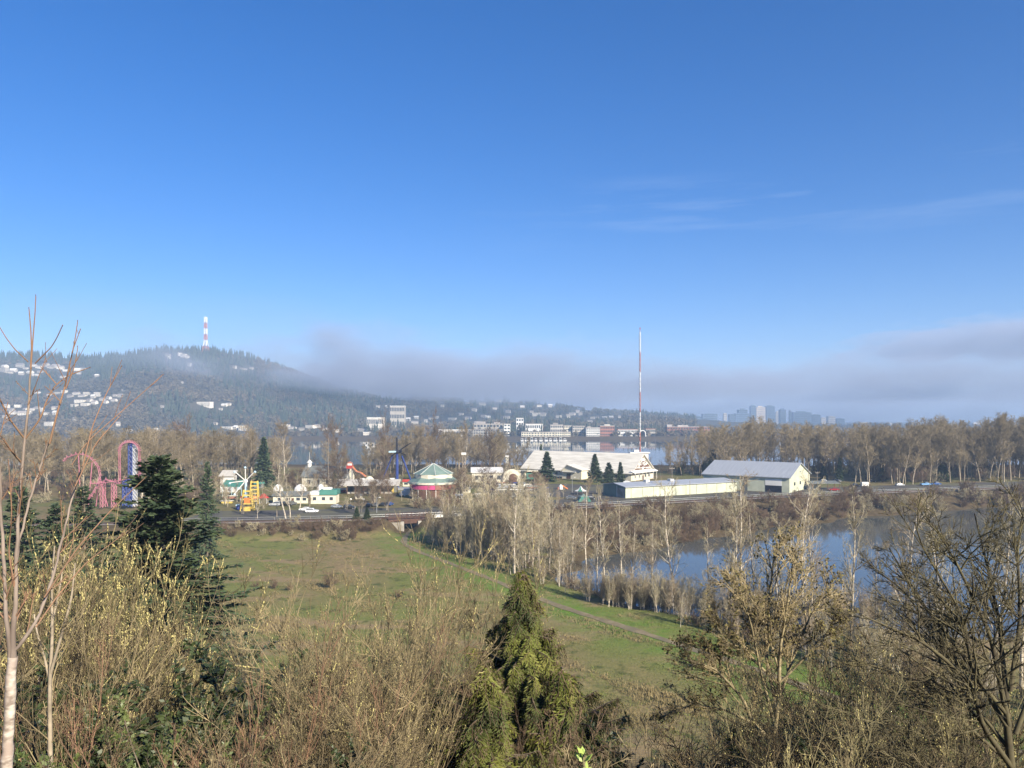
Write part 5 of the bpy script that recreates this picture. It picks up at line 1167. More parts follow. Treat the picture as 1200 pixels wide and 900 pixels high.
R4 = random.Random(21)

# ------------------------------------------------------------------ woods and trees of the flat land
tall = [bare_tree(100 + i, 30, .34, .24, 32, 33, 11, 6, .29, .042, 'bark_tan', 'twig_wood', up1=.10, fall=.55, wig=.035) for i in range(6)]
tall_far = [joined(a, b) for a, b, _, _ in tall]
rnd = [bare_tree(140 + i, 22, .40, .22, 30, 52, 12, 7, .46, .040, 'bark_brown', 'twig_brown', up1=.04, fall=.35) for i in range(3)]
rnd_tan = [bare_tree(160 + i, 22, .36, .2, 30, 44, 12, 7, .42, .038, 'bark_pale', 'twig_tan', up1=.06, fall=.4) for i in range(3)]
slim = [bare_tree(180 + i, 18, .25, .26, 24, 38, 9, 5, .30, .020, 'bark_pale', 'twig_tan' if i % 2 else 'twig_grey', up1=.08) for i in range(5)]
sap = [bare_tree(200 + i, 9, .085, .14, 18, 30, 7, 4, .42, .0165, 'bark_pale', ('twig_grey', 'twig_tan', 'twig_grey', 'twig_olive')[i % 4], multi=(1, 3, 4, 2)[i % 4], up1=.09, sides=5, t0=.12) for i in range(6)]
bush = [bare_tree(230 + i, 4.6, .05, .05, 10, 36, 8, 5, .5, .022, 'twig_brown', ('twig_brown', 'twig_brown', 'twig_grey')[i % 3], multi=9, K=6, sides=4, t0=.1, base_spread=.38, up1=.04) for i in range(3)]
bush_far = [joined(a, b) for a, b, _, _ in bush]; sap_j = [joined(a, b) for a, b, _, _ in sap]; slim_t = [(a, b) for a, b, _, _ in slim]; rnd_t = [(a, b) for a, b, _, _ in rnd]; rndt_t = [(a, b) for a, b, _, _ in rnd_tan]
tall_t = [(a, b) for a, b, _, _ in tall]
low_p = [joined(*bare_tree(260 + i, 30, .36, .22, 22, 34, 8, 4, .31, .065, 'bark_brown', 'twig_wood', up1=.10, fall=.5)[:2]) for i in range(4)]
WM = [M['bark_brown'], M['twig_wood']]
firs_mid = [conifer(300 + i, 16, 3.6, .45, 10, 60, .75, .24, .06) for i in range(3)]
# right hand wood behind the railway
lab = 'tall bare tree in the wood behind the railway at right'; n = 0; tries = 0
while n < 285 and tries < 9000:
    tries += 1; Y = R4.uniform(400, 640) if R4.random() < .6 else R4.uniform(400, 470); px = R4.uniform(800, 1270); x = (px - 600) / FPX * Y
    s = Y - float(yr(x))
    if s < 42 + max(0, (1010 - px) * .25) or (px < 1000 and Y < 470) or (px < 840 and Y < 500): continue
    top = np.interp(px, [790, 830, 880, 950, 1010, 1060, 1100, 1140, 1180, 1270], [512, 500, 494, 497, 501, 502, 494, 500, 490, 486]) + R4.uniform(-4, 17)
    hgt = CAM_Z - (top - HOR) / FPX * Y - 4.5
    if hgt < 9: continue
    place(tall_far[n % 6], (x, Y, 0), lab, 'tree', 'tall bare trees of the right hand wood', min(hgt, 37) / 30.0, name='tall_bare_tree', rng=R4, sxy=R4.uniform(.95, 1.35)); n += 1
sp_ = []
while len(sp_) < 190:
    Y = R4.uniform(455, 580); px = R4.uniform(775, 1290); x = (px - 600) / FPX * Y
    top = np.interp(px, [775, 800, 830, 880, 950, 1010, 1060, 1100, 1140, 1180, 1290], [524, 514, 502, 496, 498, 502, 503, 497, 502, 493, 488]) + R4.uniform(0, 9)
    sp_.append((x, Y, 4.4, (CAM_Z - (top - HOR) / FPX * Y - 4.5) / 30, R4.uniform(1.1, 1.6)))
wood_mass('bare_wood', low_p, sp_, WM, np.random.default_rng(1))
# undergrowth at the foot of that wood
for i in range(190):
    px = R4.uniform(790, 1250); Y = R4.uniform(415, 520); x = (px - 600) / FPX * Y
    if Y - float(yr(x)) < 46 or (px < 1000 and Y < 480): continue
    place(bush_far[i % 3], (x, Y, 0), 'low dark shrub under the tall bare trees of the right hand wood', 'shrub', 'undergrowth of the right hand wood', R4.uniform(1.0, 2.3), name='low_shrub', rng=R4)
for px, py, top, w, lb in ((835, 556, 527, 22, 'dark conifer left of the tall barn roof, the taller of two'), (826, 557, 540, 16, 'dark conifer left of the tall barn roof, the shorter of two'), (797, 557, 545, 11, 'small dark conifer behind the long pale green shed'), (965, 566, 545, 12, 'dark conifer at the edge of the wood right of the barn lamp'), (984, 567, 536, 10, 'thin dark conifer among the bare trunks right of the barn'), (1034, 566, 548, 14, 'dark conifer in the wood behind the white trailer'), (1074, 566, 545, 14, 'dark conifer in the wood above the sky blue pickup'), (1104, 566, 543, 24, 'broad dark conifer in the wood above the blue pickups')):
    p = on(px, py); Y = max(p.y, 432 if px > 900 else 470); p = Vector(((px - 600) / FPX * Y, Y, G)); hgt = CAM_Z - (top - HOR) / FPX * Y - G
    place(firs_mid[int(px) % 3], p, lb, 'tree', None, hgt / 16, name='conifer', rng=R4, sxy=(w / FPX * Y) / 7.2 / (hgt / 16))
for px, py, top, w in ((762, 558, 540, 14), (776, 558, 543, 14), (785, 560, 549, 16), (813, 558, 549, 12)):
    Y = 468; x = (px - 600) / FPX * Y; place(rnd[int(px) % 3][:2], (x, Y, 0), 'small bare tree right of the big white hall', 'tree', 'small bare trees right of the white hall', (CAM_Z - (top - HOR) / FPX * Y - G) / 22, name='bare_tree', rng=R4)
# wood behind the rides, left
n = 0; tries = 0
while n < 120 and tries < 5000:
    tries += 1; px = R4.uniform(-60, 300); Y = R4.uniform(335, 560); x = (px - 600) / FPX * Y
    if px > 250 and Y < 400: continue
    top = np.interp(px, [-60, 40, 110, 160, 235, 300], [503, 506, 505, 506, 504, 507]) + R4.uniform(-2, 12); hgt = CAM_Z - (top - HOR) / FPX * Y - 4.5
    k = n % 5
    place((tall_far[n % 6] if k else joined(*rnd_tan[0][:2]) if n == 0 else tall_far[(n + 1) % 6]), (x, Y, 0), 'bare tree in the wood behind the roller coaster at left', 'tree', 'bare trees of the left hand wood', hgt / 30, name='bare_tree', rng=R4, sxy=R4.uniform(1.1, 1.7)); n += 1
sp_ = []
while len(sp_) < 90:
    px = R4.uniform(-80, 300); Y = R4.uniform(470, 575); x = (px - 600) / FPX * Y; top = np.interp(px, [-60, 40, 110, 160, 235, 300], [505, 508, 507, 508, 506, 508]) + R4.uniform(0, 8)
    sp_.append((x, Y, 4.4, (CAM_Z - (top - HOR) / FPX * Y - 4.5) / 30, R4.uniform(1.2, 1.8)))
while len(sp_) < 185:
    px = R4.uniform(300, 612); Y = R4.uniform(510, 580); x = (px - 600) / FPX * Y
    if 340 < px < 370 or 404 < px < 430: continue
    top = np.interp(px, [300, 330, 380, 420, 470, 500, 540, 580, 612], [514, 516, 518, 524, 512, 508, 510, 512, 520]) + R4.uniform(0, 10)
    sp_.append((x, Y, 4.4, (CAM_Z - (top - HOR) / FPX * Y - 4.5) / 30, R4.uniform(1.2, 1.8)))
wood_mass('bare_wood', low_p, sp_, WM, np.random.default_rng(2))
# middle trees, between rides and river
n = 0; tries = 0
while n < 64 and tries < 4000:
    tries += 1; px = R4.uniform(300, 622); Y = R4.uniform(440, 575); x = (px - 600) / FPX * Y
    if 338 < px < 372 or 408 < px < 428: continue
    if px > 590 and Y < 500: continue
    top = np.interp(px, [300, 330, 380, 420, 470, 500, 540, 580, 622], [511, 513, 512, 522, 507, 502, 505, 508, 517]) + R4.uniform(-3, 14); hgt = CAM_Z - (top - HOR) / FPX * Y - 4.5
    place(tall_far[n % 6], (x, Y, 0), 'bare tree between the fairground rides and the river', 'tree', 'bare trees on the near river bank', hgt / 30, name='bare_tree', rng=R4, sxy=R4.uniform(1.0, 1.5)); n += 1
for px, py, top, w, pr, lb in ((402, 572, 503, 46, rnd_t[0], 'broad round dark bare tree right of the very tall thin pole'), (333, 575, 499, 40, rndt_t[0], 'large spreading bare tree right of the dark conifer'), (296, 575, 501, 34, rndt_t[1], 'spreading bare tree left of the dark conifer, behind the rides'), (452, 572, 497, 26, rnd_t[1], 'upright bare tree left of the blue pendulum ride'), (507, 575, 496, 26, rnd_t[2], 'dark upright bare tree behind the green tent roof'), (545, 572, 503, 34, rndt_t[2], 'tan bare tree behind the slim weathered tower'), (573, 570, 506, 36, rnd_t[1], 'round dark bare tree above the pale ride hall'), (487, 572, 503, 30, rndt_t[0], 'tan bare tree between the blue ride and the green tent roof'), (225, 580, 500, 40, rnd_t[0], 'spreading bare tree behind the tall dark spruces'), (185, 580, 503, 40, rndt_t[1], 'tan bare tree right of the coaster loop')):
    Y = {452: 420, 507: 430, 402: 395}.get(px, 445); x = (px - 600) / FPX * Y; hgt = CAM_Z - (top - HOR) / FPX * Y - G
    place(pr, (x, Y, 0), lb, 'tree', None, hgt / 22, name='bare_tree', rng=R4, sxy=(w / FPX * Y) / 17 / (hgt / 22))
p = Vector(((309 - 600) / FPX * 400, 400, 0)); place(firs_mid[0], p, 'broad dark conifer among the bare trees behind the star ride', 'tree', None, (CAM_Z - (512 - HOR) / FPX * 400 - G) / 16, name='conifer', rng=R4, sxy=1.05)
p = Vector(((392 - 600) / FPX * 380, 380, 0)); place(firs_mid[1], p, 'small dark conifer behind the cream barn roof', 'tree', None, 9 / 16, name='conifer', rng=R4, sxy=1.2)
# conifers before the white hall
for i, (px, py, top, w, lb) in enumerate(((641, 564.5, 529, 23, 'large dark spruce before the left part of the white hall'), (696, 564.5, 531, 19, 'dark spruce before the white hall, tallest of the three at right'), (712, 564.5, 541, 18, 'dark spruce before the white hall, middle one of the three at right'), (725.5, 564.5, 540.5, 12, 'slim dark spruce before the white hall, rightmost of the three'))):
    p = on(px, py); k = p.y / FPX; hgt = CAM_Z - (top - HOR) * k - G
    if i: p = Vector(p) + Vector((0, -5, 0))
    place(firs_mid[i % 3], p, lb, 'tree', None, hgt / 16, name='spruce_tree', rng=R4, sxy=(w * k) / 7.0 / (hgt / 16))
p = Vector(((634 - 600) / FPX * 512, 512, 0)); place(firs_mid[0], p, 'dark conifer top showing over the left end of the white hall roof', 'tree', None, 1.15, name='conifer', rng=R4, sxy=.6)
# trees along the yard edge
for px, py, top, pr, s, lb in ((421, 602, 560, rnd_t[1], .8, 'leafless spreading tree beside the wooden pole at the railway'), (455, 598, 563, rnd_t[2], .8, 'leafless tree right of the pale lamp post at the yard edge'), (438, 596, 566, rnd_t[0], .8, 'leafless tree in front of the grey pavilion'), (335, 606, 540, slim_t[0], 1.5, 'pale twin trunked bare tree before the cream office, left trunk'), (340, 605, 556, slim_t[2], 1.3, 'pale twin trunked bare tree before the cream office, right trunk'), (351, 596, 548, slim_t[3], 1.4, 'pale thin bare tree before the cream office door'), (520, 615, 566, slim_t[1], 1.2, 'pale bare tree right of the railway bridge'), (564, 615, 560, slim_t[4], 1.2, 'dark bare tree leaning before the ride hall'), (302, 606, 575, sap_j[0], 1.3, 'young bare tree by the railway below the yellow ride')):
    p = on(px, py, 5.0); k = p.y / FPX; hgt = CAM_Z - (top - HOR) * k - gz(p.x, p.y); base = 22 if pr in rnd_t else 18 if pr in slim_t else 9
    place(pr, p, lb, 'tree', None, hgt / base, name='bare_tree', rng=R4, sxy=s)
for i in range(46):
    px = R4.uniform(262, 720); p = on(px, R4.uniform(586, 603) - max(0, px - 480) * .03, G); s_ = p.y - float(yr(p.x))
    if s_ < 10 or (300 < px < 400 and R4.random() < .6): continue
    place(sap_j[i % 6], p, 'small bare tree along the yard edge behind the railway', 'tree', 'small bare trees along the yard edge', R4.uniform(.45, 1.1), name='yard_tree', rng=R4)
for i in range(26):
    px = R4.uniform(500, 640); p = on(px, R4.uniform(600, 622), 3.5)
    if float(p.y - yr(p.x)) > -7 or gz(p.x, p.y) < .3: continue
    place(slim_t[i % 5], p, 'slender bare tree in the thicket right of the railway bridge', 'tree', 'slender trees right of the railway bridge', R4.uniform(.55, .95), name='slender_tree', rng=R4)
AM = 0
while AM < 40:
    px = R4.uniform(262, 628); Y = R4.uniform(316, 400); x = (px - 600) / FPX * Y
    if min(abs(px - q) for q in (288, 298, 320, 410, 465, 507, 600)) < 9: continue
    place(R4.choice([slim_t[1], slim_t[3], rndt_t[0], rnd_t[1], slim_t[0]]), (x, Y, 0), 'bare tree standing among the fairground buildings', 'tree', 'bare trees among the fairground buildings', R4.uniform(.35, .62), name='park_tree', rng=R4, sxy=1.2); AM += 1
for i in range(26):
    px = R4.uniform(478, 560); p = on(px, R4.uniform(589, 596), G)
    if p.y - float(yr(p.x)) < 11: continue
    place(bush_far[i % 3], p, 'brown shrub in the hedge before the round green roofed ride', 'shrub', 'hedge shrubs before the round ride', R4.uniform(.5, .95), name='hedge_shrub', rng=R4)
for i in range(120):
    px = R4.uniform(-20, 330); Y = R4.uniform(318, 470); x = (px - 600) / FPX * Y
    if px > 250 and Y < 372: continue
    place(bush_far[i % 3], (x, Y, 0), 'brown shrub in the undergrowth around the roller coaster and the left hand wood', 'shrub', 'undergrowth of the left hand wood', R4.uniform(.9, 2.0), name='wood_shrub', rng=R4)
for i in range(60):
    px = R4.uniform(330, 640); Y = R4.uniform(385, 480); x = (px - 600) / FPX * Y
    place(bush_far[i % 3], (x, Y, 0), 'brown shrub behind the fairground buildings', 'shrub', 'shrubs behind the fairground buildings', R4.uniform(.7, 1.5), name='park_shrub', rng=R4)
# scrub on the railway bank
n = 0; tries = 0
while n < 290 and tries < 6000:
    tries += 1; x = R4.uniform(-120, 270); off = R4.uniform(-60, -6) if x > 20 else R4.uniform(-13, -6)
    if -20 < x < 25: off = R4.uniform(-24, -6)
    Y = float(yr(x)) + off; z = gz(x, Y)
    if z < .25 or abs(x - UNDER_X) < 8: continue
    s = R4.uniform(.9, 1.55) * (1.0 if off > -30 else .8) if x > 0 else R4.uniform(.35, .7)
    place(bush_far[n % 3], (x, Y, 0), 'brown leafless shrub on the bank below the railway, right of the bridge' if x > UNDER_X else 'brown leafless shrub on the bank below the railway, left of the bridge', 'shrub', 'brown shrubs on the railway bank, right' if x > UNDER_X else 'brown shrubs on the railway bank, left', s, name='bare_shrub', rng=R4); n += 1
SH = [(24, 222), (41, 240), (61, 256), (92, 282), (139, 315), (185, 337), (240, 358), (262, 370)]
for i in range(150):
    k = R4.randrange(0, len(SH) - 1); f = R4.random(); x = SH[k][0] + (SH[k + 1][0] - SH[k][0]) * f + R4.uniform(-6, 5); y = SH[k][1] + (SH[k + 1][1] - SH[k][1]) * f + R4.uniform(-3, 9)
    if gz(x, y) < -.35: continue
    place(bush_far[i % 3], (x, y, 0), 'reddish brown leafless shrub along the far edge of the pond', 'shrub', 'shrubs along the far pond edge', R4.uniform(.7, 1.3), name='shore_shrub', rng=R4)
for i in range(16):
    px = R4.uniform(345, 415); p = on(px, R4.uniform(624, 634), 2.2); place(bush_far[i % 3], p, 'brown leafless shrub in the clump at the far edge of the meadow', 'shrub', 'shrub clump at the far meadow edge', R4.uniform(.6, 1.0), name='bare_shrub', rng=R4)
for px, py in ((418, 622), (430, 622)): p = on(px, py, 2.2); place(firs_mid[0], p, 'round dark evergreen shrub at the far meadow edge, %s one' % ('left' if px < 425 else 'right'), 'shrub', None, .26, name='evergreen_shrub', rng=R4, sxy=1.6)
# trees between the footpath and the pond: listed tall ones, then the dense young growth
TALL = [(603, 680, 548, -.01), (619, 664, 566, .0), (644, 668, 575, .0), (688, 672, 560, .015), (728, 668, 590, .02), (797, 716, 566, -.16), (764, 690, 610, .0), (862, 730, 565, -.06), (874, 730, 556, .03), (885, 736, 600, .0), (942, 742, 562, .02), (953, 744, 588, -.03), (998, 770, 574, -.03), (1056, 784, 578, .0), (1112, 812, 582, -.06), (1154, 818, 577, .0), (1096, 800, 640, -.1), (1197, 820, 575, .0), (542, 642, 556, .0), (560, 650, 575, .05), (583, 660, 570, -.08), (655, 690, 600, .03), (700, 690, 606, -.03), (742, 700, 612, .05), (830, 728, 618, .04), (915, 748, 610, -.04), (1025, 790, 630, .04), (668, 676, 592, 0), (633, 672, 588, .03), (709, 682, 578, -.02), (528, 640, 580, .02), (575, 655, 600, .03)]
MARK = {0: 'tall pale trunked tree rising behind the cedar tip, the tallest', 5: 'tall white trunked tree leaning left over the pond', 7: 'white trunked tree on the near pond bank left of the forked one', 8: 'tall forked tree before the middle of the pond', 10: 'white trunked tree before the pond, right of the tall barn corner', 12: 'branching tree standing alone before the open blue water', 14: 'white trunked tree leaning left among dark twigs at right', 15: 'straight white trunked tree behind the dark twigs at right', 17: 'pale tree at the right edge of the picture by the pond'}
for i, (px, py, top, ln) in enumerate(TALL):
    z = 1.2; p = on(px, py, z); k = p.y / FPX; hgt = CAM_Z - (top - HOR) * k - gz(p.x, p.y)
    lb = MARK.get(i); place(slim_t[i % 5], p, lb or 'slender bare tree on the near bank of the pond', 'tree', None if lb else 'slender bare trees on the pond bank', hgt / 18, name='bare_tree', rng=R4, lean=(ln, 0), rz=R4.uniform(0, .3) if ln else None, sxy=R4.uniform(.85, 1.05))
n = 0; tries = 0
while n < 235 and tries < 9000:
    tries += 1; i = R4.randrange(2, len(PATH) - 1); t_ = R4.random(); ax, ay = PATH[i]; bx, by = PATH[i + 1]; x = ax + (bx - ax) * t_; y = ay + (by - ay) * t_
    dx, dy = by - ay, -(bx - ax); l = math.hypot(dx, dy); dx, dy = dx / l, dy / l
    if dx < 0: dx, dy = -dx, -dy
    off = R4.uniform(7.5, 38 if y > 165 else 24); x += dx * off; y += dy * off
    if gz(x, y) < .15 or y > float(yr(x)) - 14: continue
    s = R4.uniform(.6, 1.4) * 1.55 if y > 178 else R4.uniform(.55, 1.05)
    if off < 10: s *= .8
    place(sap_j[n % 6], (x, y, 0), 'grey tan young tree in the dense growth between footpath and pond', 'tree', 'young trees between the footpath and the pond', s, name='young_tree', rng=R4); n += 1
for i in range(60):
    i2 = R4.randrange(3, len(PATH) - 1); t_ = R4.random(); ax, ay = PATH[i2]; bx, by = PATH[i2 + 1]; x = ax + (bx - ax) * t_ + R4.uniform(9, 20); y = ay + (by - ay) * t_ + R4.uniform(2, 8)
    if gz(x, y) < .2: continue
    place(bush_far[i % 3], (x, y, 0), 'low brown shrub at the foot of the young trees by the pond', 'shrub', 'low shrubs by the pond', R4.uniform(.35, .7), name='bare_shrub', rng=R4)
n = 0; tries = 0
while n < 190 and tries < 9000:
    tries += 1; y = R4.uniform(96, 160); k = R4.uniform(0, 1); x0_ = np.interp(y, [91, 113.5, 131, 155], [50, 38, 26, 9.4]); x = x0_ + 6.5 + 46 * k ** 1.5
    if not .1 < gz(x, y) < 1.9: continue
    place(sap_j[n % 6], (x, y, 0), 'grey tan young tree between the footpath bend and the open pond', 'tree', 'young trees at the open pond', R4.uniform(.5, .95), name='pond_sapling', rng=R4); n += 1
# small bare shrubs standing in the meadow
for px, py, s in ((322, 690, .5), (340, 692, .4), (388, 690, .9), (468, 700, .4), (300, 688, .35)):
    p = on(px, py, 2.1); place(bush_far[int(px) % 3], p, 'lone brown shrub standing in the meadow grass', 'shrub', 'shrubs in the meadow', s, name='bare_shrub', rng=R4)
# grass tufts over the meadow
rg_ = np.random.default_rng(77); N = 60000; yy = 84 + (245 - 84) * rg_.uniform(0, 1, N) ** 1.3; xx = rg_.uniform(-.75, .5, N) * yy * .95
keep = (path_dist(xx, yy) > 1.6) & (H(xx, yy) > .6) & (yy < yr(xx) - 12); xx, yy = xx[keep], yy[keep]; zz_ = H(xx, yy); N = len(xx)
clump = np.sin(xx * .21 + 1) * np.sin(yy * .17) + .6 * np.sin(xx * .53 + yy * .4); hh = np.clip(.18 + .14 * clump + rg_.normal(0, .08, N), .05, .6) * np.where(clump > .4, 1.35, 1.0)
for nm, sel, cols, lab_ in (('meadow_grass', clump < .40, ((.11, .14, .032), (.15, .155, .05)), 'short green grass of the meadow'), ('dry_grass', clump >= .40, ((.23, .18, .09), (.15, .125, .058)), 'tan dead grass standing in the meadow')):
    g = Plant(); x, y, z, h_ = xx[sel], yy[sel], zz_[sel], hh[sel]; n_ = len(x)
    for b in range(6):
        D = norm(np.stack([rg_.normal(0, .45, n_), rg_.normal(0, .45, n_), np.ones(n_)], 1)); a = rg_.uniform(0, 6.28, n_); W = np.stack([np.cos(a), np.sin(a), np.zeros(n_)], 1)
        g.leaf(np.stack([x, y, z - .03], 1) + W * rg_.uniform(-.3, .3, n_)[:, None] + np.stack([rg_.uniform(-.3, .3, n_), rg_.uniform(-.3, .3, n_), np.zeros(n_)], 1), D, W, h_ * rg_.uniform(.7, 1.4, n_), .016 + h_ * .055)
    o = link(nm, g.mesh(nm, [mat(nm, cols[0], cols[1], .15)], False)); o['kind'] = 'stuff'

# ------------------------------------------------------------------ conifers of the left middle ground
spr = conifer(401, 30, 7.6, .42, 13, 170, .55, .12, .06, powr=.72, rag=.5); spr2 = conifer(402, 22, 5.0, .5, 9, 90, .6, .13, .08, powr=.75, rag=.32)
def by_top(px, top, Y): return (px - 600) / FPX * Y, Y, CAM_Z - (top - HOR) / FPX * Y
def place_top(pr, base_h, px, top, Y, label, cat='tree', group=None, name='bare_tree', sxy=1.0, rz=None, lean=(0, 0)):
    x, y, zt = by_top(px, top, Y); s = (zt - gz(x, y)) / base_h
    return place(pr, (x, y, 0), label, cat, group, s, rz, lean, name, True, R4, sxy)
place_top(spr, 30, 187, 533, 62, 'large dark green fir left of the meadow, nearest of the conifers', name='fir_tree', sxy=1.35)
for px, top, Y, lb, sx in ((243, 541, 190, 'thin fir behind the large fir at the meadow edge', .7), (98, 570, 120, 'dark fir under the pink coaster arch', 1.1), (24, 570, 115, 'dark fir at the far left behind the catkin bushes', 1.2), (66, 590, 110, 'short dark fir between the two taller ones at far left', 1.1)):
    place_top(spr2, 22, px, top, Y, lb, name='fir_tree', sxy=sx)

# ------------------------------------------------------------------ foreground plants on the slope below the viewer
def catkins(cr, P, n, rng, L_=.05, r=.012, m=2, t0=.2):
    idx = rng.integers(0, len(P), n); K = P.shape[1] - 1; t = rng.uniform(t0, 1, n) * K; i = np.minimum(t.astype(int), K - 1); fr = (t - i)[:, None]
    C = P[idx, i] * (1 - fr) + P[idx, i + 1] * fr; D = norm(P[idx, i + 1] - P[idx, i] + rng.normal(size=(n, 3)) * .02 + np.array([0, 0, .03])); cr.bud(C, D, L_ * rng.uniform(.6, 1.4, n), r * rng.uniform(.7, 1.3, n), m)
def willow(seed, h, stems, spread, nk=2600, twig='twig_olive', n1=9, n2=6, n3=4, kl=.075, kr=.019, r0=.035, tw=.0055, bark='twig_grey', kt0=.15, up=.07):
    rng = np.random.default_rng(seed); tr, cr = Plant(), Plant()
    S = np.concatenate([rng.normal(size=(stems, 2)) * .22, np.full((stems, 1), -.2)], 1); D = norm(np.concatenate([rng.normal(size=(stems, 2)) * spread, np.ones((stems, 1))], 1))
    L0 = h * rng.uniform(.55, 1.02, stems); P0 = wander(S, D, L0, 10, .06, .03, rng); R0 = taper(r0 * rng.uniform(.6, 1.1, stems), 10, .15); tr.tube(P0, R0, 5)
    P1, R1, L1 = kids(P0, R0, L0, n1, .22, .98, 30, 10, .34, .5, .5, rng, 6, .08, up); R1 = np.maximum(R1, tw); cr.tube(P1, R1, 4, 0)
    P2, R2, L2 = kids(P1, R1, L1, n2, .1, 1, 32, 12, .5, .4, .6, rng, 4, .10, up); R2 = np.maximum(R2 * .8, tw * .8); cr.tube(P2, R2, 3, 1)
    P3, R3, L3 = kids(P2, R2, L2, n3, .1, 1, 34, 12, .6, .3, .8, rng, 3, .10, up); R3 = np.full(R3.shape, tw * .65) * np.linspace(1, .6, 4)[None]; cr.tube(P3, R3, 3, 1)
    if nk:
        sel = rng.permutation(len(P2))[:max(4, nk // 16)]; catkins(cr, P2[sel], nk * 2 // 3, rng, kl, kr, 2, .25); catkins(cr, P3, nk // 3, rng, kl * .8, kr * .8, 2, kt0)
    return (tr.mesh('trunk', [M[bark]]), cr.mesh('crown', [M[bark], M[twig], M['catkin']]))
W1 = [willow(500, 9, 13, .26, 3000, 'stem_olive', 9, 6, 3, .09, .022, tw=.008, bark='stem_tan'), willow(501, 9, 12, .22, 500, 'stem_brown', 8, 5, 3, .06, .013, tw=.009, bark='stem_tan'), willow(502, 7, 13, .34, 200, 'stem_brown', 8, 5, 3, .05, .012, tw=.009, bark='stem_brown')]
WC = willow(520, 7.4, 22, .30, 2200, 'stem_tan', 10, 7, 3, .06, .015, .034, .0068, kt0=.3, bark='stem_tan')
WHIP = [willow(530 + i, 5.2, 9, .16, 900, 'twig_olive', 8, 5, 3, .05, .011, .022, .0042, bark='twig_olive') for i in range(2)]
REDS = [willow(540 + i, 5, (4, 6)[i], .20, 500, 'twig_red', 9, 5, 3, .022, .005, .030, .0042, bark='twig_red', up=.10) for i in range(2)]
BRAM = [willow(550 + i, 3.2, 26, .75, 0, ('stem_brown', 'stem_tan')[i], 6, 4, 3, r0=.014, tw=.0055, bark=('stem_brown', 'stem_tan')[i], up=-.02) for i in range(2)]
def fg(pr, h, px, top, Y, label, cat='shrub', group=None, name='willow_shrub', sxy=1.0, rz=None): return place_top(pr, h, px, top, Y, label, cat, group, name, sxy, rz)
gl = 'willow bushes with yellow catkins at left'
for px, top, Y, sx in ((18, 588, 27, .9), (52, 596, 25, .9), (88, 584, 29, .85), (122, 600, 27, .9), (150, 612, 30, .85), (178, 640, 31, .85), (204, 672, 30, .8), (-12, 600, 22, .9), (136, 640, 24, .8)):
    fg(W1[0], 9, px, top, Y, 'tall willow with upright yellow catkins in the thicket at left', group=gl, sxy=sx)
gl = 'tangled bare willows below the catkin bushes at left'
for i, (px, top, Y) in enumerate(((30, 660, 17), (75, 668, 19), (112, 672, 21), (150, 690, 20), (188, 718, 21), (222, 765, 20), (60, 735, 13), (330, 800, 16))):
    fg(W1[1 + i % 2], (9, 7)[i % 2], px, top, Y, 'tangle of bare tan willow stems filling the lower left', group=gl, sxy=.85 if px < 200 else .7)
fg(WC, 7.4, 508, 640, 22, 'upright tan willow bush just left of the cedar tip', sxy=.8, rz=3.9)
fg(WC, 7.4, 438, 608, 15, 'wide tan willow bush with pale buds left of the cedar', sxy=.72)
fg(WC, 7.4, 398, 655, 15, 'tan willow bush left of the widest bush, before the meadow', sxy=.9, rz=2.2)
fg(WC, 7.4, 330, 772, 14, 'low tan willow bush behind the red saplings', sxy=1.0, rz=3.2)
fg(WC, 7.4, 440, 760, 13, 'tan willow bush in front of the widest willow bush', sxy=1.0, rz=1.2)
fg(WC, 7.4, 80, 700, 15, 'tan willow bush behind the white barked trunk', sxy=1.0, rz=.6)
fg(WC, 7.4, 480, 680, 21, 'tan willow bush with pale buds touching the cedar', sxy=.8, rz=4.0)
fg(WC, 7.4, 345, 735, 19, 'low grey twigged bush at the bottom edge of the meadow', sxy=.6)
fg(REDS[0], 5, 266, 688, 9.5, 'slender red barked sapling standing before the meadow', 'tree', name='red_sapling', sxy=.9)
fg(REDS[1], 5, 322, 692, 12, 'red twigged sapling right of the slender one', 'tree', name='red_sapling', sxy=.9)
fg(REDS[0], 5, 90, 640, 12, 'red stemmed shoots right of the white barked tree', 'tree', name='red_sapling', sxy=1.0, rz=2.5)
DKS = willow(612, 6, 14, .30, 300, 'stem_brown', 10, 6, 4, r0=.03, tw=.008, bark='bark_dark', up=.05)
for i, (px, top, Y) in enumerate(((900, 742, 15), (945, 726, 16), (985, 742, 15), (1020, 752, 14), (1060, 770, 14), (870, 790, 14), (1000, 800, 11), (930, 800, 11), (1090, 800, 12))):
    fg(WHIP[i % 2], 5.2, px, top, Y, 'bundle of olive green willow whips at the lower right', group='olive willow whips at lower right', name='willow_whips', sxy=.9)
for i, (px, top, Y) in enumerate(((330, 852, 9), (390, 838, 10), (440, 850, 9), (280, 868, 8), (220, 870, 8), (720, 856, 12), (760, 862, 13), (800, 838, 14), (840, 850, 13), (120, 860, 8), (60, 850, 9), (1100, 862, 10), (1160, 856, 10), (900, 866, 11), (980, 870, 10), (360, 800, 14), (470, 810, 13), (300, 826, 12), (780, 846, 17), (720, 838, 18), (840, 815, 19))):
    fg(BRAM[i % 2], 3.2, px, top, Y, 'low tangle of brown bramble canes along the bottom of the slope', group='bramble tangles along the bottom', name='bramble', sxy=1.2)

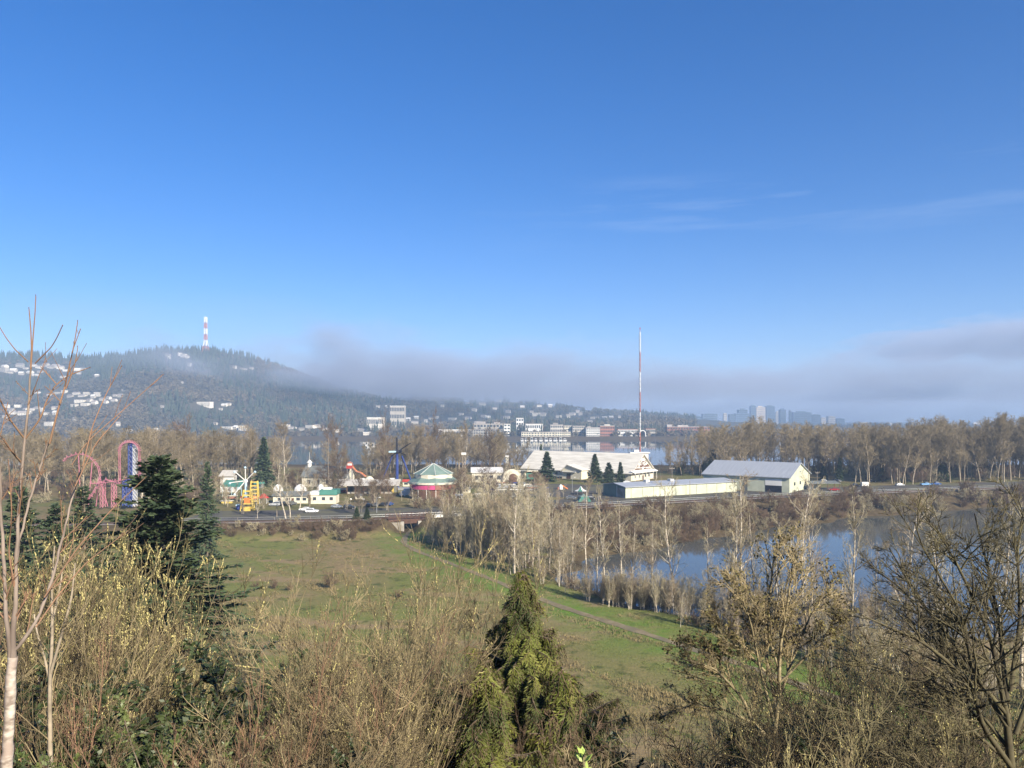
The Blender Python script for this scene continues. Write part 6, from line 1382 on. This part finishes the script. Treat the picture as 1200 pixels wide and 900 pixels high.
for i, (px, top, Y) in enumerate(((850, 830, 17), (918, 790, 22), (960, 748, 21), (1002, 738, 22), (1045, 742, 20), (1085, 752, 19), (1125, 742, 21), (1165, 748, 18), (1200, 742, 20), (1020, 790, 16), (1140, 800, 14), (905, 812, 14), (850, 820, 16), (975, 806, 13))):
    fg((WHIP[0], DKS, WHIP[1], DKS)[i % 4], (5.2, 6, 5.2, 6)[i % 4], px, top, Y, 'tangled leafless bush between the mossy tree and the dark tree', group='tangled bushes at lower right', name='tangled_bush', sxy=1.2)
# --- cedar in the middle
def cedar(seed, h, rb, n_br, fr_per):
    rng = np.random.default_rng(seed); tr, cr = Plant(), Plant()
    P0 = wander(arr((0, 0, -.4)).reshape(1, 3), arr((0, 0, 1)).reshape(1, 3), arr(h), 10, .012, .1, rng); R0 = taper(arr(.19), 10, .08); tr.tube(P0, R0, 7)
    z = h * (.04 + .95 * rng.uniform(0, 1, n_br) ** 1.15); Lb = rb * np.interp(z / h, [0, .36, .5, .63, .74, .85, 1], [1, .95, .78, .56, .35, .17, .05]) * rng.uniform(.35, 1.2, n_br); az = rng.uniform(0, 2 * np.pi, n_br); el = np.radians(rng.normal(22, 12, n_br))
    D = np.stack([np.cos(az) * np.cos(el), np.sin(az) * np.cos(el), np.sin(el)], 1); S = np.stack([0 * z, 0 * z, z], 1); Pb = wander(S, D, Lb, 6, .06, -.07, rng); Rb = taper(.010 + .009 * Lb, 6, .25); tr.tube(Pb, Rb, 4)
    bi = np.repeat(np.arange(n_br), np.maximum(6, (fr_per * Lb / rb).astype(int))); n = len(bi); t = rng.uniform(.2, 1, n) ** .75 * 6; i = np.minimum(t.astype(int), 5); fr = (t - i)[:, None]
    C = Pb[bi, i] * (1 - fr) + Pb[bi, i + 1] * fr; T = norm(Pb[bi, i + 1] - Pb[bi, i]); side = norm(np.cross(T, arr(0, 0, 1)[None]))
    D = norm(T * rng.uniform(.1, .8, n)[:, None] + side * rng.normal(0, .55, n)[:, None] + arr(0, 0, -1)[None] * rng.uniform(.5, 1.3, n)[:, None]); Lf = rng.uniform(.2, .52, n)
    # each drooping frond: a hanging stem with paired sprays
    Pf = wander(C, D, Lf, 3, .06, -.22, rng); cr.tube(Pf, np.full((n, 4), .006) * np.linspace(1, .4, 4)[None], 3, 1)
    for k in range(11):
        f = (k + .4) / 11 * 3; j = min(int(f), 2); q = f - j; C2 = Pf[:, j] * (1 - q) + Pf[:, j + 1] * q; T2 = norm(Pf[:, j + 1] - Pf[:, j]); s2 = norm(np.cross(T2, norm(rng.normal(size=(n, 3)) * .35 + T[:, :] * 1.0 + arr(0, 0, .01))))
        sg = 1 if k % 2 else -1; D2 = norm(T2 * .75 + s2 * sg * .65 + rng.normal(size=(n, 3)) * .12); Wd = norm(np.cross(D2, np.cross(T2, s2) + rng.normal(size=(n, 3)) * .3)); l = Lf * rng.uniform(.20, .40, n) * (1.15 - .05 * k); cr.leaf(C2, D2, Wd, l, l * .10, 0)
    return (tr.mesh('trunk', [M['bark_brown']]), cr.mesh('foliage', [M['cedar'], M['twig_brown']], False))
CED = cedar(600, 9.0, 3.1, 620, 130)
fg(CED, 9.0, 611, 664, 19, 'feathery yellow green cedar in the bottom middle, drooping fronds', 'tree', name='cedar_tree', sxy=1.0)
CED2 = cedar(601, 5.0, 1.6, 240, 70)
fg(CED2, 5.0, 570, 772, 15.0, 'smaller bright cedar at the left foot of the feathery cedar', 'tree', name='cedar_tree', sxy=1.1)
fg(CED2, 5.0, 660, 780, 17.5, 'dark young cedar at the right foot of the feathery cedar', 'tree', name='cedar_tree', sxy=1.0, rz=2)
fg(CED2, 5.0, 862, 845, 16, 'dark young cedar at the bottom right of the meadow', 'tree', name='cedar_tree', sxy=.9, rz=1)
DK = willow(610, 6, 8, .22, 0, 'twig_brown', 10, 7, 5, r0=.03, tw=.006, bark='bark_dark', up=.05)
fg(DK, 6, 588, 700, 16.8, 'dark leafless shrub growing through the cedar, left side', name='dark_shrub', sxy=.6)
fg(DK, 6, 652, 738, 16, 'dark leafless shrub leaning right out of the cedar', name='dark_shrub', sxy=.9, rz=2)

# --- leafy evergreen at the lower left, and the sprout
def leafy(seed, rx, ry, h, n, m, ll, stems=10):
    rng = np.random.default_rng(seed); tr, cr = Plant(), Plant(); S = np.tile(arr(0, 0, -.3), (stems, 1)) + np.concatenate([rng.normal(size=(stems, 2)) * .1, np.zeros((stems, 1))], 1)
    D = norm(np.concatenate([rng.normal(size=(stems, 2)) * .5 * [rx / 1.2, ry / 1.2], np.ones((stems, 1))], 1)); L0 = h * rng.uniform(.6, 1, stems); P0 = wander(S, D, L0, 6, .08, .02, rng); R0 = taper(np.full(stems, .022), 6, .3); tr.tube(P0, R0, 4)
    P1, R1, L1 = kids(P0, R0, L0, 16, .2, 1, 50, 14, .4, .4, .5, rng, 4, .1, .02); tr.tube(P1, np.maximum(R1, .004), 3)
    idx = rng.integers(0, len(P1), n); t = rng.uniform(.1, 1, n) * 4; i = np.minimum(t.astype(int), 3); fr = (t - i)[:, None]; C = P1[idx, i] * (1 - fr) + P1[idx, i + 1] * fr
    D = norm(rng.normal(size=(n, 3)) + arr(0, 0, .5)); W = norm(np.cross(D, rng.normal(size=(n, 3)))); l = ll * rng.uniform(.6, 1.3, n); cr.leaf(C, D, W, l, l * .27, 0)
    return (tr.mesh('trunk', [M['bark_brown']]), cr.mesh('foliage', [M[m]], False))
IV = leafy(621, 1.3, 1.2, 3.4, 15000, 'ivy', .10, 14)  # dark evergreen bushes, some added to stand for shade in the brush
for i, (px, top, Y, sx) in enumerate(((225, 802, 15, 1.4), (265, 826, 14, 1.2), (140, 790, 14, 1.4), (105, 770, 16, 1.5), (175, 770, 15, 1.4), (70, 810, 13, 1.2), (310, 846, 14, 1.2),  (70, 720, 30, 1.6), (150, 730, 30, 1.8), (205, 738, 30, 1.6), (720, 868, 16, 1.3), (820, 862, 17, 1.3), (455, 872, 11, 1.0), (960, 862, 14, 1.2), (1060, 876, 13, 1.2))):
    fg(IV, 3.4, px, top, Y, 'dark leafy bush in the brush on the slope, some added to deepen its shade', group='dark bushes deepening the shade in the brush', name='shade_bush', sxy=sx)
LF = leafy(620, 1.2, 1.0, 3.4, 9000, 'laurel', .085)
for px, top, Y, lb, sx in ((195, 800, 11, 'leafy evergreen bush with small pale green leaves at the lower left', 1.0), (232, 838, 9.5, 'low leafy evergreen bush beside the red sapling stems', .9), (40, 800, 15, 'mossy green leafy bush behind the white barked tree', 1.2)):
    fg(LF, 3.4, px, top, Y, lb, name='evergreen_bush', sxy=sx)
p = at(683, 905, 4.2); t = thing('sprout', 'fresh bright green leaf sprout at the bottom middle', 'plant', p, 0)
mb = MB(); pp = [at(686, 905, 4.2) - p, at(684, 893, 4.2) - p, at(684, 884, 4.2) - p]; mb.path([Vector((0.01, 0, -1.2))] + pp, .006, 5); mb.build('stem', M['twig_olive'], t)
sp = Plant(); rng = np.random.default_rng(2); C = []; D = []
for q, zf in ((pp[2], 1), (pp[1], .8), (pp[0], .6)):
    for k in range(7): a = rng.uniform(0, 6.28); C.append(q); D.append((math.cos(a) * .9, math.sin(a) * .9, rng.uniform(.2, 1.2)))
C, D = np.array([tuple(c) for c in C]), norm(np.array(D)); W = norm(np.cross(D, rng.normal(size=D.shape))); sp.leaf(C, D, W, rng.uniform(.04, .075, len(C)), np.full(len(C), .013)); link('leaf', sp.mesh('leaf', [M['sprout']], False), t)

# --- traced limbs: each limb gets its own depth, girth and side shoots
def limb(pts, Y, rad, K=22, dy=0.0):          # pts in picture pixels, radius in picture pixels at the ends
    q = np.array([tuple(at(px, py, Y + dy * i / max(1, len(pts) - 1))) for i, (px, py) in enumerate(pts)]); d = np.r_[0, np.cumsum(np.linalg.norm(np.diff(q, axis=0), axis=1))]
    s = np.linspace(0, d[-1], K + 1); P = np.stack([np.interp(s, d, q[:, k]) for k in range(3)], 1)
    for _ in range(2): P[1:-1] = (P[:-2] + 2 * P[1:-1] + P[2:]) / 4
    R = np.interp(np.linspace(0, 1, K + 1), np.linspace(0, 1, len(rad)), rad) * Y / FPX
    return P[None], R[None], arr(d[-1])
def cat_(Ls): return np.concatenate([l[0] for l in Ls]), np.concatenate([l[1] for l in Ls]), np.concatenate([np.atleast_1d(l[2]) for l in Ls])
Yp = 11.5; org = Vector(((58 - 600) / FPX * Yp, Yp, 0)); org.z = gz(org.x, org.y); o3 = np.array(tuple(org))
t = thing('slim_sapling', 'slim pale trunked sapling standing right of the white barked tree', 'tree', org)
tl = [limb([(59, 1020), (59, 900), (58, 800), (62, 740), (60, 690), (64, 640)], Yp, [5, 3.4, 2.8, 2.2, 1.6, .9]), limb([(59, 800), (52, 770), (44, 745), (40, 720)], Yp, [1.8, 1.5, 1.2, .8], dy=.3), limb([(59, 790), (72, 745), (84, 700), (88, 660)], Yp, [2, 1.6, 1.2, .8], dy=-.3), limb([(60, 735), (70, 690), (76, 650)], Yp, [1.5, 1.1, .7])]
tp_ = Plant()
for P, R, L_ in tl: tp_.tube(P - o3, R, 6)
link('trunk', tp_.mesh('trunk', [M['bark_tan']]), t)
rng = np.random.default_rng(33); cp = Plant(); P1, R1, L1 = kids(*cat_(tl), 12, .2, .98, 38, 10, .25, .3, .4, rng, 5, .07, .05); R1 = np.clip(R1, .004, .012); cp.tube(P1 - o3, R1, 4); P2, R2, L2 = kids(P1, R1, L1, 5, .15, 1, 36, 12, .5, .3, .6, rng, 4, .08, .05); cp.tube(P2 - o3, np.maximum(R2, .0035), 3); link('crown', cp.mesh('crown', [M['stem_tan']]), t)
Yw = 8.4; org = Vector(((8 - 600) / FPX * Yw, Yw, 0)); org.z = gz(org.x, org.y)
t = thing('white_barked_tree', 'young white barked tree with reddish upper shoots at the left edge', 'tree', org)
o3 = np.array(tuple(org))
trunkL = [limb([(6, 1010), (8, 900), (13, 800), (15, 770)], Yw, [9, 8, 7, 6.5]), limb([(15, 772), (18, 700), (20, 630), (25, 562), (30, 512), (33, 464), (36, 430)], Yw, [6.2, 4.6, 3.6, 3, 2.6, 2.1, 1.7]), limb([(12, 775), (6, 700), (3, 620), (0, 560), (-4, 500)], Yw, [4.6, 3.6, 3, 2.6, 2], dy=-.3), limb([(15, 765), (40, 735), (55, 697), (67, 655), (78, 610), (88, 570), (97, 545)], Yw, [3.6, 3.2, 2.8, 2.4, 2, 1.6, 1.2], dy=.3), limb([(19, 660), (27, 612), (37, 580), (52, 530), (58, 518)], Yw, [2.8, 2.4, 2.1, 1.9, 1.8], dy=.25)]
upL = [limb([(36, 430), (37, 408), (36, 385), (34, 362)], Yw, [1.4, 1.1, 1.0, .8]), limb([(36, 432), (39, 392), (41, 368), (42, 347)], Yw, [1.3, 1.1, .9, .8]), limb([(33, 424), (18, 410), (8, 397), (0, 384)], Yw, [1, .9, .8, .7], dy=.2), limb([(41, 426), (60, 407), (67, 395), (73, 382)], Yw, [1, .9, .8, .7], dy=-.2), limb([(58, 520), (68, 480), (76, 454), (82, 425), (87, 404), (91, 377)], Yw, [1.9, 1.6, 1.3, 1.1, .9, .7], dy=.2), limb([(77, 456), (86, 434), (90, 415), (91, 407)], Yw, [1, .9, .7, .6]), limb([(84, 414), (89, 400), (94, 387)], Yw, [.8, .7, .6]), limb([(28, 513), (12, 492), (0, 468)], Yw, [1.8, 1.4, 1.1], dy=-.2), limb([(30, 514), (48, 490), (54, 470), (64, 452), (80, 440), (104, 431)], Yw, [1.6, 1.4, 1.2, 1, .9, .7], dy=.2), limb([(66, 450), (57, 440), (49, 431)], Yw, [.9, .8, .7]), limb([(72, 472), (60, 459), (54, 454)], Yw, [.8, .7, .6]), limb([(97, 546), (108, 500), (124, 462), (142, 430)], Yw, [1.2, 1, .8, .6], dy=.3), limb([(88, 570), (112, 520), (140, 488)], Yw, [1.1, .9, .6], dy=.3), limb([(42, 735), (66, 700), (100, 660), (150, 622)], Yw, [1.4, 1.2, .9, .6], dy=.5), limb([(52, 700), (92, 640), (128, 600), (170, 560)], Yw, [1.6, 1.2, .9, .6], dy=.4), limb([(18, 690), (10, 650), (14, 600), (10, 540)], Yw, [1.4, 1.1, .9, .6], dy=-.4), limb([(33, 466), (38, 462), (45, 457)], Yw, [.6, .5, .4]), limb([(33, 462), (26, 455), (20, 448)], Yw, [.6, .5, .4]), limb([(84, 545), (100, 520), (122, 500), (145, 480), (190, 440)], Yw, [.9, .8, .7, .6, .5], dy=.5)]
tp_ = Plant()
rng = np.random.default_rng(30)
for i_, (P, R, L_) in enumerate(trunkL): tp_.tube(P - o3 + rng.normal(size=P.shape) * .004, R * rng.uniform(.9, 1.12, R.shape) * (.85 if i_ == 0 else .6), 8, 0 if i_ == 0 else 1)
link('trunk', tp_.mesh('trunk', [M['bark_white'], M['bark_pink']]), t)
cp = Plant(); rng = np.random.default_rng(31)
for P, R, L_ in upL:
    cp.tube(P - o3, R * .72, 5, 0); cp.bud(P[:, -1] - o3, P[:, -1] - P[:, -2], arr(.022), arr(.009), 0)
a_ = cat_(trunkL[1:]); P1, R1, L1 = kids(*a_, 8, .08, .95, 38, 10, .20, .3, .34, rng, 6, .05, .06); R1 = np.clip(R1, .004, .010); cp.tube(P1 - o3, R1, 4, 0)
a_ = cat_(upL[4:]); P1b, R1b, L1b = kids(*a_, 3, .2, .9, 36, 8, .3, .2, .6, rng, 4, .05, .08); R1b = np.maximum(R1b, .0032); cp.tube(P1b - o3, R1b, 3, 0)
P2, R2, L2 = kids(P1, R1, L1, 4, .15, .95, 36, 10, .45, .2, .6, rng, 4, .06, .07); R2 = np.maximum(R2, .003); cp.tube(P2 - o3, R2, 3, 0)
catkins(cp, P1 - o3, 260, rng, .012, .004, 0); catkins(cp, P2 - o3, 420, rng, .012, .004, 0)
link('crown', cp.mesh('crown', [M['twig_red']]), t)

# dark branching tree at the right
Yd = 13.0; org = Vector(((1190 - 600) / FPX * Yd, Yd, 0)); org.z = gz(org.x, org.y); o3 = np.array(tuple(org))
t = thing('dark_tree', 'dark many branched leafless tree filling the lower right corner', 'tree', org)
tl = [limb([(1195, 1040), (1192, 960), (1185, 900), (1180, 850)], Yd, [10, 9, 7.5, 6]), limb([(1186, 900), (1150, 850), (1140, 800), (1082, 752), (1012, 722)], Yd, [5, 4.4, 3.6, 2.6, 1.2], dy=-1.2), limb([(1180, 852), (1132, 772), (1076, 702), (1042, 642)], Yd, [4.6, 3.6, 2.6, 1.2], dy=.8), limb([(1182, 850), (1160, 742), (1122, 662), (1096, 616)], Yd, [4.8, 3.6, 2.6, 1.2], dy=-.6), limb([(1180, 820), (1170, 722), (1152, 642), (1142, 602)], Yd, [4.4, 3.2, 2.4, 1.2], dy=1.2), limb([(1184, 810), (1196, 720), (1192, 640), (1200, 596)], Yd, [4.2, 3.2, 2.2, 1.2], dy=.3), limb([(1186, 930), (1120, 880), (1060, 852), (1000, 842)], Yd, [3.6, 2.8, 2, 1], dy=-1.0), limb([(1178, 890), (1110, 830), (1060, 792), (1002, 772)], Yd, [3.8, 3, 2, 1], dy=.5), limb([(1190, 860), (1220, 780), (1240, 700), (1250, 630)], Yd, [5, 4, 3, 1.6], dy=.6), limb([(1184, 880), (1130, 812), (1090, 740), (1060, 690), (1024, 668)], Yd, [4, 3.2, 2.4, 1.8, 1], dy=1.4), limb([(1190, 960), (1130, 930), (1080, 905), (1030, 880)], Yd, [3.4, 2.8, 2, 1], dy=-1.6), limb([(1182, 840), (1140, 790), (1128, 720), (1080, 640), (1072, 612)], Yd, [4, 3.2, 2.4, 1.6, 1], dy=-1.2)]
tp_ = Plant()
for P, R, L_ in tl: tp_.tube(P - o3, R * .66, 6)
link('trunk', tp_.mesh('trunk', [M['bark_dark']]), t)
rng = np.random.default_rng(37); cp = Plant(); a_ = cat_(tl[1:])
P1, R1, L1 = kids(*a_, 20, .18, .98, 34, 12, .30, .35, .5, rng, 6, .09, .02); R1 = np.clip(R1, .007, .016); cp.tube(P1 - o3, R1, 4)
P2, R2, L2 = kids(P1, R1, L1, 8, .15, 1, 38, 14, .5, .3, .62, rng, 4, .11, .03); R2 = np.clip(R2, .0045, .009); cp.tube(P2 - o3, R2, 3)
P3, R3, L3 = kids(P2, R2, L2, 4, .15, 1, 40, 15, .6, .3, .7, rng, 3, .11, .03); R3 = np.full(R3.shape, .0042) * np.linspace(1.2, .8, 4)[None]; cp.tube(P3 - o3, R3, 3); catkins(cp, P3 - o3, 2500, rng, .02, .006, 0, .5)
link('crown', cp.mesh('crown', [M['bark_dark']]), t)

# mossy tree right of the meadow, two limbs reaching left with dead leaves
Ym = 20.0; org = Vector(((905 - 600) / FPX * Ym, Ym, 0)); org.z = gz(org.x, org.y); o3 = np.array(tuple(org))
t = thing('mossy_tree', 'mossy bare tree with dead leaf clumps at the right of the meadow', 'tree', org)
tl = [limb([(908, 1080), (906, 960), (905, 880), (912, 820)], Ym, [7, 6, 5, 4.4]), limb([(912, 830), (914, 760), (924, 700), (930, 650)], Ym, [4.2, 3.2, 2.2, 1.2]), limb([(910, 830), (896, 760), (902, 700), (908, 640)], Ym, [3.8, 3, 2.2, 1.2], dy=.8), limb([(908, 850), (892, 790), (880, 730), (866, 690)], Ym, [3.2, 2.6, 1.8, 1], dy=-.8), limb([(912, 820), (934, 760), (950, 720), (975, 690)], Ym, [3.2, 2.4, 1.8, 1], dy=.6), limb([(906, 870), (880, 845), (872, 820), (852, 798), (836, 782), (812, 776)], Ym, [4, 3.6, 3, 2.4, 1.8, .9], dy=-1), limb([(852, 800), (842, 782), (846, 770), (826, 758), (796, 752)], Ym, [2.4, 2, 1.6, 1.2, .8], dy=-.5), limb([(884, 848), (850, 832), (812, 826), (792, 832), (778, 840)], Ym, [2.8, 2.2, 1.8, 1.4, .8], dy=.5), limb([(910, 800), (886, 776), (868, 764), (850, 742), (834, 722)], Ym, [2.8, 2.2, 1.8, 1.2, .8], dy=-.6), limb([(914, 790), (898, 735), (880, 700), (850, 674)], Ym, [2.4, 2, 1.4, .8], dy=.3), limb([(914, 800), (944, 770), (966, 745), (990, 716)], Ym, [2.4, 2, 1.4, .8], dy=-.4)]
tp_ = Plant()
for P, R, L_ in tl: tp_.tube(P - o3, R * .62, 6)
link('trunk', tp_.mesh('trunk', [mat('bark_mossy', (.30, .25, .15), (.14, .115, .06), 5)]), t)
rng = np.random.default_rng(41); cp = Plant(); a_ = cat_(tl[1:])
P1, R1, L1 = kids(*a_, 18, .18, .98, 32, 12, .32, .3, .5, rng, 5, .09, .06); R1 = np.clip(R1, .007, .015); cp.tube(P1 - o3, R1, 4, 0)
P2, R2, L2 = kids(P1, R1, L1, 8, .15, 1, 36, 14, .5, .3, .6, rng, 4, .11, .06); R2 = np.clip(R2, .0055, .009); cp.tube(P2 - o3, R2, 3, 0)
P3, R3, L3 = kids(P2, R2, L2, 5, .15, 1, 40, 15, .6, .3, .7, rng, 3, .12, .05); R3 = np.full(R3.shape, .0052) * np.linspace(1.2, .7, 4)[None]; cp.tube(P3 - o3, R3, 3, 0)
link('crown', cp.mesh('crown', [M['stem_tan']]), t)
lp = Plant(); n = 5200; PP = P3; idx = rng.integers(0, len(PP), n); C = PP[idx, 2] - o3 + rng.normal(size=(n, 3)) * .03; D = norm(rng.normal(size=(n, 3)) + arr(0, 0, -.3)); Wv = norm(np.cross(D, rng.normal(size=(n, 3)))); l = .075 * rng.uniform(.6, 1.4, n); lp.leaf(C, D, Wv, l, l * .3, 0)
sel = C[:, 0] < -.4; link('dead_leaves', lp.mesh('dead_leaves', [M['moss_leaf']], False), t)

# ------------------------------------------------------------------ air: thin haze in one box, and the fog bank lying on the far hills
hz = MB(); hz.box(-6260, 6260, -120, 8260, -9, 396); o = hz.build('haze', [])
mh = bpy.data.materials.new('haze'); mh.use_nodes = True; N, L = mh.node_tree.nodes, mh.node_tree.links; N.clear()
ou = N.new('ShaderNodeOutputMaterial'); pv = N.new('ShaderNodeVolumePrincipled'); pv.inputs['Color'].default_value = (.48, .69, 1.0, 1); pv.inputs['Density'].default_value = HAZE_D; pv.inputs['Anisotropy'].default_value = 0.0
L.new(pv.outputs['Volume'], ou.inputs['Volume']); o.data.materials.append(mh); o['kind'] = 'stuff'
fb = MB(); fb.box(-1300, 5200, 1900, 8000, 2.5, 394); o = fb.build('fog_bank', []); o['kind'] = 'stuff'
mf = bpy.data.materials.new('fog'); mf.use_nodes = True; N, L = mf.node_tree.nodes, mf.node_tree.links; N.clear()
ou = N.new('ShaderNodeOutputMaterial'); pv = N.new('ShaderNodeVolumePrincipled'); pv.inputs['Color'].default_value = (.49, .55, .69, 1); pv.inputs['Anisotropy'].default_value = 0.0
tc = N.new('ShaderNodeTexCoord'); sx = N.new('ShaderNodeSeparateXYZ'); L.new(tc.outputs['Object'], sx.inputs['Vector'])
def MR(v, a, b, c, d, smooth=True):
    m = N.new('ShaderNodeMapRange'); m.interpolation_type = 'SMOOTHSTEP' if smooth else 'LINEAR'
    for s, q in zip(('From Min', 'From Max', 'To Min', 'To Max'), (a, b, c, d)): m.inputs[s].default_value = q
    L.new(v, m.inputs['Value']); return m.outputs['Result']
def MA(op, a, b):
    m = N.new('ShaderNodeMath'); m.operation = op
    for s, q in zip((0, 1), (a, b)):
        if isinstance(q, (int, float)): m.inputs[s].default_value = q
        else: L.new(q, m.inputs[s])
    return m.outputs[0]
def NZ(sc, det, st):
    mp = N.new('ShaderNodeMapping'); mp.inputs['Scale'].default_value = st; L.new(tc.outputs['Object'], mp.inputs['Vector']); n = N.new('ShaderNodeTexNoise'); n.inputs['Scale'].default_value = sc; n.inputs['Detail'].default_value = det; n.inputs['Roughness'].default_value = .55; L.new(mp.outputs['Vector'], n.inputs['Vector']); return n.outputs['Fac']
n1 = NZ(.0031, 5.0, (1, .6, 2.6)); n3 = NZ(.010, 4.0, (.7, .4, 2.0)); n2 = NZ(.0009, 1.0, (1, .8, 1))
X, SY, Z = sx.outputs['X'], sx.outputs['Y'], sx.outputs['Z']
zb = MA('ADD', MR(SY, 4100, 6200, 0, -130), MA('ADD', MR(X, -1000, -330, 158, 90, False), MR(X, 250, 800, 0, 22)))                         # underside: follows the hill down to the right
zt = MA('ADD', MR(X, -1100, -500, 245, 262), MA('ADD', MR(X, -300, 500, 0, -44), MR(X, 900, 1500, 0, -8)))
w1 = MA('MULTIPLY', MA('SUBTRACT', n1, .5), 150.0); w2 = MA('ADD', MA('MULTIPLY', MA('SUBTRACT', n2, .5), 100.0), MA('MULTIPLY', MA('SUBTRACT', n3, .5), 170.0))
lo = MA('ADD', MA('SUBTRACT', Z, zb), MA('MULTIPLY', w1, .25)); hi = MA('SUBTRACT', MA('ADD', zt, MA('ADD', w1, w2)), Z)
dn = MA('MULTIPLY', MR(lo, -6, 55, 0, 1), MR(hi, -20, 110, 0, 1)); dn = MA('MULTIPLY', dn, MR(X, -1180, -640, 0, 1)); dn = MA('MULTIPLY', dn, MA('ADD', MR(X, -600, 0, .8, 0), .85)); dn = MA('MULTIPLY', dn, MR(SY, 3400, 5200, 1, .6)); dn = MA('MULTIPLY', dn, MR(n1, .36, .62, .12, 1.35))
veil = MA('MULTIPLY', MA('MULTIPLY', MR(Z, 270, 320, 0, 1), MR(Z, 385, 340, 0, 1)), MA('MULTIPLY', MR(X, -150, -900, 0, .10), MR(n1, .40, .60, .1, 1)))
def sq(v, c, r): q = MA('DIVIDE', MA('SUBTRACT', v, c), r); return MA('MULTIPLY', q, q)
bd = MA('ADD', MA('ADD', sq(X, 1830.0, 560.0), sq(SY, 2800.0, 800.0)), sq(Z, 322.0, 62.0))
blob = MA('MULTIPLY', MR(MA('ADD', bd, MA('MULTIPLY', MA('SUBTRACT', n3, .5), 3.6)), .3, 1.0, 1, 0), 1.15)
dn = MA('ADD', MA('ADD', dn, veil), blob)
L.new(MA('MULTIPLY', dn, FOG_D), pv.inputs['Density']); L.new(pv.outputs['Volume'], ou.inputs['Volume']); o.data.materials.append(mf)
mf.cycles.volume_step_rate = .2
